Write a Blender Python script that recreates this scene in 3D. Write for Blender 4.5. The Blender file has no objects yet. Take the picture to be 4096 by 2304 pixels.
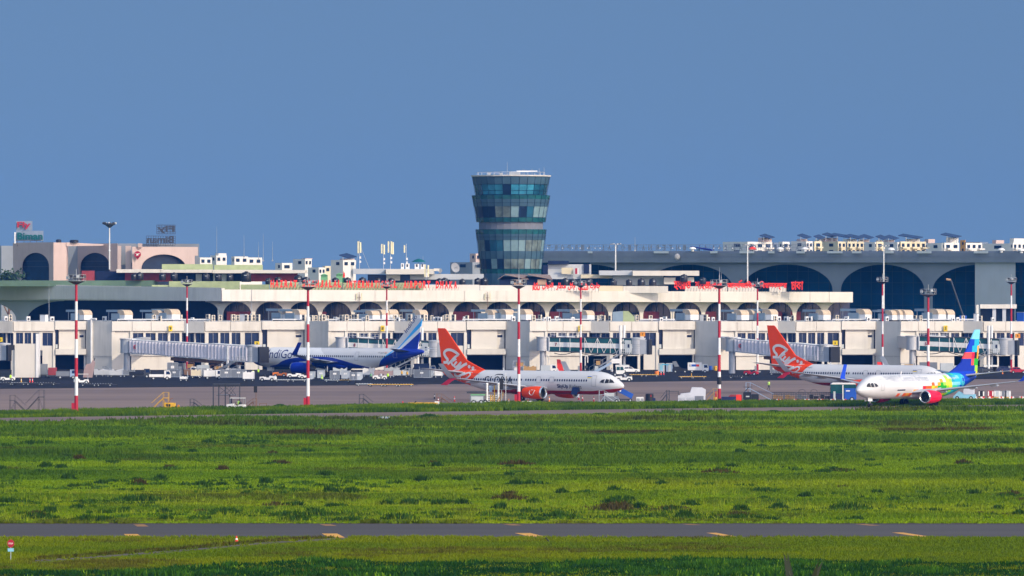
import bpy, bmesh, math, random
import numpy as np
from mathutils import Vector, Matrix
SC = bpy.context.scene
COL = SC.collection
R = math.radians
rnd = random.Random(7)
# ------------------------------------------------------------------ camera, light, exposure
F, CX, CY, CAMH = 22500.0, 2048.0, 1152.0, 19.5      # focal length in photo pixels, centre, eye height
cam = bpy.data.cameras.new('camera'); camo = bpy.data.objects.new('camera', cam); COL.objects.link(camo)
camo.location = (0, 0, CAMH); camo.rotation_euler = (R(90), 0, 0)
cam.sensor_width = 36; cam.lens = 36 * F / 4096; cam.clip_start = 1; cam.clip_end = 9000
SC.camera = camo
SUN_AZ, SUN_EL = 47, 30
tosun = Vector((math.sin(R(SUN_AZ)) * math.cos(R(SUN_EL)), -math.cos(R(SUN_AZ)) * math.cos(R(SUN_EL)), math.sin(R(SUN_EL))))
sl = bpy.data.lights.new('sun', 'SUN'); sl.energy = 2.15; sl.angle = R(0.53); sl.color = (1, .85, .64)
slo = bpy.data.objects.new('sun', sl); COL.objects.link(slo); slo.rotation_euler = tosun.to_track_quat('Z', 'Y').to_euler()
SKY_FILL = (4.3, 3.4, 2.6, 1)
W = bpy.data.worlds.new('World'); SC.world = W; W.use_nodes = True
nt = W.node_tree; nt.nodes.clear()
tc = nt.nodes.new('ShaderNodeTexCoord')
ad = nt.nodes.new('ShaderNodeVectorMath'); ad.operation = 'ADD'; ad.inputs[1].default_value = (0, 0, .55)
no = nt.nodes.new('ShaderNodeVectorMath'); no.operation = 'NORMALIZE'
sk = nt.nodes.new('ShaderNodeTexSky'); sk.sky_type = 'NISHITA'; sk.sun_disc = False
sk.sun_elevation = R(SUN_EL); sk.sun_rotation = R(180 - SUN_AZ); sk.air_density = 1.0; sk.dust_density = .6; sk.ozone_density = 1.2
bg = nt.nodes.new('ShaderNodeBackground'); bg.inputs['Strength'].default_value = .118
wo = nt.nodes.new('ShaderNodeOutputWorld')
nt.links.new(tc.outputs['Generated'], ad.inputs[0]); nt.links.new(ad.outputs[0], no.inputs[0]); nt.links.new(no.outputs[0], sk.inputs['Vector'])
# sky colour multiplied brighter and whiter towards the sun side, added as fill light
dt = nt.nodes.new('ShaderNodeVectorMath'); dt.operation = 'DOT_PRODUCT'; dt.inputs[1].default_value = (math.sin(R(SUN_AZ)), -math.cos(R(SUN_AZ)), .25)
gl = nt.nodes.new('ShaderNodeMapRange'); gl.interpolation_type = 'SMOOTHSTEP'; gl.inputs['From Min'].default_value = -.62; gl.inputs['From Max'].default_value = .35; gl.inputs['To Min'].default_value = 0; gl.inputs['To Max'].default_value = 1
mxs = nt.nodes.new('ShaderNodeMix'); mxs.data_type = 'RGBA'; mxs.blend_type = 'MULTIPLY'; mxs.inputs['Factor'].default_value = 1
rpw = nt.nodes.new('ShaderNodeValToRGB'); rpw.color_ramp.elements[0].color = (.79, .89, .925, 1); rpw.color_ramp.elements[1].color = SKY_FILL
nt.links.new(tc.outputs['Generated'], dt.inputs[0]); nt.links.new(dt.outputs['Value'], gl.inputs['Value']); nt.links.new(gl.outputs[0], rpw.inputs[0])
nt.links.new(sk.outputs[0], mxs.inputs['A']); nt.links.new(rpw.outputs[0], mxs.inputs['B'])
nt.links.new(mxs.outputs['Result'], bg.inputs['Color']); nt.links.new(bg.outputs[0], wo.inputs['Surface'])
SC.view_settings.view_transform = 'Standard'; SC.view_settings.look = 'None'; SC.view_settings.gamma = 1
SC.view_settings.exposure = .50
SC.cycles.max_bounces = 6; SC.cycles.diffuse_bounces = 3; SC.cycles.glossy_bounces = 3; SC.cycles.volume_bounces = 0
SC.cycles.sample_clamp_indirect = 4
# ------------------------------------------------------------------ materials
def mat(name, col, rough=.65, metal=0, mott=.10, scale=.6, stretch=(1, 1, 1), bump=0, spec=.4):
    m = bpy.data.materials.new(name); m.use_nodes = True
    n = m.node_tree.nodes; l = m.node_tree.links; b = n['Principled BSDF']
    b.inputs['Roughness'].default_value = rough; b.inputs['Metallic'].default_value = metal
    b.inputs['Specular IOR Level'].default_value = spec
    c = (*col, 1)
    t = n.new('ShaderNodeTexCoord'); mp = n.new('ShaderNodeMapping'); mp.inputs['Scale'].default_value = stretch
    nz = n.new('ShaderNodeTexNoise'); nz.inputs['Scale'].default_value = scale; nz.inputs['Detail'].default_value = 4
    rp = n.new('ShaderNodeValToRGB'); rp.color_ramp.elements[0].position = .3; rp.color_ramp.elements[1].position = .7
    rp.color_ramp.elements[0].color = (*[x * (1 - mott) for x in col], 1)
    rp.color_ramp.elements[1].color = (*[min(1, x * (1 + mott * .6)) for x in col], 1)
    l.new(t.outputs['Object'], mp.inputs[0]); l.new(mp.outputs[0], nz.inputs['Vector'])
    l.new(nz.outputs['Fac'], rp.inputs[0]); l.new(rp.outputs[0], b.inputs['Base Color'])
    if bump:
        bp = n.new('ShaderNodeBump'); bp.inputs['Strength'].default_value = bump
        l.new(nz.outputs['Fac'], bp.inputs['Height']); l.new(bp.outputs[0], b.inputs['Normal'])
    return m
def wall_mat(name, col, dirt=(.40, .36, .30), amt=.5):
    """painted wall with large blotches and vertical rain streaks"""
    m = mat(name, col, .8, mott=.05, scale=.25)
    n = m.node_tree.nodes; l = m.node_tree.links; b = n['Principled BSDF']
    src = b.inputs['Base Color'].links[0].from_socket
    t = n.new('ShaderNodeTexCoord'); mp = n.new('ShaderNodeMapping'); mp.inputs['Scale'].default_value = (1.1, 1.1, .10)
    nz = n.new('ShaderNodeTexNoise'); nz.inputs['Scale'].default_value = .8; nz.inputs['Detail'].default_value = 6; nz.inputs['Roughness'].default_value = .65
    n2 = n.new('ShaderNodeTexNoise'); n2.inputs['Scale'].default_value = .12; n2.inputs['Detail'].default_value = 3
    mu = n.new('ShaderNodeMath'); mu.operation = 'MULTIPLY'
    rp = n.new('ShaderNodeMapRange'); rp.inputs['From Min'].default_value = .24; rp.inputs['From Max'].default_value = .44
    rp.inputs['To Max'].default_value = amt
    mx = n.new('ShaderNodeMix'); mx.data_type = 'RGBA'; mx.inputs['B'].default_value = (*dirt, 1)
    l.new(t.outputs['Object'], mp.inputs[0]); l.new(mp.outputs[0], nz.inputs['Vector']); l.new(t.outputs['Object'], n2.inputs['Vector'])
    l.new(nz.outputs['Fac'], mu.inputs[0]); l.new(n2.outputs['Fac'], mu.inputs[1]); l.new(mu.outputs[0], rp.inputs['Value'])
    l.new(rp.outputs['Result'], mx.inputs['Factor']); l.new(src, mx.inputs['A']); l.new(mx.outputs['Result'], b.inputs['Base Color'])
    return m
M = {}
def mk(k, *a, **kw): M[k] = mat(k, *a, **kw)
M['white_wall'] = wall_mat('white_wall', (.70, .655, .58), amt=.4)
M['grey_wall'] = wall_mat('grey_wall', (.50, .52, .55), amt=.25)
M['pink_wall'] = wall_mat('pink_wall', (.58, .44, .40), (.35, .25, .22), .35)
M['cream_wall'] = wall_mat('cream_wall', (.70, .60, .42), amt=.3)
M['far_white'] = wall_mat('far_white', (.74, .70, .66), amt=.3)
mk('maroon', (.28, .035, .04), mott=.2); mk('pale_green', (.36, .42, .22), mott=.15); mk('dark_green_roof', (.10, .17, .11))
mk('concrete', (.30, .31, .33), .85, mott=.15); mk('vault', (.24, .265, .30), .85, mott=.12, scale=.15)
mk('dark_glass', (.008, .022, .075), .25, mott=.3, spec=.3); mk('teal_glass', (.012, .085, .095), .25, mott=.4, spec=.4)  # dark_glass: part of the blue distant haze is put into its navy base
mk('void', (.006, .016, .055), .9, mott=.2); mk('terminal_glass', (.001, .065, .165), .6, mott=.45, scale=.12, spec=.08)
mk('spandrel', (.045, .095, .135), .35, mott=.2, scale=.3, spec=.3); mk('tower_glass', (.012, .085, .14), .2, mott=.6, scale=.2, spec=.4)
mk('tower_dark', (.005, .02, .05), .35, mott=.4, spec=.25); mk('blind', (.17, .27, .30), .5, mott=.2); mk('tower_neck', (.15, .16, .19), .7)
mk('black', (.012, .012, .014), .5); mk('tyre', (.015, .015, .017), .85); mk('tank_black', (.013, .014, .018), .4, mott=.3)
mk('grey_metal', (.36, .38, .40), .45, .3); mk('dark_metal', (.06, .065, .075), .5, .3); mk('steel', (.55, .57, .6), .35, .6)
mk('duct', (.25, .33, .40), .5, .15); mk('duct_beige', (.55, .43, .30), .65, mott=.2, scale=2); mk('duct_white', (.75, .74, .72), .6)
mk('ac_beige', (.66, .58, .46), .65, mott=.2, scale=2); mk('white_paint', (.80, .79, .77), .4, mott=.05, scale=2)
mk('red_paint', (.42, .010, .028), .45, mott=.12); mk('sign_red', (.85, .035, .012), .45, mott=.06); mk('sign_yellow', (.85, .60, .01), .5)
mk('sign_orange', (.80, .30, .01), .5); mk('orange', (.85, .22, .02), .5); mk('yellow', (.75, .42, .02), .5, mott=.25, scale=2); mk('brown_steel', (.22, .12, .07), .7, mott=.3)
mk('blue', (.015, .09, .45), .45); mk('navy', (.01, .02, .08), .4); mk('pale_blue', (.30, .40, .55), .4); mk('light_blue', (.25, .55, .70), .5); mk('cyan', (.02, .45, .70), .5)
mk('corrugated', (.70, .66, .70), .55, mott=.12); mk('bridge_grey', (.50, .51, .53), .4, .2); mk('hivis', (.55, .95, .05), .6)
mk('brown_roof', (.25, .18, .15), .85, mott=.3, scale=1.5); mk('brown_wood', (.45, .28, .18), .8); mk('tarp_blue', (.02, .03, .30), .5); mk('tarp_pink', (.36, .26, .25), .85)
mk('solar', (.012, .02, .06), .2); mk('skin', (.30, .16, .10), .6); mk('hair', (.02, .015, .012), .7); mk('shirt', (.55, .56, .6), .8); mk('trousers', (.03, .035, .05), .8)
mk('panel_cream', (.72, .66, .42), .5); mk('flag_green', (.01, .12, .05), .7); mk('tank_white', (.62, .64, .70), .4); mk('uld', (.55, .58, .60), .4, .35); mk('uld_dark', (.20, .22, .25), .5, .3)
mk('wing_grey', (.42, .44, .47), .4, .1); mk('lip', (.75, .75, .75), .2, .9); mk('fan', (.04, .045, .05), .35, .5)
mk('pale_skin', (.6, .5, .4)); mk('crate_tan', (.45, .27, .10), .8); mk('green_light', (.18, .45, .22), .6); mk('sign_teal', (.0, .11, .12), .6); mk('sign_darkred', (.42, .02, .04), .6); mk('pale_grey', (.5, .54, .56), .6)
# ------------------------------------------------------------------ mesh helpers
class MB:
    def __init__(s): s.v = []; s.f = []; s.m = []; s.mi = 0
    def add(s, vs, fs):
        b = len(s.v); s.v += [tuple(v) for v in vs]; s.f += [tuple(i + b for i in f) for f in fs]; s.m += [s.mi] * len(fs); return s
    def box(s, c, d, rz=0):
        x, y, z = d[0] / 2, d[1] / 2, d[2] / 2; ca, sa = math.cos(rz), math.sin(rz)
        vs = [(c[0] + a * x * ca - b * y * sa, c[1] + a * x * sa + b * y * ca, c[2] + e * z) for a, b, e in
              ((-1, -1, -1), (1, -1, -1), (1, 1, -1), (-1, 1, -1), (-1, -1, 1), (1, -1, 1), (1, 1, 1), (-1, 1, 1))]
        return s.add(vs, [(0, 3, 2, 1), (4, 5, 6, 7), (0, 1, 5, 4), (1, 2, 6, 5), (2, 3, 7, 6), (3, 0, 4, 7)])
    def bx(s, x0, x1, y0, y1, z0, z1): return s.box(((x0 + x1) / 2, (y0 + y1) / 2, (z0 + z1) / 2), (abs(x1 - x0), abs(y1 - y0), abs(z1 - z0)))
    def tube(s, p, q, r0, r1=None, n=8, caps=True):
        r1 = r0 if r1 is None else r1; p = Vector(p); q = Vector(q); d = (q - p).normalized()
        u = d.orthogonal().normalized(); w = d.cross(u); vs = []
        for c, r in ((p, r0), (q, r1)):
            for i in range(n):
                a = 2 * math.pi * i / n; vs.append(c + (u * math.cos(a) + w * math.sin(a)) * r)
        fs = [(i, (i + 1) % n, n + (i + 1) % n, n + i) for i in range(n)]
        if caps: fs += [tuple(range(n))[::-1], tuple(range(n, 2 * n))]
        return s.add(vs, fs)
    def path(s, pts, r, n=6):
        for a, b in zip(pts, pts[1:]): s.tube(a, b, r, n=n)
        return s
    def prism(s, poly, a, b, axis='y'):
        """polygon in xz (axis y), xy (axis z) or yz (axis x), extruded from a to b"""
        k = len(poly); f = {'y': lambda p, t: (p[0], t, p[1]), 'z': lambda p, t: (p[0], p[1], t), 'x': lambda p, t: (t, p[0], p[1])}[axis]
        vs = [f(p, a) for p in poly] + [f(p, b) for p in poly]
        return s.add(vs, [tuple(range(k))[::-1], tuple(range(k, 2 * k))] + [(i, (i + 1) % k, k + (i + 1) % k, k + i) for i in range(k)])
    def lathe(s, prof, c=(0, 0, 0), axis='z', n=16, a0=0, a1=2 * math.pi):
        full = abs(a1 - a0 - 2 * math.pi) < 1e-6; cnt = n if full else n + 1; vs = []
        for r, h in prof:
            for i in range(cnt):
                a = a0 + (a1 - a0) * i / n
                p = {'z': (r * math.cos(a), r * math.sin(a), h), 'x': (h, r * math.cos(a), r * math.sin(a)), 'y': (r * math.cos(a), h, r * math.sin(a))}[axis]
                vs.append((p[0] + c[0], p[1] + c[1], p[2] + c[2]))
        fs = []
        for j in range(len(prof) - 1):
            for i in range(n):
                k = (i + 1) % cnt; fs.append((j * cnt + i, j * cnt + k, (j + 1) * cnt + k, (j + 1) * cnt + i))
        return s.add(vs, fs)
    def sph(s, c, r, n=10, sz=1):
        return s.lathe([(r * math.sin(math.pi * i / 6) + 1e-4, -r * sz * math.cos(math.pi * i / 6)) for i in range(7)], c, n=n)
    def hexa(s, p): return s.add(p, [(0, 3, 2, 1), (4, 5, 6, 7), (0, 1, 5, 4), (1, 2, 6, 5), (2, 3, 7, 6), (3, 0, 4, 7)])
    def build(s, name, m, parent=None, smooth=False, world=False, fix=True):
        me = bpy.data.meshes.new(name); vs = s.v
        if world and parent is not None:
            L = parent.location; vs = [(a - L[0], b - L[1], c - L[2]) for a, b, c in vs]
        me.from_pydata(vs, [], s.f)
        for k in (m if isinstance(m, (list, tuple)) else [m]): me.materials.append(M[k] if isinstance(k, str) else k)
        me.polygons.foreach_set('material_index', s.m)
        if fix:
            bm = bmesh.new(); bm.from_mesh(me); bmesh.ops.recalc_face_normals(bm, faces=bm.faces); bm.to_mesh(me); bm.free()
        if smooth:
            me.polygons.foreach_set('use_smooth', [True] * len(me.polygons))
            try: me.set_sharp_from_angle(angle=R(38))
            except Exception: pass
        o = bpy.data.objects.new(name, me); COL.objects.link(o)
        if parent is not None: o.parent = parent
        return o
def tag(o, label=None, cat=None, group=None, kind=None):
    if label: o['label'] = label
    if cat: o['category'] = cat
    if group: o['group'] = group
    if kind: o['kind'] = kind
    return o
def thing(name, label, cat, loc=(0, 0, 0), rz=0, group=None):
    o = bpy.data.objects.new(name, None); COL.objects.link(o); o.location = loc; o.rotation_euler = (0, 0, rz); o.empty_display_size = .5
    return tag(o, label, cat, group)
def dup(root, loc, rz=None, label=None, group=None, scale=None):
    def cp(o, par):
        c = o.copy(); COL.objects.link(c)
        if par is not None: c.parent = par
        for ch in KIDS(o): cp(ch, c)
        return c
    r = cp(root, None); r.location = loc
    if rz is not None: r.rotation_euler = (0, 0, rz)
    if scale: r.scale = (scale,) * 3
    return tag(r, label, None, group)
_kids = {}
def KIDS(o):
    if o.name not in _kids: _kids[o.name] = list(o.children)
    return _kids[o.name]
def proto_place(proto, used, loc, rz, label, group=None, scale=None):
    """first call moves the prototype itself, later calls copy it"""
    if proto.name not in used:
        KIDS(proto); [KIDS(k) for k in proto.children]
        used[proto.name] = 1; proto.location = loc; proto.rotation_euler = (0, 0, rz)
        if scale: proto.scale = (scale,) * 3
        return tag(proto, label, None, group)
    return dup(proto, loc, rz, label, group, scale)
USED = {}
# photo pixel -> world
def DG(y): return F * CAMH / (y - CY)
def G(x, y, z=0): D = DG(y); return Vector(((x - CX) * D / F, D, z))
class PL:
    """a depth at which photo pixels are turned into metres"""
    def __init__(s, D): s.D = D; s.s = F / D
    def X(s, x): return (x - CX) / s.s
    def Z(s, y): return CAMH - (y - CY) / s.s
    def P(s, x, y): return Vector((s.X(x), s.D, s.Z(y)))
def text_verts(body, extr=.05, w=None, h=None, shear=0, bold=0, spacing=1.0):
    """text as mesh in the xz plane (front face towards -y), bottom-left at the origin, fitted to w x h"""
    cu = bpy.data.curves.new('text', 'FONT'); cu.body = body; cu.extrude = extr; cu.resolution_u = 3; cu.shear = shear; cu.offset = bold; cu.space_character = spacing
    o = bpy.data.objects.new('text', cu); COL.objects.link(o)
    bpy.context.view_layer.update(); dg = bpy.context.evaluated_depsgraph_get()
    me = bpy.data.meshes.new_from_object(o.evaluated_get(dg)); bpy.data.objects.remove(o); bpy.data.curves.remove(cu)
    vs = [v.co.copy() for v in me.vertices]; fs = [tuple(p.vertices) for p in me.polygons]; bpy.data.meshes.remove(me)
    if not vs: return [], []
    x0 = min(v.x for v in vs); x1 = max(v.x for v in vs); y0 = min(v.y for v in vs); y1 = max(v.y for v in vs)
    sx = w / (x1 - x0) if w else None; sy = h / (y1 - y0) if h else None
    sx = sx or sy or 1; sy = sy or sx
    return [Vector(((v.x - x0) * sx, -v.z, (v.y - y0) * sy)) for v in vs], fs
def add_text(mb, body, org, w=None, h=None, extr=.05, **k):
    vs, fs = text_verts(body, extr, w, h, **k); mb.add([Vector(org) + v for v in vs], fs); return mb
ORD = 'first second third fourth fifth sixth seventh eighth ninth tenth eleventh twelfth thirteenth fourteenth fifteenth sixteenth seventeenth eighteenth nineteenth twentieth'.split()
BAYS = [(-99, 420, 'ten'), (420, 1270, 'nine'), (1270, 2085, 'eight'), (2085, 2835, 'seven'), (2835, 3570, 'six'), (3570, 9999, 'five')]
def bay_of(x): return [n for a, b, n in BAYS if a <= x < b][0]
def bay_labels(xs, base, where='on the low roof above gate'):
    """labels that single out look-alikes by counting within the bay of a numbered gate"""
    out = {}; cnt = {}
    for i in sorted(range(len(xs)), key=lambda i: xs[i]):
        b = bay_of(xs[i]); cnt[b] = cnt.get(b, 0) + 1; out[i] = (b, cnt[b])
    return [f'{base}, {ORD[out[i][1] - 1]} from left {where} {out[i][0]}' for i in range(len(xs))]
# ------------------------------------------------------------------ ground, apron, taxiway, runway
def sheet(name, pts, z, m, kind='structure'):
    o = MB().add([(x, y, z) for x, y in pts], [tuple(range(len(pts)))]).build(name, m, fix=False)
    if o.data.polygons[0].normal.z < 0: o.data.flip_normals()
    return tag(o, kind=kind)
def ground_mat(name, c1, c2, c3, sc, stretch):
    m = mat(name, c1, .9, mott=.2, scale=sc, stretch=stretch); n = m.node_tree.nodes; l = m.node_tree.links; b = n['Principled BSDF']
    src = b.inputs['Base Color'].links[0].from_socket
    t = n.new('ShaderNodeTexCoord'); mp = n.new('ShaderNodeMapping'); mp.inputs['Scale'].default_value = (stretch[0] * .25, stretch[1] * .25, 1)
    z = n.new('ShaderNodeTexNoise'); z.inputs['Scale'].default_value = sc; z.inputs['Detail'].default_value = 5
    rp = n.new('ShaderNodeValToRGB'); e = rp.color_ramp.elements; e[0].position = .38; e[0].color = (*c2, 1); e[1].position = .62; e[1].color = (*c3, 1)
    mx = n.new('ShaderNodeMix'); mx.data_type = 'RGBA'; mx.inputs['Factor'].default_value = .5
    l.new(t.outputs['Object'], mp.inputs[0]); l.new(mp.outputs[0], z.inputs['Vector']); l.new(z.outputs['Fac'], rp.inputs[0])
    l.new(src, mx.inputs['A']); l.new(rp.outputs[0], mx.inputs['B']); l.new(mx.outputs['Result'], b.inputs['Base Color'])
    b.inputs['Specular IOR Level'].default_value = .03
    return m
M['soil_green'] = ground_mat('soil_green', (.12, .17, .006), (.11, .13, .008), (.11, .17, .006), .15, (.5, 1.2, 1))
M['apron'] = ground_mat('apron', (.235, .178, .158), (.17, .135, .128), (.265, .198, .172), .06, (.35, 1.5, 1))
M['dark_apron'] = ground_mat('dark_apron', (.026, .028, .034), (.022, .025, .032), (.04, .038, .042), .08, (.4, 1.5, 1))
M['taxiway'] = ground_mat('taxiway', (.21, .16, .135), (.16, .13, .115), (.225, .17, .142), .08, (.3, 1.2, 1))
M['runway'] = ground_mat('runway', (.10, .094, .092), (.082, .08, .083), (.115, .104, .098), .1, (.15, 1, 1))
M['path'] = ground_mat('path', (.13, .115, .095), (.10, .095, .07), (.15, .13, .11), .2, (1, 1, 1))
sheet('ground', [(-3000, -300), (3000, -300), (3000, 6000), (-3000, 6000)], 0, 'soil_green')
ground_line = lambda ys: [G(x, y) for x, y in ys]
def strip(name, near, far, z, m, ext=120):
    n = [G(x, y) for x, y in near]; f = [G(x, y) for x, y in far]
    def exten(L):
        a = L[0] + (L[0] - L[1]).normalized() * ext; b = L[-1] + (L[-1] - L[-2]).normalized() * ext; return [a] + L + [b]
    n = exten(n); f = exten(f)
    return sheet(name, [(p.x, p.y) for p in n] + [(p.x, p.y) for p in reversed(f)], z, m)
RN, RF = DG(2150), DG(2096)
sheet('runway', [(-400, RN), (400, RN), (400, RF), (-400, RF)], .012, 'runway')
TAX_N = [(0, 1695), (1366, 1671), (2732, 1652), (4096, 1634)]; TAX_F = [(0, 1672), (1366, 1652), (2732, 1634), (4096, 1619)]
strip('taxiway', TAX_N, TAX_F, .012, 'taxiway')
AP_N = [(0, 1652), (1024, 1634), (2048, 1618), (3072, 1611), (4096, 1602)]; AP_F = [(0, 1556), (1024, 1546), (2048, 1534), (3072, 1522), (4096, 1516)]
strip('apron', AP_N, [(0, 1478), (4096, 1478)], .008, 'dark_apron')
strip('concrete_apron', [(x, y - .1) for x, y in AP_N], AP_F, .016, 'apron')
# painted runway shoulder stripes, rubber and joint lines on the apron
def stripe(xa, ya, xb, yb, wpx, name):
    a = G(xa, ya); b = G(xb, yb); w = wpx / 2 * a.y / F; sheet(name, [(a.x - w, a.y), (a.x + w, a.y), (b.x + w, b.y), (b.x - w, b.y)], .02, 'stripe_paint' if name[0] == 's' else 'worn_paint')
mk('worn_paint', (.34, .17, .05), .8, mott=.5, scale=1.5); mk('stripe_paint', (.72, .36, .06), .7, mott=.3, scale=1.5)
for i, (x0, y0, x1, y1, w) in enumerate([(523, 2137, 542, 2150, 56), (1318, 2135, 1348, 2151, 62), (2090, 2133, 2148, 2147, 62), (2845, 2132, 2925, 2147, 42), (3590, 2131, 3695, 2147, 45)]):
    stripe(x0, y0, x1, y1, w, 'shoulder_marking')
for i, (x0, y0, x1, y1, w) in enumerate([(555, 2098, 572, 2107, 50), (1300, 2098, 1325, 2104, 50), (2030, 2096.5, 2065, 2102, 55), (2745, 2097, 2790, 2101, 45), (3440, 2097, 3500, 2103, 50)]):
    stripe(x0, y0, x1, y1, w * .9, 'worn_marking')
for i in range(9):
    y = 1540 + i * 8.2 + rnd.uniform(-2, 2); D = DG(y); w = rnd.uniform(.5, 1.6); xa = rnd.uniform(-90, 10); xb = xa + rnd.uniform(40, 120)
    k = min(.98, (y - 1540) / 70); a = (D + 10)
    sheet('tyre_mark', [(xa, a), (xb, a + 26), (xb, a + 26 + w), (xa, a + w)], .022 + i * .001, 'mark_paint') if i else mk('mark_paint', (.085, .066, .065), .85, mott=.25)
pth = [(130, 2245), (420, 2225), (760, 2200), (1060, 2172), (1400, 2152)]
a = [G(x, y) for x, y in pth]; sheet('path', [(p.x, p.y - 1.3) for p in a] + [(p.x, p.y + 1.5) for p in reversed(a)], .006, 'path')
# ------------------------------------------------------------------ grass
def vnoise(seed, n=64):
    g = np.random.RandomState(seed).rand(n, n)
    def f(x, y):
        x = np.mod(x, n - 1e-6); y = np.mod(y, n - 1e-6); i = x.astype(int) % n; j = y.astype(int) % n; u = x - np.floor(x); v = y - np.floor(y)
        u = u * u * (3 - 2 * u); v = v * v * (3 - 2 * v); i2 = (i + 1) % n; j2 = (j + 1) % n
        return g[i, j] * (1 - u) * (1 - v) + g[i2, j] * u * (1 - v) + g[i, j2] * (1 - u) * v + g[i2, j2] * u * v
    return f
N1, N2, N3, N4 = vnoise(1), vnoise(2), vnoise(3), vnoise(4)
M['grass'] = bpy.data.materials.new('grass'); M['grass'].use_nodes = True
_n = M['grass'].node_tree.nodes; _b = _n['Principled BSDF']; _a = _n.new('ShaderNodeAttribute'); _a.attribute_name = 'tint'
M['grass'].node_tree.links.new(_a.outputs['Color'], _b.inputs['Base Color']); _b.inputs['Roughness'].default_value = .9; _t = _n.new('ShaderNodeBsdfTranslucent'); _m = _n.new('ShaderNodeMixShader'); _m.inputs[0].default_value = .4; _gl = M['grass'].node_tree.links; _gl.new(_a.outputs['Color'], _t.inputs['Color']); _gl.new(_b.outputs[0], _m.inputs[1]); _gl.new(_t.outputs[0], _m.inputs[2]); _gl.new(_m.outputs[0], _n['Material Output'].inputs['Surface']); _b.inputs['Specular IOR Level'].default_value = 0
def tufts(name, X, Y, H, Wd, Cc, nb, seed, spread=.5, label=None):
    """one mesh of many small blades: nb blades per tuft"""
    rs = np.random.RandomState(seed); n = len(X); k = n * nb
    ang = rs.rand(k) * 2 * math.pi; x = np.repeat(X, nb); y = np.repeat(Y, nb); h = np.repeat(H, nb) * (.55 + .6 * rs.rand(k)); w = np.repeat(Wd, nb) * (.5 + .8 * rs.rand(k))
    sp = np.repeat(Wd, nb) * spread * 2; ox = (rs.rand(k) - .5) * 2 * sp; oy = (rs.rand(k) - .5) * 2 * sp
    ln = h * (.15 + .45 * rs.rand(k)); la = rs.rand(k) * 2 * math.pi
    V = np.zeros((k, 3, 3), np.float32); dx = np.cos(ang) * w; dy = np.sin(ang) * w
    V[:, 0] = np.stack([x + ox - dx, y + oy - dy, np.zeros(k)], 1); V[:, 1] = np.stack([x + ox + dx, y + oy + dy, np.zeros(k)], 1)
    V[:, 2] = np.stack([x + ox + np.cos(la) * ln, y + oy + np.sin(la) * ln, h], 1)
    me = bpy.data.meshes.new(name); me.vertices.add(3 * k); me.vertices.foreach_set('co', V.ravel()); me.loops.add(3 * k); me.loops.foreach_set('vertex_index', np.arange(3 * k))
    me.polygons.add(k); me.polygons.foreach_set('loop_start', np.arange(k) * 3); me.update(); me.validate()
    at = me.attributes.new('tint', 'FLOAT_COLOR', 'POINT'); c = np.repeat(Cc, nb, 0) * np.array([[1.26, 1.22, .7]]) * (.8 + .4 * rs.rand(k, 1)); c = np.concatenate([c, np.ones((k, 1))], 1)
    at.data.foreach_set('color', np.repeat(c, 3, 0).astype(np.float32).ravel()); me.materials.append(M['grass'])
    o = bpy.data.objects.new(name, me); COL.objects.link(o); return tag(o, kind='stuff')
def lerp_line(L):
    P = [G(x, y) for x, y in L]; P = [P[0] + (P[0] - P[1]) * .5] + P + [P[-1] + (P[-1] - P[-2]) * .5]
    xs = np.array([p.x for p in P]); ys = np.array([p.y for p in P]); return lambda x: np.interp(x, xs, ys)
taxn, taxf, apn = lerp_line(TAX_N), lerp_line(TAX_F), lerp_line(AP_N)
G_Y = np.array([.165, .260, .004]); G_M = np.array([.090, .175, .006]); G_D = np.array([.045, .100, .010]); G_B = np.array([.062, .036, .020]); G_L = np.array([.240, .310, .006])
def mix(a, b, t): return a * (1 - t[:, None]) + b * t[:, None]
def field(seed, n, d0, d1, bright=0):
    rs = np.random.RandomState(seed)
    ylo, yhi = CY + F * CAMH / d1, CY + F * CAMH / d0
    py = ylo + (yhi - ylo) * rs.rand(n); D = F * CAMH / (py - CY); X = (rs.rand(n) - .5) * 2 * (D * .096 + 14)
    return X, D, rs
def smooth(x, a, b): t = np.clip((x - a) / (b - a), 0, 1); return t * t * (3 - 2 * t)
X, D, rs = field(11, 185000, RF + .6, 985)
keep = D < taxn(X) - 1.0; X, D = X[keep], D[keep]
big = N1(X * .022 + 9, D * .055); mid = N2(X * .09, D * .16 + 3); fine = N3(X * .5, D * .5)
row = CY + F * CAMH / D                                      # image row only used to choose how rough the sward is with distance
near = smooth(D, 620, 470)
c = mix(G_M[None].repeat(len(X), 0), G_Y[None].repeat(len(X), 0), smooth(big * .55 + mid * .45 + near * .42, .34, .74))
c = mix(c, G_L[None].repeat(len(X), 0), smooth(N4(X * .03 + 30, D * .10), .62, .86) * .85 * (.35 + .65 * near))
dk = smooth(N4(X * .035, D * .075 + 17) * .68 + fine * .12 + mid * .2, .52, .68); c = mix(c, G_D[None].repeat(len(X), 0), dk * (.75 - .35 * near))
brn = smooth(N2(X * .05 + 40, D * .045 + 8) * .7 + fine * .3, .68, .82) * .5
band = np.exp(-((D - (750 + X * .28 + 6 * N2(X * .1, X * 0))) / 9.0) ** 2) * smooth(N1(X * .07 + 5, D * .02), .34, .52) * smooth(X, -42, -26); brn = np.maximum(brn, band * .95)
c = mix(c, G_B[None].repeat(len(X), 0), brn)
dg2 = np.exp(-((D - (643 + 4 * N1(X * .08, X * 0))) / 7.0) ** 2) * smooth(X, 16, -8) * .85 + np.exp(-((D - (585 - X * .2)) / 6.0) ** 2) * smooth(N4(X * .06, X * 0 + 9), .5, .62) * .7
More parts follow.
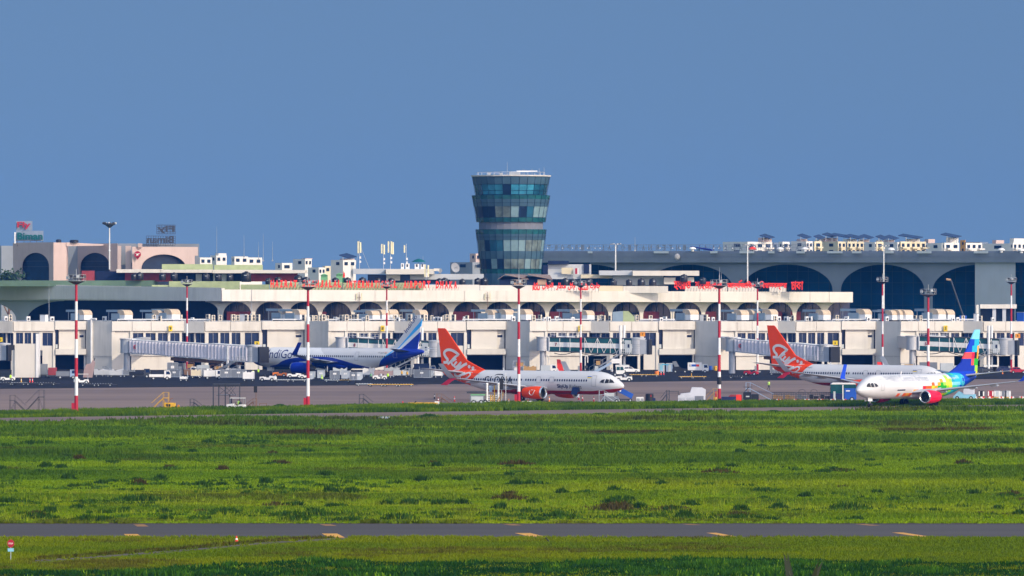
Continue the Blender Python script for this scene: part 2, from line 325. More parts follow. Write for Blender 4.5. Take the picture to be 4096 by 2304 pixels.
c = mix(c, G_D[None].repeat(len(X), 0), np.clip(dg2, 0, 1)); sunlit_band = np.exp(-((D - 548 - X * .1) / 13.0) ** 2) * smooth(X, -5, 14) * .7; c = mix(c, G_L[None].repeat(len(X), 0), sunlit_band)  # the last mix paints a sunlit band into the right half of the tint
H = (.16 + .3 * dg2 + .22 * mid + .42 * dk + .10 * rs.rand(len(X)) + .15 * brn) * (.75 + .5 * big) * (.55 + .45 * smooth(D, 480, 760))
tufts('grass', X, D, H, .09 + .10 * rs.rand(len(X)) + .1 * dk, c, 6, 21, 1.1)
# strip between taxiway and apron
rs = np.random.RandomState(5); n = 34000; X = (rs.rand(n) - .5) * 230; a, b = taxf(X) + .8, apn(X) - .6; D = a + (b - a) * rs.rand(n)
ok = np.abs(X) < D * .11; X, D = X[ok], D[ok]; fine = N3(X * .3, D * .3); c = mix(G_M[None].repeat(len(X), 0) * .8, G_Y[None].repeat(len(X), 0) * .8, smooth(fine, .35, .8))
c = mix(c, G_D[None].repeat(len(X), 0), smooth(N1(X * .09, D * .2), .5, .7) * .8)
tufts('grass', X, D, .25 + .45 * N1(X * .12 + 7, D * .12) + .2 * rs.rand(len(X)), .08 + .08 * rs.rand(len(X)), c, 5, 22, .9)
# foreground verge
X, D, rs = field(12, 80000, 370, RN - .5)
pc = np.interp(X, [p.x for p in [G(x, y) for x, y in pth]], [p.y for p in [G(x, y) for x, y in pth]], left=-999, right=-999)
keep = (D - pc > 1.4) | (D - pc < -4.5) | (rs.rand(len(X)) < .22); X, D, pc = X[keep], D[keep], pc[keep]
big = N1(X * .05 + 3, D * .12); mid = N2(X * .16, D * .3); fine = N3(X * .8, D * .8)
c = mix((G_M * np.array([1.2, .95, 1]))[None].repeat(len(X), 0), (G_Y * np.array([1.0, .80, 1]))[None].repeat(len(X), 0), smooth(big * .6 + mid * .4, .3, .65)); c = mix(c, G_B[None].repeat(len(X), 0) * 1.2, smooth(N4(X * .07, D * .12) * .7 + fine * .3, .58, .75) * .6)
edge = np.exp(-((D - pc - 3) / 1.8) ** 2); c = mix(c, G_B[None].repeat(len(X), 0), edge * .8)
tufts('grass', X, D, (.10 + .16 * mid + .10 * rs.rand(len(X))) * np.where((D - pc < 0) & (D - pc > -7), .4, 1), .05 + .05 * rs.rand(len(X)), c, 5, 23, .9)
# dark leafy weeds along the bottom edge and scattered taller weeds in the field
n = 21000; rs = np.random.RandomState(31); yy = 2222 + 95 * rs.rand(n); D = F * CAMH / (yy - CY); X = (rs.rand(n) - .5) * 2 * (D * .096 + 12)
px = CX + X * F / D; w = smooth(N2(X * .12 + 5, D * .25) * .7 + .3 * N3(X * .6, D * .6), .30, .5); lim = 2268 - 20 * N1(X * .15, X * 0 + 3) + 45 * smooth(px, 1300, 300)
ok = (yy > lim) & (rs.rand(n) < .25 + w); X, D = X[ok], D[ok]; hh = N3(X * .35 + 9, D * .35)
c = mix(np.array([.014, .055, .012])[None].repeat(len(X), 0), np.array([.05, .14, .012])[None].repeat(len(X), 0), smooth(hh * .7 + .3 * rs.rand(len(X)), .45, .9))
c = mix(c, np.array([.14, .26, .02])[None].repeat(len(X), 0), (rs.rand(len(X)) < .05) * 1.0); tufts('weeds', X, D, .22 + .45 * hh * hh + .1 * rs.rand(len(X)), .09 + .10 * rs.rand(len(X)), c, 9, 32, 1.3)
X, D, rs = field(41, 2200, RF + 3, 830); keep = (D < taxn(X) - 4) & (N4(X * .05 + 3, D * .08) + .25 * rs.rand(len(X)) > .66); X, D = X[keep], D[keep]
sx = np.repeat(X, 7) + rs.randn(len(X) * 7) * .55; sy = np.repeat(D, 7) + rs.randn(len(X) * 7) * .5
c = np.array([.050, .105, .010])[None] * (.7 + .7 * rs.rand(len(sx), 1)); tufts('weeds', sx, sy, (.18 + .35 * np.repeat(rs.rand(len(X)), 7)), .16 + .1 * rs.rand(len(sx)), c, 6, 42, 1.0)
rs = np.random.RandomState(91); n = 210; yy = 1720 + 370 * rs.rand(n) ** .8; D = F * CAMH / (yy - CY); X = (rs.rand(n) - .5) * 2 * D * .096; r = .3 + 1.7 * rs.rand(n) ** 3; k_ = 46
sx = np.repeat(X, k_) + rs.randn(n * k_) * np.repeat(r, k_); sy = np.repeat(D, k_) + rs.randn(n * k_) * np.repeat(r, k_) * .6; hh = np.repeat(.28 + .45 * rs.rand(n), k_) * np.exp(-((sx - np.repeat(X, k_)) / np.repeat(r * 1.6, k_)) ** 2)
kind = np.repeat(rs.rand(n) < .13, k_)[:, None]; c = np.where(kind, np.array([[.075, .060, .025]]), np.array([[.036, .085, .012]])) * (.7 + .6 * rs.rand(n * k_, 1)); tufts('weeds', sx, sy, hh + .08, .12 + .08 * rs.rand(n * k_), c, 5, 92, .9)
# tall pale grass stems along the near half of the field, and the bare soil lip of the runway
rs = np.random.RandomState(95); n = 9000; yy = 1960 + 132 * rs.rand(n); D = F * CAMH / (yy - CY); X = (rs.rand(n) - .5) * 2 * D * .0985; ok = N2(X * .14, D * .2) > .42; X, D = X[ok], D[ok]
tufts('grass', X, D, .35 + .5 * rs.rand(len(X)) * N1(X * .2, D * .3), .03 + .03 * rs.rand(len(X)), (np.array([.24, .31, .02])[None] * (.6 + .5 * rs.rand(len(X), 1))), 4, 96, 2.0)
mk('bare_soil', (.055, .036, .022), .95, mott=.4, scale=.6)
rs = np.random.RandomState(97); xs_ = np.linspace(-60, 60, 160); lip = .5 + 1.6 * N3(xs_ * .35 + 3, xs_ * 0 + 2)
for i in range(len(xs_) - 1): pass
MB().add([(x, RF - .2 - .25 * b, .024) for x, b in zip(xs_, lip)] + [(x, RF + b, .024) for x, b in zip(xs_, lip)], [(i, i + 1, i + 161, i + 160) for i in range(159)]).build('soil_edge', 'bare_soil')['kind'] = 'structure'
# low bushes by the taxiway edge
for i, (x, y, wd, hh) in enumerate([(1120, 1632, 60, 16), (1185, 1633, 22, 9), (1715, 1672, 85, 17), (2400, 1660, 70, 8), (3095, 1650, 60, 10), (3625, 1637, 95, 18), (2885, 1608, 150, 14)]):
    p = G(x, y); s = F / p.y; rs = np.random.RandomState(60 + i); n = 160; a = rs.randn(n) * wd / s * .25; b = rs.randn(n) * .5; hh_ = hh / s * (.5 + .5 * np.exp(-(a / (wd / s * .3)) ** 2))
    o = tufts('bush', p.x + a, p.y + b, hh_, np.full(n, .16), np.array([.035, .085, .012])[None] * (.7 + .7 * rs.rand(n, 1)), 7, 70 + i, 1.0)
    del o['kind']; tag(o, ['round dark bush at the apron edge beside the second striped mast', 'small dark bush just right of the round bush at the apron edge', 'low green mound of bush on the taxiway edge right of the marker boards',
        'flat weedy bush on the grass edge below the orange tailed nose', 'flat weedy bush on the grass edge below the blue roofed bus', 'dark bush in front of the main wheels of the taxiing jet', 'long dark bush at the apron edge below the white water tanks'][i], 'bush')
# ------------------------------------------------------------------ low pier building with the gates
P0 = PL(1338); s0 = P0.s
ROOF = P0.Z(1285)
pier = thing('terminal_pier', 'low white gate building with windowed bays and open baggage halls behind the jet bridges', 'building', (0, 1338, 0))
EDG = [(-216, 338), (447, 1214), (1313, 2022), (2118, 2782), (2883, 3506), (3602, 4290)]   # bright start, shaded return start
KN = []                                                       # plan polyline: (pixel, depth)
for a, b in EDG:
    k = (b - a) / 665
    KN += [(a, 0), (a + (2365 - 2118) * k, 3.6 * k), (a + (2440 - 2118) * k, 1.2 * k), (b, 5.6 * k)]
KN.append((4390, 0))
def seg_of(x):
    for (x0, d0), (x1, d1) in zip(KN, KN[1:]):
        if x0 - .01 <= x <= x1 + .01: return x0, d0, x1, d1
def plan(x, off=0, seg=None):
    x0, d0, x1, d1 = seg or seg_of(x); a = Vector(((x0 - CX) / s0, 1338 + d0)); b = Vector(((x1 - CX) / s0, 1338 + d1))
    t = (x - x0) / (x1 - x0); p = a + (b - a) * t; d = (b - a).normalized(); return p + Vector((-d.y, d.x)) * off   # off>0 goes into the building
def pan(mb, xa, xb, ya, yb, o0, o1, seg=None):
    """slab on the facade between pixel columns xa..xb, rows ya..yb, depth offsets o0 (outside)..o1 (inside)"""
    seg = seg or seg_of((xa + xb) / 2); q = [plan(xa, o0, seg), plan(xb, o0, seg), plan(xb, o1, seg), plan(xa, o1, seg)]; z0, z1 = P0.Z(max(ya, yb)), P0.Z(min(ya, yb))
    z0 = max(z0, 0); mb.hexa([(p.x, p.y, z0) for p in q] + [(p.x, p.y, z1) for p in q])
wallb, parb, beam, floorb = MB(), MB(), MB(), MB()
seam = MB()
for bi, (a, b) in enumerate(EDG):
    k = (b - a) / 665; T = lambda x: a + (x - 2118) * k
    nxt = EDG[bi + 1][0] if bi + 1 < len(EDG) else 4390
    wb = MB(); pb = MB(); gb = MB()
    W_ = lambda xa, xb, ya, yb, o0=0, o1=.5: pan(wb, T(xa), T(xb), ya, yb, o0, o1)
    Pp = lambda xa, xb, ya, yb, o0=-.35, o1=.4: pan(pb, T(xa), T(xb), ya, yb, o0, o1)
    # parapets, split at their joints
    for xa, xb in ((2118, 2186), (2187.5, 2251), (2252.5, 2364.6)): Pp(xa, xb, 1285, 1324)
    Pp(2365.5, 2439.5, 1285, 1332, -.3); 
    for xa, xb in ((2440.5, 2526), (2527.5, 2634)): Pp(xa, xb, 1286, 1324)
    Pp(2635.5, 2781.5, 1285, 1319, -.6)
    # storey with windows
    W_(2118, 2130, 1324, 1490); W_(2130, 2180, 1326, 1480, .22); W_(2180, 2190, 1324, 1420, -.1)
    W_(2190, 2365, 1324.2, 1332, .1); W_(2190, 2365, 1392, 1402, 0); W_(2440, 2636, 1324.2, 1331, .1)
    for x in (2226, 2268, 2310, 2350): W_(x, x + 8, 1332.2, 1391.8, .05)
    W_(2366, 2439, 1392, 1402, 0); W_(2400, 2404, 1332.2, 1391.8, .1)
    W_(2440, 2452, 1331.2, 1480, -.15); W_(2486, 2493, 1331.2, 1384, .05); W_(2524, 2532, 1331.2, 1384, .05); W_(2562, 2577, 1331.2, 1402, -.1); W_(2626, 2637, 1331.2, 1490, -.25)
    W_(2452.2, 2561.8, 1384.2, 1402, 0); W_(2577.2, 2625.8, 1384.2, 1490, .05)
    # beam, columns and halls of the ground floor
    W_(2180, 2364.8, 1402.2, 1424, -.25); W_(2365.2, 2439.8, 1402.2, 1424, -.2); W_(2452.2, 2562, 1402.2, 1424, -.2)
    W_(2185, 2330, 1424.2, 1490, .1); W_(2428, 2439.8, 1424.2, 1490, -.1); W_(2552, 2562, 1424.2, 1490, -.1); W_(2496, 2502, 1424.2, 1490, .2)
    W_(2655, 2752, 1319.2, 1396, .15, .6); W_(2637.2, 2782, 1396.2, 1419, -.7, .5); W_(2752.2, 2782, 1319.2, 1396, .9, 1.3); W_(2774, 2782, 1396.2, 1490, .2)
    wb.build('wall', 'white_wall', pier, world=True); pb.build('parapet', 'white_wall', pier, world=True)
    # shaded return wall
    if bi + 1 < len(EDG):
        pan(gb, b, nxt, 1285, 1425, 0, .4); pan(gb, b, nxt, 1425.5, 1490, .12, .5); gb.build('return_wall', 'white_wall', pier, world=True)
    # glazing and dark halls, each opening a window of its own
    for xa, xb, ya, yb in ((2190, 2226, 1332, 1392), (2234, 2268, 1332, 1392), (2276, 2310, 1332, 1392), (2318, 2350, 1332, 1392), (2358, 2364.8, 1332, 1392), (2366, 2400, 1332, 1392), (2404, 2439, 1332, 1392), (2452, 2486, 1331, 1384), (2493, 2524, 1331, 1384), (2532, 2562, 1331, 1384), (2577, 2626, 1331, 1384)):
        m = MB(); pan(m, T(xa), T(xb), ya, yb, .45, .5); w = m.build('window', 'dark_glass', pier, world=True)
        m = MB(); pan(m, T(xa), T(xb), ya, ya + 1.2, .34, .44); xm = (xa + xb) / 2
        if xb - xa > 20: pan(m, T(xa), T(xb), yb - 1.2, yb, .34, .44); pan(m, T(xm - .5), T(xm + .5), ya + 1.3, yb - 1.3, .36, .44)
        f = m.build('frame', 'grey_metal', None); L = pier.location; f.data.transform(Matrix.Translation(-L)); f.parent = w
    m = MB(); pan(m, T(2637.5), T(2655), 1319.5, 1395.5, .9, 1.0); m.build('window_slot', 'dark_glass', pier, world=True)
    m = MB(); pan(m, T(2641), T(2650), 1378, 1394, .5, .85); m.build('slot_unit', 'pale_grey', pier, world=True)
    m = MB(); pan(m, T(2755), T(2774), 1341, 1350, .84, .88); m.build('vent_window', 'void', pier, world=True)
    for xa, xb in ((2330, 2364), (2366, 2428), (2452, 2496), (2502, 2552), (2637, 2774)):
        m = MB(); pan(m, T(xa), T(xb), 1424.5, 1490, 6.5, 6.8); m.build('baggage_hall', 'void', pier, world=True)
# floor slabs over the halls, roof deck and back
def slab(name, z0, z1, off, m, back=1400):
    mb = MB()
    for (x0, d0), (x1, d1) in zip(KN, KN[1:]):
        p = plan(x0, off, (x0, d0, x1, d1)); q = plan(x1, off, (x0, d0, x1, d1)); mb.hexa([(p.x, p.y, z0), (q.x, q.y, z0), (q.x, back, z0), (p.x, back, z0), (p.x, p.y, z1), (q.x, q.y, z1), (q.x, back, z1), (p.x, back, z1)])
    return mb.build(name, m, pier, world=True)
slab('roof', ROOF - 1.6, ROOF - .15, .45, 'concrete', 1402); slab('floor_slab', P0.Z(1423), P0.Z(1403), .55, 'concrete', 1390)
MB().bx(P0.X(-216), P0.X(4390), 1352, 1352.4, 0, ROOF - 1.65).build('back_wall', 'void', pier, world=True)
# drain pipe on the pier corner
pp = MB(); p = plan(364, -.3); pp.tube((p.x, p.y, .3), (p.x, p.y, ROOF + .6), .32, n=10); q = plan(385, -.3); pp.tube((p.x, p.y, ROOF + .5), (q.x, q.y, ROOF + .5), .25)
pp.build('drain_pipe', 'duct_white', pier, world=True, smooth=True)
# gate number boards
def gate_board(x, y, w, h, txt, m, off, label, name='gate_sign'):
    q = plan(x, off); X = q.x; Z = P0.Z(y); t = thing(name, label, 'sign', (X, q.y, Z))
    wm, hm = w / s0, h / s0
    b = MB().bx(-wm / 2, wm / 2, -.12, .12, -hm / 2, hm / 2).build('board', m, t)
    d = MB(); th = hm * .55; vs, fs = text_verts(txt, .02, None, th, bold=.02); wx = max(v.x for v in vs); d.add([Vector((v.x - wx / 2, v.y - .15, v.z - th / 2)) for v in vs], fs)
    d.build('numeral', 'black', t); MB().tube((0, .12, 0), (0, abs(off) + .3, 0), .06).build('bracket', 'dark_metal', t)
    return t
for x, n, g in ((676, '9', 'nine'), (1526, '8', 'eight'), (2318, '7', 'seven'), (3781, '5', 'five')):
    gate_board(x, 1314, 15, 23, n, 'sign_yellow', -.9, f'tall yellow board on the white parapet above gate {g}', 'gate_sign')
for x, y, n, m, d in ((35, 1358, '10', 'sign_yellow', 'small yellow number board reading 10 above the leftmost bridge head'), (1014, 1374, '9', 'sign_yellow', 'small yellow number board reading 9 above the corrugated bridge end'), (1757, 1345, '8', 'sign_orange', 'orange number board reading 8 beside the orange tail fin'),
        (2556, 1337, '7', 'sign_orange', 'small orange number board above the cab of the gate seven bridge'), (3326, 1371, '6', 'sign_yellow', 'small yellow number board reading 6 behind the second orange tailed jet'), (4055, 1343, '5', 'sign_orange', 'small orange number board above the cab of the gate five bridge')):
    gate_board(x, y, 20, 17, n, m, -4.0, d)
# ------------------------------------------------------------------ concourse: long canopy on arches
C0 = PL(1400)
con = thing('terminal_concourse', 'long white terminal canopy over a row of arches behind the roof equipment', 'building', (0, 1400, 0))
def CD(x): return 1400 + max(0, x - 887) / 2525 * 62 + max(0, 887 - x) / 887 * 75        # plan depth of the canopy front
def CP(x, y, off=0): D = CD(x) ; k = F / D; return Vector(((x - CX) / k, D + off, CAMH - (y - CY) / k))
def band(mb, xa, xb, ta, ba, tb, bb, off0, off1):
    a, b = CP(xa, 0), CP(xb, 0); z = [CP(xa, ta).z, CP(xa, ba).z, CP(xb, tb).z, CP(xb, bb).z]
    mb.hexa([(a.x, a.y + off0, z[1]), (b.x, b.y + off0, z[3]), (b.x, b.y + off1, z[3]), (a.x, a.y + off1, z[1]), (a.x, a.y + off0, z[0]), (b.x, b.y + off0, z[2]), (b.x, b.y + off1, z[2]), (a.x, a.y + off1, z[0])])
yt = lambda x: 1158 + (x - 887) / 2525 * 10; yb = lambda x: 1204.5 + (x - 887) / 2525 * 5
mb = MB(); xs = [887, 1007, 1500, 1858, 2365, 2800, 3240, 3317, 3412]
for xa, xb in zip(xs, xs[1:]): band(mb, xa + .6, xb - .6, yt(xa), yb(xa), yt(xb), yb(xb), -.01, 1.2)
mb.build('canopy_front', 'white_wall', con, world=True)
mb = MB(); band(mb, 887, 3412, yt(887) + 2, yb(887) - 3, yt(3412) + 2, yb(3412) - 3, 1.25, 16); mb.build('canopy_roof', 'white_wall', con, world=True)
mb = MB(); 
for xa, xb in ((-420, -62), (-60, 196), (197, 560), (561, 886)):
    f = lambda x: (1136 + (x / 887) * 15, 1200 + x / 887 * 4); band(mb, xa, xb, f(xa)[0], f(xa)[1], f(xb)[0], f(xb)[1], 0, 1.2)
mb.build('canopy_front', 'white_wall', con, world=True)
mb = MB(); band(mb, -420, 886, 1134, 1194, 1153, 1200, 1.25, 16); mb.build('canopy_roof', 'white_wall', con, world=True)
# columns that flare into arches
def arcade(cols, ytop, ybase, halfw, off, m, depth=1.0, crown=4):
    out = []
    for i, x in enumerate(cols):
        l = cols[i - 1] if i else x - (cols[1] - x); r = cols[i + 1] if i + 1 < len(cols) else x + (x - cols[i - 1])
        L, Rr = [], []
        n = 14
        for j in range(n + 1):
            t = j / n; ang = t * math.pi / 2
            yy = ybase_arch - (ybase_arch - (ytop + crown)) * math.sin(ang)
            L.append((x - halfw - ((x - l) / 2 - halfw) * (1 - math.cos(ang)), yy)); Rr.append((x + halfw + ((r - x) / 2 - halfw) * (1 - math.cos(ang)), yy))
        poly = [(x - halfw * 1.0, ybase)] + L + [((x + l) / 2, ytop - 1), ((x + r) / 2, ytop - 1)] + Rr[::-1] + [(x + halfw, ybase)]
        mb = MB(); k = len(poly); pts = [CP(px, py) for px, py in poly]
        mb.add([(p.x, p.y + off, p.z) for p in pts] + [(p.x, p.y + off + depth, p.z) for p in pts], [tuple(range(k)), tuple(range(2 * k - 1, k - 1, -1))] + [(q, q + k, (q + 1) % k + k, (q + 1) % k) for q in range(k)])
        out.append(mb.build('arch_column', m, con, world=True))
    return out
ybase_arch = 1262
cols = [881, 1010]; x = 1144
gap = 133.5
while x < 3420: cols.append(x); x += gap; gap -= .82
arcade(cols, 1204, 1300, 7, 4.4, 'white_wall')
ybase_arch = 1280
arcade([-600, -260, 80], 1200, 1300, 22, 5, 'grey_wall')
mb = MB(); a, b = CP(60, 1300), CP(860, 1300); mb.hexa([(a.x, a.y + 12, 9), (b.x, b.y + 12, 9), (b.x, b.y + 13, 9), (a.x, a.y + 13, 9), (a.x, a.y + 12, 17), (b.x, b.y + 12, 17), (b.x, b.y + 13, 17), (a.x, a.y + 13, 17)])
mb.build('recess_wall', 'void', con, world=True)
mb = MB(); a, b = CP(870, 1300), CP(3412, 1300); mb.hexa([(a.x, a.y + 14, 9), (b.x, b.y + 14, 9), (b.x, b.y + 15, 9), (a.x, a.y + 15, 9), (a.x, a.y + 14, 17), (b.x, b.y + 14, 17), (b.x, b.y + 15, 17), (a.x, a.y + 15, 17)])
mb.build('glass_wall', 'dark_glass', con, world=True); mb = MB()
for i in range(92): q = CP(880 + i * 27.4, 1250, 13.8); mb.bx(q.x - .06, q.x + .06, q.y, q.y + .15, 11, 16.4)
mb.build('window_frame', 'tower_neck', con, world=True)
for xa, xb in ((900, 1000), (1275, 1300), (1810, 1900), (2110, 2160), (2200, 2250), (2362, 2420), (2560, 2640), (2820, 2870), (3092, 3135), (3170, 3210)):
    a, b = CP(xa, 1247, 9), CP(xb, 1247, 9); MB().hexa([(a.x, a.y, 11), (b.x, b.y, 11), (b.x, b.y + .5, 11), (a.x, a.y + .5, 11), (a.x, a.y, a.z), (b.x, b.y, b.z), (b.x, b.y + .5, b.z), (a.x, a.y + .5, a.z)]).build('maroon_wall', 'maroon', con, world=True)
# ------------------------------------------------------------------ roofscape of the concourse
S1 = PL(1440)
def roof_block(name, label, cat, parts, D=1440, ybase=None, depth=6):
    """parts: (partname, material, x0, x1, ytop, ybot, dy0, dy1)"""
    p = PL(D); xs = [q[2] for q in parts] + [q[3] for q in parts]; yb_ = max(q[5] for q in parts)
    t = thing(name, label, cat, (p.X((min(xs) + max(xs)) / 2), D, p.Z(yb_)))
    for pn, m, x0, x1, y0, y1, d0, d1 in parts: MB().bx(p.X(x0), p.X(x1), D + d0, D + d1, p.Z(y1), p.Z(y0)).build(pn, m, t, world=True)
    return t
roof_block('roof_parapet', 'low white roof wall below the second half of the red letters', 'wall', [('parapet', 'white_wall', 1690, 1918, 1139, 1170, 0, .5), ('parapet', 'white_wall', 1920, 2130, 1141, 1170, 4, 4.5)], 1428)
roof_block('roof_parapet', 'low cream stained roof wall behind the red Arabic letters', 'wall', [('parapet', 'white_wall', 2132, 2395, 1143, 1172, 0, .5), ('parapet', 'cream_wall', 2396, 2492, 1143, 1172, 0, .5), ('parapet', 'white_wall', 2493, 2672, 1144, 1172, 0, .5)], 1440)
roof_block('roof_parapet', 'low white roof wall behind the red Bengali letters', 'wall', [('parapet', 'white_wall', 2740, 2908, 1145, 1172, 0, .5), ('parapet', 'white_wall', 2911, 3030, 1145, 1172, 0, .5), ('parapet', 'white_wall', 3078, 3145, 1147, 1172, 0, .5)], 1458)
g = roof_block('green_roof', 'pale green sloping roof with brown ribs behind the first red letters', 'roof', [('slope', 'pale_green', 1080, 1368, 1129, 1162, 0, 4), ('slope', 'pale_green', 1372, 1690, 1131, 1162, 0, 4)], 1424)
rb = MB(); p = PL(1424)
for i in range(46):
    x = 1090 + i * 13; rb.tube((p.X(x), 1423.9, p.Z(1160)), (p.X(x + 14), 1423.9, p.Z(1134)), .07, n=4)
rb.build('rib', 'brown_steel', g, world=True)
roof_block('green_parapet', 'pale green stepped roof wall behind the second row of masts', 'wall', [('step', 'pale_green', 607, 673, 1140, 1158, 0, 2), ('parapet', 'pale_green', 676, 957, 1125, 1158, 0, 3), ('slope', 'pale_green', 962, 1075, 1138, 1162, 1, 4)], 1436)
roof_block('roof_house', 'maroon roof storey with a long white slab roof at the far end of the canopy', 'building', [('wall', 'maroon', 330, 378, 1083, 1122, -3, 1), ('wall', 'maroon', 500, 690, 1091, 1126, 0, 1), ('wall', 'void', 380, 500, 1085, 1122, 1, 2), ('wall', 'void', 691, 1000, 1091, 1126, 1.5, 2), ('wall', 'maroon', 1001, 1190, 1092, 1126, 0, 1),
    ('slab_roof', 'white_wall', 470, 645, 1077, 1091, -4, 12), ('slab_roof', 'white_wall', 646.5, 852, 1079, 1091, -4, 12), ('slab_roof', 'white_wall', 853.5, 1222, 1080, 1093, -4, 12), ('green_wall', 'pale_green', 640, 845, 1056, 1078, 8, 9), ('green_wall', 'pale_green', 850, 1045, 1059, 1079, 8, 9), ('base', 'dark_green_roof', -420, 620, 1122, 1145, -6, 12),
    ('door', 'pale_grey', 783, 806, 1096, 1126, .5, 1.4), ('door', 'pale_grey', 852, 862, 1096, 1126, .5, 1.4), ('door', 'pale_grey', 886, 905, 1096, 1126, .5, 1.4)], 1462)
roof_block('roof_house', 'roof storey with a white slab roof carrying the phone antennas', 'building', [('slab_roof', 'grey_wall', 1412, 1540, 1075, 1096, 0, 12), ('slab_roof', 'white_wall', 1544, 1735, 1076, 1097, -2, 12), ('slab_roof', 'white_wall', 1735.5, 1756, 1074, 1084, 0, 8), ('wall', 'dark_glass', 1470, 1800, 1098, 1136, 2, 3), ('fascia', 'grey_wall', 1640, 1935, 1096, 1118, 1.2, 2), ('wall', 'white_wall', 1402, 1412, 1062, 1128, 1, 3), ('wall', 'white_wall', 1545, 1600, 1098, 1122, 1.3, 2)], 1462)
roof_block('roof_house', 'grey plant room with a tan screen right of the control tower', 'building', [('wall', 'grey_wall', 2190, 2365, 1057, 1098, 1, 3), ('wall', 'void', 2172, 2192, 1060, 1098, 0, 1), ('screen', 'cream_wall', 2246, 2293, 1071, 1096, -1, -.5), ('door', 'void', 2335, 2357, 1056, 1094, .5, 1), ('canopy', 'void', 2192, 2275, 1043, 1057, -.5, 3), ('base', 'grey_wall', 2180, 2325, 1098, 1116, 0, 3), ('ledge', 'cream_wall', 2323, 2450, 1098, 1113, -1, 3)], 1475)
roof_block('gas_cylinder', 'red cylinder cabinet standing by the grey plant room', 'cabinet', [('cabinet', 'red_paint', 2300, 2309, 1073, 1096, -2, -1.4), ('door', 'white_paint', 2309.5, 2314, 1073, 1096, -2, -1.4)], 1475)
roof_block('roof_house', 'roof storey under a long white slab beside the red Bengali letters', 'building', [('slab_roof', 'grey_wall', 2397, 2529, 1082, 1101, 0, 12), ('slab_roof', 'white_wall', 2530, 2796, 1083, 1103, -2, 12), ('wall', 'grey_wall', 2452, 2655, 1103, 1140, 3, 4), ('wall', 'white_wall', 2656, 2702, 1110, 1137, 0, 2), ('wall', 'white_wall', 2730, 2776, 1109, 1128, 0, 2), ('wall', 'void', 2703, 2729, 1106, 1135, 1.5, 2)], 1470)
# pitched sheds
for xa, xm, xb, y0, y1, lab in ((1990, 2020, 2115, 1098, 1118, 'brown pitched roof shed with a tan wall left of the leaning shed'), (2085, 2112, 2210, 1098, 1116, 'brown pitched roof shed with open front below the control tower')):
    p = PL(1445); t = thing('roof_shed', lab, 'shed', (p.X(xm), 1445, p.Z(1140)))
    MB().hexa([(p.X(xa + 8), 1446, p.Z(1140)), (p.X(xb - 20), 1446, p.Z(1140)), (p.X(xb - 20), 1449, p.Z(1140)), (p.X(xa + 8), 1449, p.Z(1140)), (p.X(xa + 8), 1446, p.Z(1119)), (p.X(xb - 20), 1446, p.Z(1119)), (p.X(xb - 20), 1449, p.Z(1105)), (p.X(xa + 8), 1449, p.Z(1105))]).build('wall', 'void', t, world=True)
    MB().bx(p.X(xb - 60), p.X(xb - 24), 1445.4, 1445.9, p.Z(1139), p.Z(1118)).build('side_wall', 'brown_wood', t, world=True)
    MB().hexa([(p.X(xa), 1444.5, p.Z(1119)), (p.X(xm), 1444.5, p.Z(1100)), (p.X(xm), 1450, p.Z(1099)), (p.X(xa), 1450, p.Z(1118)), (p.X(xa), 1444.5, p.Z(1117.6)), (p.X(xm), 1444.5, p.Z(1098)), (p.X(xm), 1450, p.Z(1097)), (p.X(xa), 1450, p.Z(1116))]).build('roof', 'brown_roof', t, world=True)
    MB().hexa([(p.X(xm + .5), 1444.5, p.Z(1100)), (p.X(xb), 1444.5, p.Z(1119)), (p.X(xb - 10), 1450, p.Z(1101)), (p.X(xm + .5), 1450, p.Z(1097)), (p.X(xm + .5), 1444.5, p.Z(1098)), (p.X(xb), 1444.5, p.Z(1117.6)), (p.X(xb - 10), 1450, p.Z(1099)), (p.X(xm + .5), 1450, p.Z(1095))]).build('roof', 'brown_roof', t, world=True)
# red letters standing on the canopy
def letters(word_list, x0, x1, y0, y1, D, label, name='roof_sign', gaps=None, h_over=None):
    p = PL(D); t = thing(name, label, 'sign', (p.X((x0 + x1) / 2), D, p.Z(y1 + 8)))
    return p, t
p, t = letters(None, 1080, 1836, 1118, 1150, 1404, 'long row of red English capital letters standing on the white canopy edge')
for word, xa, xb, ya in (('HAZRAT', 1080, 1191, 1119), ('SHAHJALAL', 1208, 1367, 1119), ('INTERNATIONAL', 1386, 1590, 1121), ('AIRPORT', 1612, 1724, 1122), ('DHAKA', 1741, 1831, 1123)):
    n = len(word); wt = [.5 if c == 'I' else 1 for c in word]; tot = sum(wt); x = xa
    for c, w in zip(word, wt):
        w = (xb - xa) * w / tot; vs, fs = text_verts(c, .12, (w * (.76 if c != 'I' else .42)) / p.s, 30 / p.s, bold=.055, shear=.06)
        D_ = CD(x) + 2.5; pq = PL(D_); o = Vector((pq.X(x + w * .1), D_, pq.Z(ya + 31))); MB().add([o + v for v in vs], fs).build('letter', 'sign_red', t, world=True); x += w
fr = MB()
for i in range(60): x = 1082 + i * 12.7; D_ = CD(x) + 2.9; pq = PL(D_); fr.tube((pq.X(x), D_, pq.Z(1164)), (pq.X(x + 3), D_ - .05, pq.Z(1148)), .05, n=4)
fr.build('support_frame', 'dark_metal', t, world=True)
p, t = letters(None, 2128, 2400, 1130, 1163, 1434, 'row of red Arabic script letters standing on the white canopy edge')
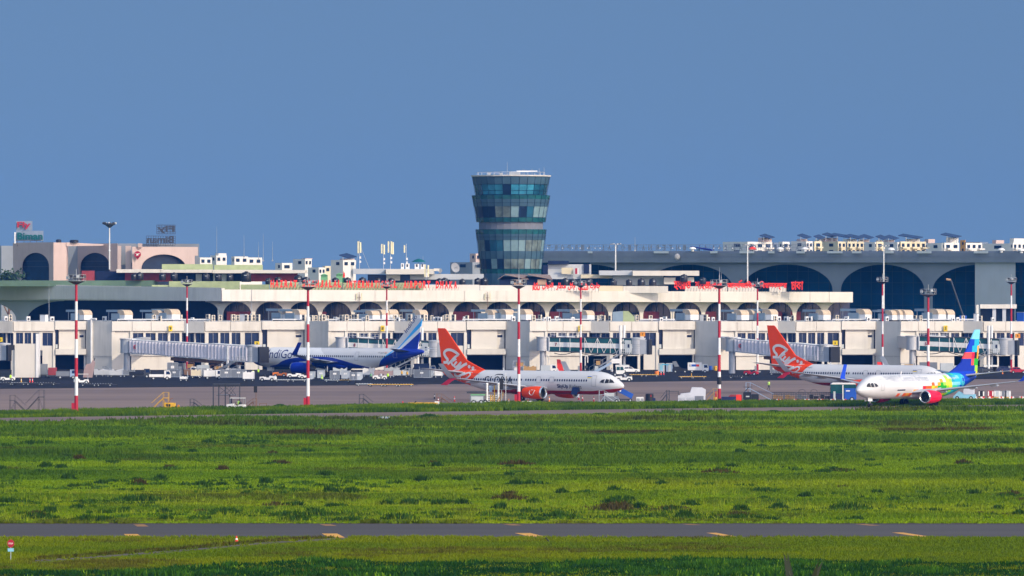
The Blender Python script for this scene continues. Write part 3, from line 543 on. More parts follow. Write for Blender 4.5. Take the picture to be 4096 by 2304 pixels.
for txt, xa, xb in (('\ufee9\ufe8e\ufedb\ufe8d\ufea9', 2128, 2158), ('\ufef2\ufedf\ufeed\ufeaa\ufedf\ufe8d', 2168, 2212), ('\ufead\ufe8e\ufec4\ufee3', 2224, 2262), ('\ufedd\ufefc\ufe9f', 2272, 2300), ('\ufee9\ufe8e\ufeb7', 2312, 2352), ('\ufe95\ufeae\ufec0\ufea3', 2360, 2398)):
    vs, fs = text_verts(txt, .1, (xb - xa) / p.s, 29 / p.s, bold=.012)
    if vs:
        o = Vector((p.X(xa), 1433.5, p.Z(1161))); mb = MB()
        for q_, (dx, dz) in enumerate(((0, 0), (.1, .02), (.02, .1), (.1, .12))): mb.add([o + v + Vector((dx, .015 * q_, dz)) for v in vs], fs)
        mb.build('letter', 'sign_red', t, world=True)
fr = MB()
for i in range(22): x = 2130 + i * 12.5; fr.tube((p.X(x), 1433.8, p.Z(1170)), (p.X(x + 2), 1433.75, p.Z(1150)), .05, n=4)
fr.build('support_frame', 'dark_metal', t, world=True)
p, t = letters(None, 2695, 3212, 1125, 1160, 1453, 'row of red Bengali letters with a headline bar standing on the canopy')
for txt, xa, xb, reph in (('হযরত', 2695, 2762, 0), ('শাহজালাল', 2780, 2888, 0), ('আন্তর্জাতিক'[:0] + 'আন্তজাতিক', 2908, 3024, 1), ('বিমানবন্দর', 3038, 3146, 0), ('ঢাকা', 3164, 3211, 0)):
    txt = txt.replace('তি', 'িত').replace('বি', 'িব')
    vs, fs = text_verts(txt, .1, (xb - xa) / p.s, 34 / p.s, bold=.01)
    o = Vector((p.X(xa), 1452.5, p.Z(1160))); mb = MB()
    for q_, (dx, dz) in enumerate(((0, 0), (.1, .02), (.02, .1), (.1, .12))): mb.add([o + v + Vector((dx, .015 * q_, dz)) for v in vs], fs)
    if reph: mb.tube((p.X(2955), 1452.5, p.Z(1129)), (p.X(2968), 1452.5, p.Z(1121)), .2, n=6)
    mb.build('letter', 'sign_red', t, world=True)
fr = MB()
for i in range(40): x = 2750 + i * 11.5; fr.tube((p.X(x), 1452.8, p.Z(1170)), (p.X(x + 3), 1452.75, p.Z(1150)), .05, n=4)
fr.build('support_frame', 'dark_metal', t, world=True)
# ------------------------------------------------------------------ control tower
TD = 1500; p = PL(TD); TX = p.X(2044)
tw = thing('control_tower', 'round flared glass control tower standing above the terminal roofs', 'control tower', (TX, TD, 0))
NF = 28; TROT = R(360 / NF / 2)
def ring(y, hw): return (hw / p.s, p.Z(y))
def tband(name, prof, m, shrink=0): return MB().lathe([(r - shrink, z) for r, z in prof], n=NF).build(name, m, tw)
B1 = lambda y: 155 + (143 - 155) * (y - 708) / (778 - 708); B2 = lambda y: 156 + (137 - 156) * (y - 782) / (889 - 782); B3 = lambda y: 141 + (122 - 141) * (y - 918) / (1093 - 918)
tband('roof_rim', [ring(702, 20), ring(702, 161), ring(707, 159), ring(708, 150)], 'far_white')
bands = [('spandrel', 708, 738, B1, 'spandrel'), ('sill', 779, 782, B1, 'tower_dark'), ('railing', 782, 798, B2, 'teal_glass'), ('spandrel', 798, 827, B2, 'spandrel'), ('sill', 870, 889, B2, 'teal_glass'), ('neck', 889, 918, lambda y: 128, 'tower_neck'),
         ('railing', 918, 937, B3, 'teal_glass'), ('spandrel', 937, 961, B3, 'spandrel'), ('spandrel', 1005, 1036, B3, 'spandrel'), ('sill', 1076, 1094, B3, 'teal_glass')]
for n_, ya, yb_, fn, m in bands:
    if n_ == 'neck': prof = [ring(ya, 120), ring(ya, 128), ring(yb_, 128)]
    elif n_ == 'railing': prof = [ring(ya + 2, fn(ya) - 12), ring(ya, fn(ya) - .6), ring(ya, fn(ya)), ring(yb_, fn(yb_))]
    else: prof = [ring(ya, fn(ya)), ring(yb_, fn(yb_))]
    if ya == 870: prof += [ring(889, 120)]
    tband(n_, prof, m)
tband('shaft', [ring(1094, 122), (122 / p.s, 0)], 'spandrel')
mk('dim_room', (.13, .17, .16), .5, mott=.6, scale=.5); mk('cab_blue', (.03, .20, .30), .3, mott=.5, scale=.4)
for ya, yb_, fn, pal in ((738, 779, B1, 'cab'), (827, 870, B2, 'b'), (961, 1005, B3, 'c'), (1036, 1076, B3, 'd')):
    for i in range(NF):
        a0, a1 = 2 * math.pi * i / NF, 2 * math.pi * (i + 1) / NF; am = (a0 + a1) / 2
        if math.sin(am) > .45: continue                       # the back of the drum is not seen
        cx = math.cos(am)
        fx_ = 2044 + fn(ya) * cx; rt = lambda *L: next((k_ for a_, b_, k_ in L if a_ <= fx_ < b_), 'tower_dark')
        if pal == 'cab': k = rt((1890, 1925, 'tower_glass'), (1925, 2008, 'cab_blue'), (2050, 2140, 'cab_blue'), (2140, 2300, 'tower_glass'))
        elif pal == 'b': k = rt((1990, 2045, 'dim_room'), (2045, 2075, 'blind'), (2110, 2140, 'tower_glass'), (2140, 2300, 'blind'))
        elif pal == 'c': k = rt((1900, 1945, 'dim_room'), (1960, 2012, 'tower_glass'), (2012, 2092, 'blind'), (2092, 2165, 'dim_room'), (2165, 2300, 'blind'))
        else: k = rt((1965, 1995, 'blind'), (2010, 2088, 'dim_room'), (2088, 2130, 'blind'), (2130, 2160, 'dim_room'), (2160, 2300, 'blind'))
        q = [ring(ya, fn(ya) - 1.5), ring(yb_, fn(yb_) - 1.5)]; P_ = lambda rz, a: (rz[0] * math.cos(a), rz[0] * math.sin(a), rz[1])
        MB().add([P_(q[1], a0), P_(q[1], a1), P_(q[0], a1), P_(q[0], a0)], [(0, 1, 2, 3)]).build('window', k, tw, fix=False)
mu = MB()
for ya, yb_, fn in ((708, 782, B1), (782, 889, B2), (918, 1094, B3)):
    for i in range(NF):
        a = 2 * math.pi * i / NF; r0, r1 = ring(ya, fn(ya) + .6), ring(yb_, fn(yb_) + .6)
        mu.tube((r0[0] * math.cos(a), r0[0] * math.sin(a), r0[1]), (r1[0] * math.cos(a), r1[0] * math.sin(a), r1[1]), .055, n=4)
    for y in (ya + 30, yb_ - 19): mu.lathe([ring(y, fn(y) + .5), ring(y + 1.6, fn(y + 1.6) + .5)], n=NF)
mu.build('mullion', 'tower_dark', tw)
MB().lathe([ring(780, 132), ring(780.5, 10)], n=NF).build('floor_plate', 'tower_dark', tw)
ra = MB(); z0, z1 = p.Z(702), p.Z(690)
for i in range(24):
    a = 2 * math.pi * i / 24; ra.tube((9 * math.cos(a), 9 * math.sin(a), z0), (9 * math.cos(a), 9 * math.sin(a), z1), .05, n=4)
ra.lathe([(9.05, z1), (9.05, z1 + .08), (8.95, z1 + .08)], n=24); ra.build('roof_railing', 'steel', tw)
MB().bx(-.5, 2.5, -3, -1, z0, z0 + .9).build('roof_unit', 'grey_metal', tw); MB().bx(-6.2, -5.4, -2, -1, z0, z0 + .8).build('roof_unit', 'grey_metal', tw); MB().bx(-3, -2.2, -2, -1, z0, z0 + .7).build('roof_unit', 'grey_metal', tw)
MB().bx(1.5, 7, -7, -6.8, z1 + .1, z1 + .35).build('roof_beam', 'white_paint', tw)
for dx, h in ((-1.0, 54), (3.2, 26), (3.6, 24), (7.5, 28), (8.8, 32), (5.6, 26)):
    MB().tube((dx, -3, z0), (dx, -3, z0 + h / p.s), .07, .03, n=6).build('aerial', 'grey_metal', tw)
# ------------------------------------------------------------------ buildings turned about 45 degrees to the camera
def corner(name, label, cat, x0, xm, x1, ytop, ybot, D, ml, mr=None, group=None, k=1.0):
    p = PL(D); mr = mr or ml; c = Vector((p.X(xm), D)); l = Vector((p.X(x0), D + (xm - x0) / p.s * k)); r = Vector((p.X(x1), D + (x1 - xm) / p.s * k)); bk = l + r - c
    z0 = 0 if ybot is None else p.Z(ybot); z1 = p.Z(ytop); t = thing(name, label, cat, (c.x, c.y, z0), group=group)
    mb = MB(); q = (l, c, r, bk); mb.hexa([(v.x, v.y, z0) for v in q] + [(v.x, v.y, z1) for v in q]); mb.m = [0] * 6
    o = mb.build('wall', ml, t, world=True); t['_'] = 1; del t['_']
    return t, p, c, l, r
def on_face(p, c, e, t0, t1, ya, yb, out0, out1, mb):
    """slab on the face c->e between fractions t0..t1"""
    d = (e - c); n = Vector((d.y, -d.x)).normalized(); n = n if n.y < 0 else -n
    a = c + d * t0; b = c + d * t1; q = [a + n * out1, b + n * out1, b + n * out0, a + n * out0]
    mb.hexa([(v.x, v.y, p.Z(yb)) for v in q] + [(v.x, v.y, p.Z(ya)) for v in q])
# airline office with arches (left)
def arch_wall(t, p, D, x0, x1, ytop, ybot, ax0, ax1, atop, aspring, m, dm, dk=0):
    """wall strip with an arched opening, running back by dk metres from its right end"""
    fx = lambda x: (p.X(x), D + dk * (x1 - x) / (x1 - x0)); th = 1.2; mb = MB()
    ar = [(ax0, ybot)] + [((ax0 + ax1) / 2 - (ax1 - ax0) / 2 * math.cos(a), aspring - (aspring - atop) * math.sin(a)) for a in [math.pi * i / 20 for i in range(21)]] + [(ax1, ybot)]
    out = [(x0, ybot), (x0, ytop)] + [(x0 + (x1 - x0) * i / 10, ytop) for i in range(1, 10)] + [(x1, ytop), (x1, ybot)]
    loop = out + ar[::-1]; n = len(loop)
    mb.add([(*fx(x), p.Z(y)) for x, y in loop] + [(fx(x)[0], fx(x)[1] + th, p.Z(y)) for x, y in loop], [tuple(range(n)), tuple(range(2 * n - 1, n - 1, -1))] + [(i, i + n, (i + 1) % n + n, (i + 1) % n) for i in range(n)])
    w = mb.build('wall', m, t, world=True)
    g = MB(); k = len(ar); g.add([(fx(x)[0], fx(x)[1] + th + .1, p.Z(y)) for x, y in ar], [tuple(range(k))]); g.build('arch_window', dm, t, world=True)
    fr = MB()
    for i in range(1, 7):
        x = ax0 + (ax1 - ax0) * i / 7; yy = aspring - (aspring - atop) * math.sqrt(max(0, 1 - ((x - (ax0 + ax1) / 2) / ((ax1 - ax0) / 2)) ** 2)); fr.tube((fx(x)[0], fx(x)[1] + th, p.Z(ybot)), (fx(x)[0], fx(x)[1] + th, p.Z(yy)), .09, n=4)
    for y in (aspring - (aspring - atop) * .4, aspring): fr.tube((*fx(ax0), p.Z(y)), (*fx(ax1), p.Z(y)), .08, n=4)
    fr.v = [(a, b + th * .95 if True else b, c) for a, b, c in fr.v]; fr.build('window_frame', 'dark_metal', t, world=True); return t
AD = 1560; p = PL(AD)
t = thing('office_building', 'pink office block with three large arched windows and a red round emblem', 'building', (p.X(400), AD, 0))
arch_wall(t, p, AD, 30, 214, 969, 1180, 72, 194, 1010, 1066, 'pink_wall', 'tower_dark', 17)
MB().hexa([(p.X(214), AD, 0), (p.X(262), AD + 3.4, 0), (p.X(262), AD + 9, 0), (p.X(214), AD + 6, 0), (p.X(214), AD, p.Z(970)), (p.X(262), AD + 3.4, p.Z(970)), (p.X(262), AD + 9, p.Z(970)), (p.X(214), AD + 6, p.Z(970))]).build('pier', 'pink_wall', t, world=True)
arch_wall(t, p, AD + 3.4, 262.5, 467, 973, 1180, 300, 432, 1010, 1066, 'pink_wall', 'tower_dark', 19)
MB().hexa([(p.X(262), AD + 3, p.Z(984)), (p.X(405), AD + 7, p.Z(982)), (p.X(405), AD + 9, p.Z(982)), (p.X(262), AD + 5, p.Z(984)), (p.X(262), AD + 3, p.Z(969)), (p.X(405), AD + 7, p.Z(976)), (p.X(405), AD + 9, p.Z(976)), (p.X(262), AD + 5, p.Z(969))]).build('lintel', 'pink_wall', t, world=True)
for x, w in ((468, 14), (500, 22)): MB().bx(p.X(x), p.X(x + w), AD + 2, AD + 3, p.Z(1080), p.Z(983 if w == 14 else 983)).build('column', 'pink_wall', t, world=True)
MB().bx(p.X(467), p.X(535), AD + 8, AD + 9, p.Z(1080), p.Z(973)).build('inner_wall', 'vault', t, world=True)
pf = MB(); ar = [((652 - 88 * math.cos(a)), 1075 - 58 * math.sin(a)) for a in [math.pi * i / 18 for i in range(19)]]
out = [(530, 1180), (530, 987), (784, 987), (784, 1022), (772, 1022), (772, 1180)]; loop = out + [(740, 1180)] + ar[::-1] + [(564, 1180)]
fx = lambda x: (p.X(x), AD - 1 + (x - 530) / 254 * 9); n = len(loop)
pf.add([(*fx(x), p.Z(y)) for x, y in loop] + [(fx(x)[0], fx(x)[1] + 1.5, p.Z(y)) for x, y in loop], [tuple(range(n)), tuple(range(2 * n - 1, n - 1, -1))] + [(i, i + n, (i + 1) % n + n, (i + 1) % n) for i in range(n)])
pf.build('wall', 'pink_wall', t, world=True); MB().add([(*fx(x), p.Z(y)) for x, y in ((560, 1180), (744, 1180), (744, 1010), (560, 1010))], [(0, 1, 2, 3)]).build('arch_window', 'tower_dark', t, world=True).location = (0, 1.7, 0)
MB().bx(p.X(553), p.X(569), AD - 1, AD, p.Z(990), p.Z(974)).build('finial', 'pink_wall', t, world=True)
MB().bx(p.X(40), p.X(780), AD + 20, AD + 21, 0, p.Z(973)).build('back_wall', 'vault', t, world=True)
lg = thing('airline_emblem', 'red round airline emblem with a white bird on the pink wall', 'sign', (p.X(552), AD - 1.6, p.Z(1018)))
MB().lathe([(.001, -.1), (.93, -.1), (.93, .15), (.001, .15)], axis='y', n=24).prism([(-.55, -.7), (.55, -.7), (0, -1.45)], -.1, .15).build('disc', 'red_paint', lg)
MB().prism([(-.75, .35), (-.2, .2), (.1, .3), (.75, .35), (.3, .05), (.15, -.15), (.2, -.4), (-.1, -.2), (-.45, -.4), (-.25, .0)], -.22, -.12).build('bird', 'white_paint', lg)
mk('sign_board', (.22, .28, .37), .7)
# roof signs of that office: the words, and a second one seen from behind
def fly_sign(x0, y0, sc, back, label):
    p = PL(1575); t = thing('roof_sign', label, 'sign', (p.X(x0), 1575, p.Z(975)))
    m1, m2 = ('pale_grey', 'pale_grey') if back else ('sign_darkred', 'sign_teal')
    for txt, dx, dy, w, h, m in (('Fly', 2 if not back else 44, 33, 54 if not back else 70, 30, m1), ('Biman', 2, 75 if not back else 73, 102 if not back else 108, 29, m2)):
        vs, fs = text_verts(txt, .15, w / p.s, h / p.s, bold=.03)
        if back: vs = [Vector((w / p.s - v.x, -v.y, v.z)) for v in vs]
        o = Vector((p.X(x0 + dx), 1575 - (.3 if not back else -.1), p.Z(y0 + dy))); MB().add([o + v for v in vs], fs).build('word', m if not back else 'dark_metal', t, world=True)
    fr = MB(); top = y0; bot = y0 + 80
    if back:
        for xa, xb, ya, yb in ((42, 116, 0, 36), (0, 116, 44, 82)):
            for i in range(13):
                x = x0 + xa + (xb - xa) * i / 12; fr.tube((p.X(x), 1575, p.Z(y0 + ya)), (p.X(x), 1575, p.Z(y0 + yb)), .08, n=4)
            for j in range(5):
                y = y0 + ya + (yb - ya) * j / 4; fr.tube((p.X(x0 + xa), 1575, p.Z(y)), (p.X(x0 + xb), 1575, p.Z(y)), .08, n=4)
    else:
        MB().bx(p.X(x0 - 3), p.X(x0 + 62), 1575.3, 1575.6, p.Z(y0 + 38), p.Z(y0)).bx(p.X(x0 - 3), p.X(x0 + 106), 1575.3, 1575.6, p.Z(y0 + 80), p.Z(y0 + 39)).build('board', 'sign_board', t, world=True)
        MB().bx(p.X(x0 - 9), p.X(x0 - 4), 1574.5, 1575.4, p.Z(974), p.Z(y0 + 45)).build('post', 'white_paint', t, world=True)
    for i in range(5):
        x = x0 + 4 + i * 25; fr.tube((p.X(x), 1575, p.Z(985)), (p.X(x), 1575, p.Z(bot)), .1, n=4)
    fr.build('support_frame', 'dark_metal', t, world=True)
fly_sign(67, 884, 1, False, 'red and teal lettered sign on the pink office roof')
fly_sign(585, 900, 1, True, 'lattice roof sign seen from behind with mirrored letters above the red emblem')
for x, w, h, lab in ((230, 22, 13, 'small dark water tank on the pink office roof beside the lettered sign'), (292, 36, 11, 'wide low dark tank on the pink office roof right of the small tank')):
    o = MB().lathe([(.01, 0), (w / 2 / p.s, 0), (w / 2 / p.s, h * .75 / p.s), (w / 3 / p.s, h / p.s), (.01, h / p.s)], n=14).build('water_tank', 'tank_black'); o.location = (p.X(x), AD + 4, p.Z(970)); tag(o, lab, 'tank')
corner('office_block', 'plain dark office block at the far left edge behind the pink office', 'building', -60, 5, 60, 983, None, 1640, 'vault')
# big vaulted terminal on the right (turned to the left, so in shade)
VD = 1600
vt = thing('vaulted_terminal', 'huge grey terminal hall with tall pointed concrete arches and blue glass', 'building', (60, VD, 0))
ANG = 42
def VP(x, y, off=0):
    # intersect pixel column with the inclined facade line through (X=100, D=1580)
    u = (x - CX) / F; tn = math.tan(R(ANG)); D = (1560 + tn * 125) / (1 + tn * u) - off * 1; k = F / D
    return Vector(((x - CX) / k, D, CAMH - (y - CY) / k))
def vquad(mb, xa, xb, ya, yb, o0, o1):
    q = []
    for y in (yb, ya): q += [VP(xa, y, o0), VP(xb, y, o0), VP(xb, y, o1), VP(xa, y, o1)]
    mb.hexa(q)
mb = MB()
for i in range(33):
    xa = 2120 + i * 62; vquad(mb, xa + .4, xa + 61.6, 1028, 1050, 3.4, 1.5); vquad(mb, xa + .4, xa + 61.6, 1012, 1027, 3, 1.5)
mb.build('fascia', 'vault', vt, world=True)
mb = MB(); vquad(mb, 2120, 4166, 1004, 1049, 1.4, -30); mb.build('roof', 'vault', vt, world=True)
mb = MB(); vquad(mb, 2120, 4166, 1050, 1300, -14, -15); mb.build('glass_wall', 'terminal_glass', vt, world=True)
mb = MB()
for i in range(46): vquad(mb, 2140 + i * 42, 2142.5 + i * 42, 1051, 1300, -13.6, -13.9)
for y in (1085, 1130, 1175, 1220): vquad(mb, 2121, 4165, y, y + 2, -13.5, -13.8)
mk('glazing_bar', (.02, .075, .13), .6); mb.build('window_frame', 'glazing_bar', vt, world=True)
vc = [2560, 3345 - 395, 3347, 3714]
for i, x in enumerate(vc):
    l = (x - (vc[i - 1] if i else x - 400)) / 2; r = ((vc[i + 1] if i + 1 < len(vc) else x + 420) - x) / 2; hw = 17
    L = [(x - hw - (l - hw) * (1 - math.cos(math.pi / 2 * j / 14)), 1160 - (1160 - 1058) * math.sin(math.pi / 2 * j / 14)) for j in range(15)]
    Q = [(x + hw + (r - hw) * (1 - math.cos(math.pi / 2 * j / 14)), 1160 - (1160 - 1058) * math.sin(math.pi / 2 * j / 14)) for j in range(15)]
    poly = [(x - hw, 1300)] + L + [(x - l, 1049), (x + r, 1049)] + Q[::-1] + [(x + hw, 1300)]; k = len(poly)
    A = [VP(px, py, 1) for px, py in poly]; B = [VP(px, py, -2) for px, py in poly]
    MB().add(A + B, [tuple(range(k)), tuple(range(2 * k - 1, k - 1, -1))] + [(q, q + k, (q + 1) % k + k, (q + 1) % k) for q in range(k)]).build('arch_column', 'vault', vt, world=True)
mb = MB(); vquad(mb, 3900, 4062, 1050, 1300, 2, 1); mb.build('end_wall', 'grey_wall', vt, world=True)
mb = MB(); vquad(mb, 4078, 4090, 1062, 1190, 1, 0); mb.build('column', 'tower_dark', vt, world=True)
for x0, x1 in ((2351, 2370), (2615, 2675), (2840, 2870), (2958, 3017), (3072, 3098), (3185, 3220), (3308, 3370), (3408, 3446), (3540, 3575), (3667, 3726), (3895, 3953)):
    mb = MB(); vquad(mb, x0, x1, 1004.5, 1013, 4.4, 3.5); mb.build('skylight', 'white_paint', vt, world=True)
for x, y in ((2770, 1005), (3120, 1006), (3219, 1006), (3564, 1008), (4005, 1010), (4085, 1012)):
    q = VP(x, y, 2); MB().lathe([(.45, 0), (.45, .55), (1.05, .6), (1.0, .85), (.6, 1.15), (.01, 1.25)], n=14).build('roof_vent', 'white_paint', vt, smooth=True).location = Vector((q.x, q.y, q.z)) - vt.location
# letters of the roof sign seen from behind, with its rail and lamps
rs_ = thing('roof_sign', 'long lattice sign on the vaulted roof with its letters seen from behind', 'sign', tuple(VP(2700, 1004, -3)))
fr = MB()
for i in range(150): x = 2182 + i * 7.1; fr.tube(VP(x, 1004, -3), VP(x, 978, -3), .05, n=3)
for y in (978, 990): fr.tube(VP(2180, y, -3), VP(3240, y, -3), .05, n=4)
fr.build('support_frame', 'grey_metal', rs_, world=True)
a, b = VP(2190, 1002, -2.5), VP(3240, 1002, -2.5); word = 'HAZRAT SHAHJALAL INTERNATIONAL AIRPORT'
for i, c in enumerate(word[::-1]):
    if c == ' ': continue
    vs, fs = text_verts(c, .1, 1.25, 1.6, bold=.02); q = a + (b - a) * (i / len(word)); d = (b - a).normalized()
    MB().add([q + d * (1.25 - v.x) + Vector((0, .2 - v.y, v.z)) for v in vs], fs).build('letter', 'grey_metal', rs_, world=True)
for x in (2190, 2250, 2290, 2320, 2350, 2380, 2400, 2640, 2690, 2720, 2855, 2875, 2900, 2930):
    q = VP(x, 993, -2.2); MB().sph(q, .16, 8).build('lamp', 'white_paint', rs_, world=True)
o = MB().hexa([VP(2760, 987, 0), VP(2850, 1004, 0), VP(2850, 1005, -4), VP(2770, 990, -4), VP(2765, 985, 0), VP(2845, 996, 0), VP(2852, 1001, -4), VP(2775, 986, -4)]).build('tarpaulin', 'tarp_blue'); tag(o, 'dark blue tarpaulin stretched over the vaulted roof sign', 'tarpaulin')
o = MB().lathe([(1.15, 0), (1.0, .3), (.6, .6), (.01, .75)], n=12).build('red_awning', 'sign_red', smooth=True); o.location = VP(3010, 997, 1); o.rotation_euler = (0, 0, 0); tag(o, 'small red fabric umbrella on the vaulted roof by a floodlight pole', 'umbrella'); o.name = 'umbrella'
for x, y, D, lab in ((2712, 1027, 1545, 'small white dish on the grey roof fascia between the skylights'),):
    q = VP(x, y, 5); o = MB().lathe([(.05, -.1), (.6, -.05), (.95, .35)], axis='y', n=14).tube((0, 0, 0), (0, 2.5, -.5), .08).build('satellite_dish', 'concrete', smooth=True); o.location = q; o.rotation_euler = (0, 0, R(30)); tag(o, lab, 'satellite dish')
# ------------------------------------------------------------------ far apartment blocks
def apartment(i, x0, xm, x1, yt_, D, mr, label, hut=None, solar=None, win=3, balcony=True, grp='apartment blocks on the skyline'):
    t, p, c, l, r = corner('apartment_block', label, 'building', x0, xm, x1, yt_, None, D, mr, group=grp)
    h = 1010 - yt_; rows = 2 if h > 30 else 1
    for j in range(rows):
        ya = yt_ + 8 + j * 26
        for kx in range(win):
            t0 = (kx + .22) / win; t1 = (kx + .72) / win
            m = MB(); on_face(p, c, r, t0, t1, ya, ya + 13, 0, .12, m); w = m.build('window', 'tower_dark', t, world=True)
            if balcony and kx % 2 == 0:
                m = MB(); on_face(p, c, r, t0 - .06, t1 + .1, ya + 14, ya + 20, 0, 1.2, m); m.build('balcony', mr, t, world=True)
        m = MB(); on_face(p, c, l, .3, .55, ya, ya + 12, 0, .12, m); m.build('window', 'tower_dark', t, world=True)
    if hut:
        a, b, y = hut; cc = Vector((p.X(a), D + 6)); m = MB(); q = [Vector((p.X(a) - 1.2, D + 8)), cc, Vector((p.X(b), D + 6 + (b - a) / p.s)), Vector((p.X(b) - 1.2, D + 8 + (b - a) / p.s))]
        m.hexa([(v.x, v.y, p.Z(yt_)) for v in q] + [(v.x, v.y, p.Z(y)) for v in q]); m.build('roof_hut', 'far_white' if i % 2 else 'pink_wall', t, world=True)
    if solar:
        for a, b, y in solar:
            m = MB(); A = Vector((p.X(a), D + 3, p.Z(y - 4))); B = Vector((p.X(b), D + 3, p.Z(y + 9))); up = Vector((2.2, 7, .6)); th = Vector((0, 0, .25))
            m.hexa([A, B, B + up, A + up, A + th, B + th, B + up + th, A + up + th]); so = m.build('solar_roof', 'solar', t, world=True)
            m = MB(); m.tube(B, (B.x, B.y, p.Z(yt_)), .15, n=4); m.tube(A * .6 + B * .4, Vector((A.x * .6 + B.x * .4, A.y, p.Z(yt_))), .15, n=4); m.build('post', 'grey_metal', t, world=True)
    return t
apt = [
 (2895, 2990, 3094, 967, 1980, 'far_white', 'low shaded block with a white stair hut left of the tan towers', (3050, 3092, 950), [(3040, 3080, 947)], 3),
 (3115, 3130, 3160, 967, 1900, 'far_white', 'narrow white block between the small huts', None, None, 1),
 (3165, 3225, 3252, 965, 1990, 'far_white', 'blue shaded block with a tilted solar canopy over a pink hut', (3205, 3235, 955), [(3190, 3228, 946)], 2),
 (3253, 3258, 3290, 965, 1880, 'cream_wall', 'narrow cream stair tower with one square window', (3278, 3288, 957), [(3256, 3282, 950)], 1),
 (3292, 3352, 3385, 966, 1920, 'cream_wall', 'cream block under the widest dark solar roofs', (3300, 3360, 950), [(3290, 3330, 942), (3318, 3400, 944)], 2),
 (3386, 3390, 3460, 966, 1900, 'cream_wall', 'cream apartment block with balconies and a pink roof storey', (3391, 3435, 955), [(3380, 3440, 948)], 4),
 (3460, 3500, 3505, 968, 2020, 'far_white', 'plain shaded block behind a pink stair hut', (3452, 3482, 957), [(3440, 3480, 948)], 1),
 (3504, 3506, 3536, 967, 1890, 'cream_wall', 'cream stair tower right of the pink stair hut', (3524, 3536, 959), [(3504, 3538, 951)], 1),
 (3538, 3590, 3600, 968, 2000, 'far_white', 'shaded block with a white hut under a solar canopy', (3552, 3582, 958), [(3540, 3580, 951)], 1),
 (3596, 3603, 3712, 966, 1900, 'cream_wall', 'long cream apartment block with a white tower hut and balconies', (3642, 3688, 955), [(3595, 3675, 947)], 5),
 (3712, 3768, 3775, 972, 2050, 'far_white', 'blue shaded block with a salmon water tank hut', (3718, 3747, 956), None, 1),
 (3770, 3778, 3842, 971, 1900, 'far_white', 'white apartment block with a tall white roof frame', (3806, 3842, 949), [(3765, 3830, 943)], 2),
 (3842, 3860, 3862, 960, 1960, 'cream_wall', 'narrow orange stair tower between two white blocks', None, None, 1),
 (3863, 3864, 3935, 971, 1905, 'far_white', 'white apartment block right of the orange stair tower', None, None, 3),
 (3935, 4040, 4050, 974, 2020, 'far_white', 'wide blue shaded block with a white water tower hut', (3990, 4025, 960), None, 2),
 (4040, 4052, 4110, 970, 1900, 'far_white', 'white apartment block at the right edge with a roof storey', (4062, 4110, 953), None, 3)]
mk('far_shade', (.16, .20, .27), .9)  # bluish shade of the back row is put into this wall colour
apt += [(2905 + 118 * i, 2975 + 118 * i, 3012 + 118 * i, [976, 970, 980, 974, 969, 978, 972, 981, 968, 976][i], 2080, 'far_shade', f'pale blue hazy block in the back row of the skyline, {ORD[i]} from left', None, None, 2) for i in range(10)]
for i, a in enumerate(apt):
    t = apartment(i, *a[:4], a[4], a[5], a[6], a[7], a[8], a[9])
    if a[6].startswith('narrow orange'):
        mk('orange_wall', (.70, .34, .06), .8); [c.data.materials.clear() or c.data.materials.append(M['orange_wall']) for c in t.children if c.name.startswith('wall')]
for i, a in enumerate([(782, 800, 845, 1030, 1750, 'far_white', 'low pale roof house just right of the pink office', None, None, 2), (840, 865, 905, 1022, 1780, 'far_white', 'shaded house with a cream stair hut under a tall mast', (870, 900, 1013), None, 2), (925, 938, 990, 1026, 1760, 'far_white', 'white house with rooftop tank left of the tall thin masts', None, None, 2),
    (985, 992, 1046, 1030, 1770, 'far_white', 'white house at the foot of the tall thin masts', None, None, 2), (1170, 1220, 1246, 1036, 1800, 'far_white', 'blue shaded house with a tall white stair tower', (1219, 1246, 1033), None, 2), (1230, 1275, 1300, 1070, 1700, 'far_white', 'low white house behind the end of the slab roof', None, None, 2),
    (1322, 1372, 1422, 1040, 1760, 'far_white', 'blue shaded block with a white water tower right of the green sheds', (1372, 1415, 1034), [(1355, 1395, 1026)], 2), (1800, 1890, 1950, 1049, 1850, 'vault', 'wide blue shaded block behind the satellite dish', None, None, 1), (1100, 1128, 1168, 1052, 1790, 'far_white', 'small white house between the dark aerials and the stair tower', None, None, 1), (1290, 1300, 1322, 1064, 1720, 'cream_wall', 'tiny cream house just left of the blue shaded block', None, None, 1), (1879, 1903, 1925, 1014, 1900, 'pink_wall', 'tall narrow pink edged block left of the control tower', None, None, 1)]):
    apartment(i, *a[:4], a[4], a[5], a[6], a[7], a[8], a[9], False, 'houses behind the terminal roof')
p = PL(1650)
for x, y0, y1, lab in ((1283, 1096, 1112, 'green metal shed on the roofs left of the flagpole'), (1345, 1093, 1120, 'small green metal shed beside the flagpole')):
    t = thing('roof_shed', lab, 'shed', (p.X(x), 1650, p.Z(1130))); MB().bx(p.X(x), p.X(x + 26), 1650, 1654, p.Z(1130), p.Z(y0 + 5)).build('wall', 'green_light', t, world=True); MB().prism([(p.X(x - 2), p.Z(y0 + 5)), (p.X(x + 28), p.Z(y0 + 5)), (p.X(x + 13), p.Z(y0 - 2))], 1649.5, 1654.5).build('roof', 'green_light', t, world=True)
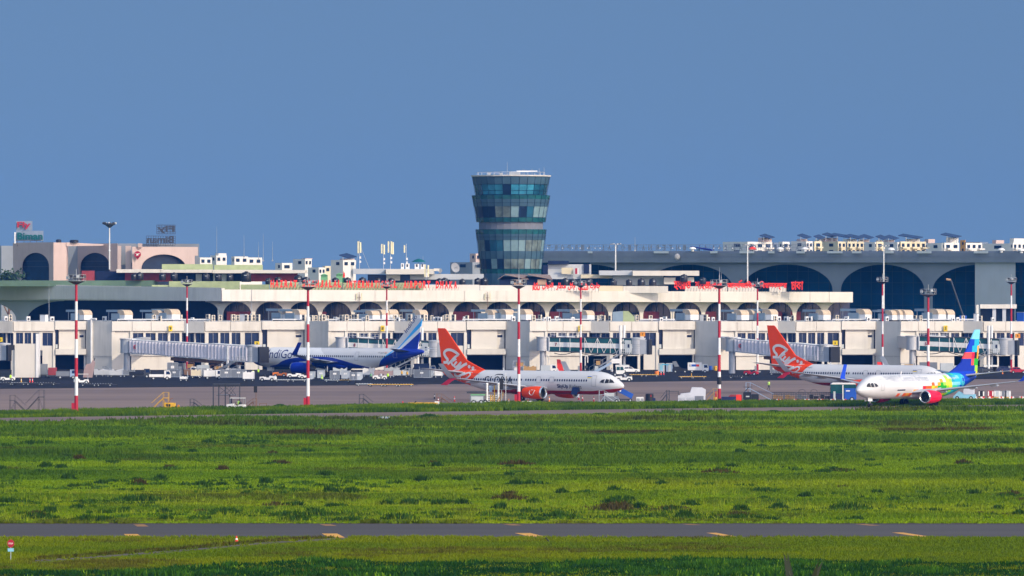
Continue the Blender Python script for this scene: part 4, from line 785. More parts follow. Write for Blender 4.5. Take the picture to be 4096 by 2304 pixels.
# crane-like boom lift inside the vaulted hall
p = PL(1490); t = thing('boom_lift', 'slim boom lift with a raised arm in front of the blue glass hall', 'boom lift', tuple(p.P(3850, 1275)))
MB().tube(p.P(3852, 1262), p.P(3803, 1120), .22, n=6).build('arm', 'dark_metal', t, world=True); MB().tube(p.P(3803, 1120), p.P(3785, 1117), .3, n=6).build('basket', 'brown_wood', t, world=True); MB().bx(p.X(3838), p.X(3866), 1489, 1492, p.Z(1285), p.Z(1262)).build('base', 'blue', t, world=True)
# ------------------------------------------------------------------ airliners (local x forward, y to port, z up, origin under the main wheels)
def crom(P, n):
    P = np.array(P, float); out = []
    for i in range(len(P) - 1):
        p0 = P[max(i - 1, 0)]; p1 = P[i]; p2 = P[i + 1]; p3 = P[min(i + 2, len(P) - 1)]
        for k in range(n):
            t = k / n; out.append(.5 * ((2 * p1) + (-p0 + p2) * t + (2 * p0 - 5 * p1 + 4 * p2 - p3) * t * t + (-p0 + 3 * p1 - 3 * p2 + p3) * t ** 3))
    out.append(P[-1]); return np.array(out)
FUS737 = [(19.6, 2.78, .03, .03), (19.35, 2.80, .42, .40), (18.7, 2.86, .84, .82), (17.8, 2.98, 1.24, 1.22), (16.9, 3.12, 1.50, 1.56), (15.4, 3.27, 1.76, 1.86), (13.4, 3.3, 1.88, 2.0), (10, 3.3, 1.88, 2.0), (5, 3.3, 1.88, 2.0), (0, 3.3, 1.88, 2.0), (-6, 3.3, 1.88, 2.0), (-9, 3.5, 1.84, 1.82), (-12, 3.86, 1.58, 1.44), (-15, 4.25, 1.08, .98), (-17.4, 4.5, .56, .56), (-18.4, 4.62, .2, .24)]
FUS321 = [(22.0, 3.1, .03, .03), (21.75, 3.12, .45, .42), (21.1, 3.18, .92, .88), (20.1, 3.32, 1.36, 1.3), (18.9, 3.5, 1.68, 1.7), (17.3, 3.68, 1.9, 1.98), (15.5, 3.72, 1.98, 2.07), (10, 3.72, 1.98, 2.07), (4, 3.72, 1.98, 2.07), (-2, 3.72, 1.98, 2.07), (-8.5, 3.72, 1.98, 2.07), (-12, 3.95, 1.92, 1.84), (-15.5, 4.35, 1.58, 1.42), (-19, 4.8, 1.02, .95), (-21.6, 5.08, .52, .52), (-22.6, 5.15, .22, .25)]
def make_jet(cfg):
    big = cfg['type'] == 321
    FP = crom(FUS321 if big else FUS737, 4)
    root = thing('airliner', cfg['label'], 'airliner', cfg['loc'], cfg['rz'], 'airliners on the apron')
    root.scale = (cfg.get('scale', 1),) * 3
    paint = cfg['paint']                                      # function (part, centre) -> material index in cfg['mats']
    mats = cfg['mats']
    def fy(x, z):
        i = np.interp(-x, -FP[:, 0], np.arange(len(FP))); j = int(min(i, len(FP) - 2)); f = i - j; q = FP[j] * (1 - f) + FP[j + 1] * f
        return q[2] * math.sqrt(max(0.02, 1 - ((z - q[1]) / q[3]) ** 2))
    def painted(name, bm, part, cuts=(), smooth=True, parent=root):
        for co, nrm, sel in cuts:
            fs = [f for f in bm.faces if sel(f.calc_center_median())] if sel else bm.faces[:]
            ge = set(fs) | {e for f in fs for e in f.edges} | {v for f in fs for v in f.verts}
            bmesh.ops.bisect_plane(bm, geom=list(ge), plane_co=co, plane_no=nrm, dist=1e-4)
        bmesh.ops.recalc_face_normals(bm, faces=bm.faces)
        for f in bm.faces: f.material_index = paint(part, f.calc_center_median()); f.smooth = smooth
        me = bpy.data.meshes.new(name); bm.to_mesh(me); bm.free()
        for m in mats: me.materials.append(M[m] if isinstance(m, str) else m)
        if smooth:
            try: me.set_sharp_from_angle(angle=R(40))
            except Exception: pass
        o = bpy.data.objects.new(name, me); COL.objects.link(o); o.parent = parent; return o
    # fuselage
    bm = bmesh.new(); n = 36; rings = []
    for x, zc, rw, rh in FP: rings.append([bm.verts.new((x, rw * math.cos(2 * math.pi * (i + .5) / n), zc + rh * math.sin(2 * math.pi * (i + .5) / n))) for i in range(n)])
    for a, b in zip(rings, rings[1:]):
        for i in range(n): bm.faces.new((a[i], a[(i + 1) % n], b[(i + 1) % n], b[i]))
    bm.faces.new(rings[0]); bm.faces.new(rings[-1][::-1])
    fus = painted('fuselage', bm, 'fuselage', cfg.get('fcuts', ()))
    # wings, stabilisers and fin as lofted aerofoils
    AF = [(0, 0), (.03, .35), (.12, .72), (.3, 1), (.55, .8), (.8, .35), (1, .02), (.8, -.18), (.5, -.42), (.25, -.5), (.1, -.42), (.02, -.22)]
    def loft(sections, up):
        """sections: (x_le, x_te, position y/z pair, thickness); up 'z' for wings and 'y' for the fin"""
        bm = bmesh.new(); rs_ = []
        for le, te, pa, pb, th in sections:
            c = le - te
            rs_.append([bm.verts.new((le - c * u, pa, pb + th * v) if up == 'z' else (le - c * u, pa + th * v, pb)) for u, v in AF])
        k = len(AF)
        for a, b in zip(rs_, rs_[1:]):
            for i in range(k): bm.faces.new((a[i], a[(i + 1) % k], b[(i + 1) % k], b[i]))
        bm.faces.new(rs_[0]); bm.faces.new(rs_[-1]); return bm
    for s in (1, -1):
        if big: S = [(5.4, -2.2, s * 1.0, 2.9, .55), (4.6, -2.0, s * 2.2, 2.95, .5), (2.2, -1.7, s * 6.5, 3.35, .3), (-2.6, -4.2, s * 17.0, 4.55, .10)]
        else: S = [(5.6, -2.2, s * 1.0, 2.25, .5), (4.6, -2.0, s * 1.95, 2.3, .48), (2.3, -1.6, s * 5.8, 2.72, .28), (-3.0, -4.7, s * 17.1, 4.15, .09)]
        w = painted('wing', loft(S, 'z'), 'wing'); t = S[-1]; le, te, yy, zz = t[0], t[1], t[2], t[3]
        U = [(le, te, yy, zz, .06), (le - .5, te - .25, yy + s * .35, zz + .35, .05), (le - 1.5, te - 1.0, yy + s * .62, zz + 1.35, .05), (le - 2.35, te - 1.75, yy + s * .85, zz + 2.45, .04)]
        bmw = loft([(a, b, c, d, e) for a, b, c, d, e in U], 'z'); painted('winglet', bmw, 'winglet_in' if s > 0 else 'winglet')
        if cfg.get('split'):
            U = [(le - .2, te, yy + s * .05, zz - .03, .05), (le - .9, te - .5, yy + s * .45, zz - .55, .04), (le - 1.5, te - 1.3, yy + s * .75, zz - 1.15, .03)]
            painted('lower_winglet', loft(U, 'z'), 'lower_winglet')
        for fx_, fyy in ((-.6, 4.0), (-1.6, 9.2), (-2.7, 12.6)):
            z = np.interp(fyy, [1.95, 17.1], [S[1][3], S[-1][3]]) - .2
            MB().lathe([(.01, 1.2), (.2, .6), (.26, -.3), (.16, -1.4), (.01, -2.0)], (fx_, s * fyy, z), 'x', 8).build('flap_fairing', 'wing_grey', root, smooth=True)
        # engine
        ex, ey, ez, L = (6.6, 5.75, 1.72, 4.6) if big else (6.3, 4.83, 1.60, 4.1); r = 1.16 if big else 1.06
        bm = bmesh.new(); prof = [(r * .96, ex - .28), (r * 1.03, ex - .9), (r * 1.05, ex - 1.6), (r * .98, ex - 2.8), (r * .80, ex - L)]
        vs = [[bm.verts.new((h, s * ey + q * math.cos(2 * math.pi * i / 24), ez + q * math.sin(2 * math.pi * i / 24))) for i in range(24)] for q, h in prof]
        for a, b in zip(vs, vs[1:]):
            for i in range(24): bm.faces.new((a[i], a[(i + 1) % 24], b[(i + 1) % 24], b[i]))
        en = painted('engine', bm, 'engine')
        MB().lathe([(r * .97, ex - .3), (r * .94, ex - .1), (r * .88, ex), (r * .80, ex - .08), (r * .76, ex - .35)], (0, s * ey, ez), 'x', 24).build('intake_lip', 'lip', en, smooth=True)
        MB().lathe([(r * .76, ex - .36), (r * .74, ex - .95), (.34, ex - .98), (.2, ex - .7), (.01, ex - .5)], (0, s * ey, ez), 'x', 24).build('fan', 'fan', en, smooth=True)
        MB().lathe([(r * .8, ex - L + .02), (r * .5, ex - L - .1), (r * .42, ex - L - .9), (.01, ex - L - 1.5)], (0, s * ey, ez), 'x', 16).build('exhaust_cone', 'dark_metal', en, smooth=True)
        MB().hexa([(ex - 1.4, s * ey - .16, ez + r * .8), (ex - 4.6, s * ey - .16, ez + r * .6), (ex - 4.6, s * ey + .16, ez + r * .6), (ex - 1.4, s * ey + .16, ez + r * .8), (ex - 1.8, s * ey - .12, ez + r + .1), (ex - 5.2, s * ey - .12, ez + r + .45), (ex - 5.2, s * ey + .12, ez + r + .45), (ex - 1.8, s * ey + .12, ez + r + .1)]).build('pylon', 'wing_grey', en)
        # main gear
        g = MB().tube((0, s * 2.86, .5), (.1, s * 2.7, 2.2), .13).tube((.1, s * 2.86, 1.1), (1.1, s * 2.4, 2.0), .07).build('landing_gear', 'grey_metal', root)
        for o_ in (-.42, .42): MB().lathe([(.25, -.17), (.5, -.19), (.57, -.12), (.57, .12), (.5, .19), (.25, .17)], (0, s * 2.86 + o_, .57), 'y', 18).build('wheel', 'tyre', g, smooth=True)
        # tailplane
        if big: S = [(-15.6, -19.6, s * .5, 5.2, .3), (-19.0, -20.6, s * 6.2, 5.75, .07)]
        else: S = [(-13.2, -17.4, s * .4, 4.75, .28), (-17.2, -18.6, s * 7.1, 5.6, .06)]
        painted('tailplane', loft(S, 'z'), 'tailplane')
    nx = 16.9 if big else 15.6
    g = MB().tube((nx, 0, .4), (nx, 0, 2.0), .09).tube((nx + .05, 0, 1.3), (nx + .8, 0, 2.1), .05).build('nose_gear', 'grey_metal', root)
    for o_ in (-.22, .22): MB().lathe([(.1, -.1), (.3, -.11), (.36, -.07), (.36, .07), (.3, .11), (.1, .1)], (nx, o_, .36), 'y', 16).build('wheel', 'tyre', g, smooth=True)
    for s in (.32, -.32): MB().bx(nx - .2, nx + 1.1, s - .03, s + .03, 1.0, 1.75).build('gear_door', cfg.get('door_mat', 'white_paint'), g)
    # belly fairing
    zb = 1.62 if big else 1.28
    MB().lathe([(.02, 5.8), (1.0, 4.9), (1.55, 3.4), (1.75, 1), (1.7, -2), (1.2, -4.2), (.02, -6)], (0, 0, 0), 'x', 18).build('belly_fairing', cfg.get('belly', 'wing_grey'), root, smooth=True).matrix_local = Matrix.Translation((0, 0, zb + .55)) @ Matrix.Diagonal((1, 1, .45, 1))
    # fin
    bm = bmesh.new(); fin = cfg['fin']; N = len(fin); th = .17
    a = [bm.verts.new((x, -th * (1 - .5 * (z - 5) / 7.5), z)) for x, z in fin]; b = [bm.verts.new((x, th * (1 - .5 * (z - 5) / 7.5), z)) for x, z in fin]
    bm.faces.new(a); bm.faces.new(b[::-1])
    for i in range(N): bm.faces.new((a[i], b[i], b[(i + 1) % N], a[(i + 1) % N]))
    painted('tail_fin', bm, 'fin', cfg.get('tcuts', ()), smooth=False)
    # decals on one flank
    s = cfg['side']
    def decal(name, polys_v, polys_f, m, surf='fus', off=.03, s=s):
        bm = bmesh.new(); vs = [bm.verts.new((v[0], 0, v[1])) for v in polys_v]
        for f in polys_f:
            try: bm.faces.new([vs[i] for i in f])
            except ValueError: pass
        zs = [v[1] for v in polys_v]; z = math.floor(min(zs) * 5) / 5
        xs_ = [v[0] for v in polys_v]
        while z < max(zs) and surf == 'fus':
            bmesh.ops.bisect_plane(bm, geom=bm.verts[:] + bm.edges[:] + bm.faces[:], plane_co=(0, 0, z), plane_no=(0, 0, 1), dist=1e-5); z += .2
        xq = math.floor(min(xs_)) 
        while xq < max(xs_):
            bmesh.ops.bisect_plane(bm, geom=bm.verts[:] + bm.edges[:] + bm.faces[:], plane_co=(xq, 0, 0), plane_no=(1, 0, 0), dist=1e-5); xq += .6
        for v in bm.verts:
            x, z = v.co.x, v.co.z
            yf = fy(x, z) if FP[-1][0] < x < FP[0][0] else 0
            top = np.interp(-x, -FP[:, 0], FP[:, 1] + FP[:, 3])
            if surf == 'fus' or (surf == 'both' and z < top - .25): v.co.y = s * (yf + off)
            else: v.co.y = s * (th * (1 - .5 * (z - 5) / 7.5) + off)
        me = bpy.data.meshes.new(name); bm.to_mesh(me); bm.free(); me.materials.append(M[m])
        o = bpy.data.objects.new(name, me); COL.objects.link(o); o.parent = root; return o
    def words(name, txt, xl, zb_, w, h, m, **k):
        vs, fs = text_verts(txt, 0, w, h, **k)
        # read left to right on the flank seen: towards the nose on starboard, towards the tail on port
        return decal(name, [(xl - s * v.x, zb_ + v.z) for v in vs], fs, m)
    def strokes(name, paths, r, m, surf='both', off=.05, taper=None):
        V, Fc = [], []
        for pi, P in enumerate(paths):
            Q = crom([(p[0], p[1]) for p in P], 8) if len(P) > 2 else np.array(P, float); rr_ = r[pi] if isinstance(r, (list, tuple)) else r
            b = len(V)
            for i, q in enumerate(Q):
                t = Q[min(i + 1, len(Q) - 1)] - Q[max(i - 1, 0)]; t = t / (np.linalg.norm(t) + 1e-9); nn = np.array([-t[1], t[0]])
                V += [tuple(q + nn * rr_), tuple(q - nn * rr_)]
                if i: Fc.append((b + 2 * i - 2, b + 2 * i - 1, b + 2 * i + 1, b + 2 * i))
        return decal(name, V, Fc, m, surf, off)
    def disc(name, c, r, m, surf='both', off=.05):
        V = [(c[0] + r * math.cos(2 * math.pi * i / 16), c[1] + r * math.sin(2 * math.pi * i / 16)) for i in range(16)]; return decal(name, V, [tuple(range(16))], m, surf, off)
    def rrect(name, xa, xb, za, zb_, m, off=.03): return decal(name, [(xa, za), (xb, za), (xb, zb_), (xa, zb_)], [(0, 1, 2, 3)], m, 'fus', off)
    # cabin windows and doors
    for x in cfg['windows']:
        z = 4.12 if big else 3.72; hw, hh = .13, .19
        V = [(x + hw * a, z + hh * b) for a, b in ((-1, -.6), (-.6, -1), (.6, -1), (1, -.6), (1, .6), (.6, 1), (-.6, 1), (-1, .6))]
        decal('cabin_window', V, [tuple(range(8))], cfg.get('winmat', 'dark_glass'))
    for x, za, zb_ in cfg['doors']:
        d = MB(); o = strokes('cabin_door', [[(x - .42, za), (x + .42, za)], [(x + .42, za), (x + .42, zb_)], [(x + .42, zb_), (x - .42, zb_)], [(x - .42, zb_), (x - .42, za)]], .03, 'grey_metal', 'fus', .025)
    if cfg.get('cockpit', True):
        k, kz = (2.3, .45) if big else (0, 0)
        for sd in (1, -1):
            for pts in ([(15.75, 3.45), (16.5, 3.30), (16.62, 3.98), (16.1, 3.86)], [(16.68, 3.30), (17.4, 3.32), (17.32, 3.92), (16.82, 4.02)], [(17.47, 3.33), (18.28, 3.36), (17.98, 3.74), (17.4, 4.06)]):
                decal('cockpit_window', [(x + k, z + kz) for x, z in pts], [tuple(range(len(pts)))], 'black', 'fus', .035, s=sd)
    for x in (6.0, -5.5): MB().hexa([(x, -.02, 5.2), (x - .35, -.02, 5.2), (x - .35, .02, 5.2), (x, .02, 5.2), (x - .25, -.01, 5.75), (x - .4, -.01, 5.75), (x - .4, .01, 5.75), (x - .25, .01, 5.75)]).build('antenna', 'white_paint', root)
    return root, words, strokes, disc, rrect, decal
def gloss(name, col, rough=.32): m = mat(name, col, rough, mott=.03, scale=.4, spec=.5); m.node_tree.nodes['Principled BSDF'].inputs['Coat Weight'].default_value = .1 if col[1] > .5 else 0; m.node_tree.nodes['Principled BSDF'].inputs['Specular IOR Level'].default_value = .5 if col[1] > .5 else .15; M[name] = m
gloss('jet_white', (.64, .64, .65)); gloss('jet_orange', (.85, .065, .002), .5); gloss('jet_red', (.38, .015, .02)); gloss('jet_blue', (.008, .03, .34)); gloss('jet_navy', (.006, .015, .14)); gloss('jet_sky', (.02, .28, .75)); gloss('jet_crimson', (.80, .01, .05))
for n_, c in dict(px_orange=(.85, .12, .01), px_red=(.70, .01, .03), px_amber=(.85, .36, .01), px_yellow=(.85, .66, .02), px_lime=(.35, .70, .02), px_green=(.02, .38, .02), px_mint=(.05, .60, .35), px_cyan=(.02, .42, .62), px_teal=(.01, .30, .42), px_sky=(.20, .62, .80), px_black=(.01, .01, .02), px_blue=(.005, .05, .50), px_coral=(.80, .08, .07)).items(): gloss(n_, c)
FIN737 = [(-9.4, 4.9), (-9.4, 5.2), (-11.5, 6.0), (-13.6, 6.95), (-18.1, 12.3), (-18.4, 12.5), (-19.9, 12.5), (-18.7, 4.75), (-15, 4.3)]
# --- two white and orange jets
def sky_paint(part, c):
    if part == 'fuselage':
        edge = -9.6 - (5.2 - c.z) * 1.02
        if c.x < edge: return 1
        return 2 if c.z < 1.92 + max(0, c.x - 14) * .10 else 0
    if part == 'fin': return 1
    return {'wing': 3, 'winglet': 3, 'winglet_in': 3, 'lower_winglet': 4, 'engine': 1, 'tailplane': 3}[part]
SKM = ['jet_white', 'jet_orange', 'jet_red', 'wing_grey', 'red_paint']
SKC = [((-9.6, 0, 5.2), Vector((1, 0, -1.02)).normalized(), lambda c: -14.5 < c.x < -8), ((14, 0, 1.92), (0, 0, 1), lambda c: c.z < 2.6 and -14 < c.x < 14.2), ((14, 0, 1.92), Vector((-.1, 0, 1)).normalized(), lambda c: c.z < 3 and c.x > 13.5)]
WIN_A = [13.1 - .508 * i for i in range(14)] + [5.2 - .508 * i for i in range(4)] + [2.4 - .508 * i for i in range(5)] + [-.6 - .508 * i for i in range(22)]
def sky_jet(loc, rz, label, extra):
    root, words, strokes, disc, rrect, decal = make_jet(dict(type=737, label=label, loc=loc, rz=rz, paint=sky_paint, mats=SKM, fcuts=SKC, fin=FIN737, split=True, side=-1, windows=WIN_A, doors=[(14.55, 2.75, 4.55), (5.75, 3.25, 4.25), (3.0, 3.25, 4.25), (-13.1, 3.2, 4.6)], belly='jet_red', door_mat='jet_red'))
    # brush lettering over fin and tail, traced in photo pixels of the nearer jet
    q = lambda x, y: (-19.9 + ((1536 + x / 3.623) - 1758) / 18.4, (1599.7 - (1280 + y / 3.623)) / 22.96)
    P = [[(1118, 508), (1065, 462), (1000, 432), (940, 436), (905, 475), (922, 528), (955, 575), (938, 610), (895, 612)], [(1105, 505), (1050, 545), (1000, 600), (955, 640)], [(1080, 560), (1010, 605)], [(1010, 600), (1020, 640), (1045, 662)],
         [(1088, 600), (1052, 650), (1072, 682), (1120, 640), (1150, 605)], [(1150, 605), (1120, 670), (1050, 735), (985, 742)], [(1235, 628), (1180, 655), (1110, 715), (1100, 780), (1150, 812), (1220, 780), (1290, 735), (1370, 735)], [(1215, 770), (1190, 830), (1185, 870)], [(1240, 790), (1310, 755), (1345, 790), (1290, 840), (1225, 850)]]
    strokes('tail_lettering', [[q(*p_) for p_ in A] for A in P], [.24, .2, .17, .17, .18, .17, .24, .12, .14], 'jet_white')
    for c in ((1266, 672), (1320, 690)): disc('lettering_dot', q(*c), .30, 'jet_white')
    strokes('engine_mark', [[(0, 0), (.1, 0)]], .01, 'jet_white', 'fus')
    rrect('flag_stripe', 13.2, 14.0, 4.3, 4.46, 'blue'); rrect('flag_stripe', 13.2, 14.0, 4.14, 4.3, 'px_yellow')
    e = MB(); 
    for P_ in ([(-.42, .42), (-.55, 0), (-.3, -.4), (.1, -.38), (.35, 0), (.6, .5)],):
        Q = crom(P_, 6); ex, ey, ez, r = 4.55, -4.83, 1.60, 1.12
        for a_, b_ in zip(Q, Q[1:]): e.tube((ex + a_[0], ey - math.sqrt(r * r - (a_[1] * .9) ** 2), ez + a_[1] * .9), (ex + b_[0], ey - math.sqrt(r * r - (b_[1] * .9) ** 2), ez + b_[1] * .9), .06, n=5)
    for dx in (-.12, .12): e.sph((ex + dx, ey - math.sqrt(r * r - .2), ez + .48), .07, 6)
    e.build('engine_mark', 'jet_white', root)
    if extra:
        words('title', 'GLORIA', -8.5, 3.02, 6.0, 1.25, 'black')
        strokes('title_crown', [[(-6.4, 4.42), (-6.0, 4.6), (-5.0, 4.6), (-4.6, 4.42)]], .06, 'black', 'fus')
        words('title', 'SkyUp', 6.9, 2.2, 2.3, .85, 'navy', bold=.03); words('title', 'Airlines', 9.4, 2.3, 2.6, .72, 'dark_metal')
        words('registration', 'UR-SQC', -11.2, 4.45, 1.4, .28, 'dark_metal')
        MB().bx(10.2, 11.5, -1.9, -1.5, 1.75, 2.5).build('cargo_door_opening', 'void', root)
        MB().hexa([(11.5, -1.92, 2.5), (10.2, -1.92, 2.5), (10.2, -2.4, 1.35), (11.5, -2.4, 1.35), (11.5, -1.85, 2.55), (10.2, -1.85, 2.55), (10.2, -2.35, 1.3), (11.5, -2.35, 1.3)]).build('cargo_door', 'navy', root)
    else: words('registration', 'UR-SQO', -10.6, 4.55, 1.6, .3, 'dark_metal')
    return root
a = G(2122, 1605); sky_jet((a.x, a.y, 0), R(-36), 'white airliner with orange script tail and dark GLORIA-style title parked beside a mast'.replace('GLORIA-style ', ''), True)
a = G(3428, 1573); sky_jet((a.x, a.y, 0), R(-36), 'white airliner with orange script tail half hidden behind the taxiing jet', False)
# --- blue and white jet at the gate
def curve_mat(name, base, dark, stripe):
    m = mat(name, base, .32, mott=.02); n = m.node_tree.nodes; l = m.node_tree.links; b = n['Principled BSDF']; b.inputs['Coat Weight'].default_value = .3
    t = n.new('ShaderNodeTexCoord'); sp = n.new('ShaderNodeSeparateXYZ'); l.new(t.outputs['Object'], sp.inputs[0])
    mp = n.new('ShaderNodeMapRange'); mp.inputs['From Min'].default_value = -24; mp.inputs['From Max'].default_value = 24; l.new(sp.outputs['X'], mp.inputs['Value'])
    def below(pts):
        fc = n.new('ShaderNodeFloatCurve'); cv = fc.mapping.curves[0]
        for x, z in pts: cv.points.new((x + 24) / 48, z / 14)
        cv.points[0].location = (0, pts[-1][1] / 14); cv.points[-1].location = (1, pts[0][1] / 14)
        for p_ in cv.points: p_.handle_type = 'AUTO_CLAMPED'
        fc.mapping.update(); l.new(mp.outputs[0], fc.inputs['Value'])
        z = n.new('ShaderNodeMath'); z.operation = 'DIVIDE'; z.inputs[1].default_value = 14; l.new(sp.outputs['Z'], z.inputs[0])
        c = n.new('ShaderNodeMath'); c.operation = 'LESS_THAN'; l.new(z.outputs[0], c.inputs[0]); l.new(fc.outputs[0], c.inputs[1]); return c
    src = b.inputs['Base Color'].links[0].from_socket
    for pts, col in stripe:
        c1 = below(pts); mx = n.new('ShaderNodeMix'); mx.data_type = 'RGBA'; mx.inputs['B'].default_value = (*col, 1)
        l.new(c1.outputs[0], mx.inputs['Factor']); l.new(src, mx.inputs['A']); src = mx.outputs['Result']
    l.new(src, b.inputs['Base Color']); M[name] = m
front = [(16.5, 2.0), (14.5, 2.3), (12.6, 3.05), (10.2, 3.6), (7.8, 3.8), (3.7, 3.98), (-.3, 3.85), (-2.7, 3.4), (-5.9, 2.65), (-9.2, 1.95), (-10.5, 1.6)]
swoosh = [(19, 2.2), (16.5, 2.7), (14.5, 3.0), (12.6, 3.4), (10.2, 3.75), (8, 3.8)]
curve_mat('gate_jet_paint', (.64, .64, .65), None, [([(24, 1)] + [(19, 2.0)] + swoosh + [(3, 3.5), (-2, 2), (-11, 1.2), (-12.8, 3.2), (-15.5, 5.3), (-21.7, 11.0), (-24, 13)], (.05, .40, .85)),
    ([(24, .5), (-13, .5), (-13.6, 2.6), (-15.5, 4.9), (-21.7, 9.95), (-24, 11.8)], (.80, .80, .80)),
    ([(24, .5), (18, 1.4)] + front + [(-11.4, 2.0), (-13.3, 3.5), (-17.2, 5.8), (-21.4, 8.8), (-24, 10.6)], (.008, .03, .34))])
mk('px_dummy', (.1, .1, .1))
def ind_paint(part, c): return {'fuselage': 0, 'fin': 0, 'wing': 1, 'winglet': 2, 'winglet_in': 2, 'engine': 2, 'tailplane': 1}[part]
FIN321 = [(-13.6, 5.2), (-13.6, 5.75), (-15.2, 6.3), (-20.2, 11.5), (-20.6, 11.76), (-22.3, 11.76), (-20.9, 5.3), (-18, 4.8)]
a = G(1345, 1506)
root, words, strokes, disc, rrect, decal = make_jet(dict(type=321, label='blue and white airliner parked nose in at the corrugated jet bridge', loc=(a.x, a.y, 0), rz=R(142), scale=1.095, paint=ind_paint, mats=['gate_jet_paint', 'wing_grey', 'jet_blue'], fin=FIN321, side=1,
    windows=[9.4 - .53 * i for i in range(30)] + [-7.6 - .53 * i for i in range(16)], doors=[(17.6, 3.1, 5.0), (-6.9, 3.3, 5.0), (-16.4, 3.9, 5.5)], belly='jet_blue', cockpit=True, winmat='dark_metal'))
words('title', 'IndiGo', 16.6, 3.6, 6.6, 1.75, 'jet_navy', shear=.08)
words('registration', 'VT-ILO', -12.2, 4.75, 1.5, .26, 'dark_metal'); rrect('flag_stripe', -14.4, -13.9, 4.93, 5.02, 'orange'); rrect('flag_stripe', -14.4, -13.9, 4.75, 4.83, 'flag_green')
vs, fs = text_verts('IndiGo', 0, 4.3, .95); an = math.atan2(11.2 - 8.3, -(-21.7 + 19.2)) ; ca, sa = math.cos(R(50)), math.sin(R(50))
decal('fin_title', [(-18.35 - (v.x * ca - v.z * sa), 8.75 + v.x * sa + v.z * ca) for v in vs], fs, 'jet_navy', 'fin', .03)
# --- taxiing cargo jet with coloured blocks
PX = ['jet_white', 'jet_blue', 'jet_crimson', 'wing_grey', 'px_orange', 'px_red', 'px_amber', 'px_yellow', 'px_lime', 'px_green', 'px_mint', 'px_cyan', 'px_teal', 'px_sky', 'px_black', 'px_blue', 'px_coral', 'jet_navy']
IX = {k: i for i, k in enumerate(PX)}
hr = random.Random(5); HT = [[hr.random() for _ in range(12)] for _ in range(60)]; HC = [[hr.random() for _ in range(12)] for _ in range(60)]
CW, CH = .95, .55
def cell(c): return int((c.x + 20) // CW), int(c.z // CH)
TE = lambda z: -19.9 + (12.5 - z) * .155
def cen_paint(part, c):
    if part == 'fuselage':
        i, j = cell(c); x = i * CW - 20 + CW / 2 - 2.6; z = j * CH + CH / 2; h, g = HT[i][j], HC[i][j]
        if x < -12.8: return IX['px_blue'] if x < -14.6 or h < .4 else IX['px_cyan']
        if x < -10.2: pal = ['px_cyan', 'px_cyan', 'px_sky', 'px_mint', 'px_teal']; return IX[pal[int(g * 5)]]
        if x > 6.4: return 0
        if x > 1.8: return IX[['px_orange', 'px_red', 'px_amber'][int(g * 3)]] if 1.4 < z < 2.4 and h < .93 and z < 2.6 - .12 * x + .4 else 0
        lim = 3.1 + max(0, .8 - x) * .125
        if z > lim + (h - .45) * 1.1: return 0
        if z < 2.3 and x > -3: return 0
        if x < -7.2: pal = ['px_green', 'px_lime', 'px_lime', 'px_green', 'px_mint', 'px_yellow']
        elif x < -4.4: pal = ['px_green', 'px_lime', 'px_amber', 'px_green', 'px_orange', 'px_yellow']
        elif x < -1.6: pal = ['px_amber', 'px_orange', 'px_red', 'px_lime', 'px_orange', 'px_yellow']
        else: pal = ['px_orange', 'px_amber', 'px_red', 'px_yellow', 'px_orange', 'px_amber']
        if x > -7 and h > .82: return 0
        return IX[pal[int(g * 6)]]
    if part == 'fin':
        z = c.z; xi = c.x - TE(z)
        if z > 10.9: return IX['px_sky']
        if z > 9.8: return IX['px_cyan'] if xi < 1.6 else IX['px_blue']
        if z > 8.7: return IX['px_amber'] if xi < .5 else (IX['px_cyan'] if xi < 2.2 else IX['px_blue'])
        if z > 7.63: return IX['px_amber'] if xi < .5 else (IX['px_black'] if xi < 1.3 else (IX['jet_crimson'] if xi < 2.2 else IX['px_coral']))
        if z > 6.5: return IX['px_green'] if xi < 1.3 else (IX['px_coral'] if xi < 2.2 else IX['jet_blue'])
        if z > 5.5: return IX['px_lime'] if xi < .9 else IX['jet_blue']
        return IX['px_yellow'] if xi < .5 else IX['px_blue']
    return {'wing': 3, 'winglet': 15, 'winglet_in': 15, 'engine': 2, 'tailplane': 3}[part]
fc = [((i * CW - 20, 0, 0), (1, 0, 0), lambda c: -13 < c.x < 10) for i in range(7, 32)] + [((0, 0, j * CH), (0, 0, 1), lambda c: -11 < c.x < 10) for j in range(2, 11)]
tcut = [((0, 0, z), (0, 0, 1), None) for z in (10.9, 9.8, 8.7, 7.63, 6.5, 5.5)] + [((TE(0) + k, 0, 0), Vector((1, 0, .155)).normalized(), None) for k in (.5, .9, 1.3, 1.6, 2.2)]
a = G(3676, 1622.5)
root, words, strokes, disc, rrect, decal = make_jet(dict(type=737, label='white cargo jet with red engines and rainbow block tail on the taxiway', loc=(a.x, a.y, 0), rz=R(180 + 55), paint=cen_paint, mats=PX, fcuts=fc, tcuts=tcut, fin=FIN737, side=1, windows=[], doors=[(14.5, 2.75, 4.55)], belly='white_paint'))
words('title', '中州航空', 13.2, 4.12, 4.3, 1.05, 'steel'); words('title', 'Central Airlines', 8.4, 4.12, 8.8, 1.0, 'steel')
words('registration', 'B-220Y', -7.6, 4.3, 1.9, .36, 'white_paint'); rrect('cargo_door_slot', 7.4, 9.9, 2.62, 2.82, 'void')
strokes('tail_emblem', [[(-11.2, 3.8), (-11.4, 4.6), (-11.8, 4.9), (-12.1, 4.4), (-11.9, 3.6), (-11.5, 3.4), (-11.2, 3.8)]], .06, 'px_sky', 'fus')
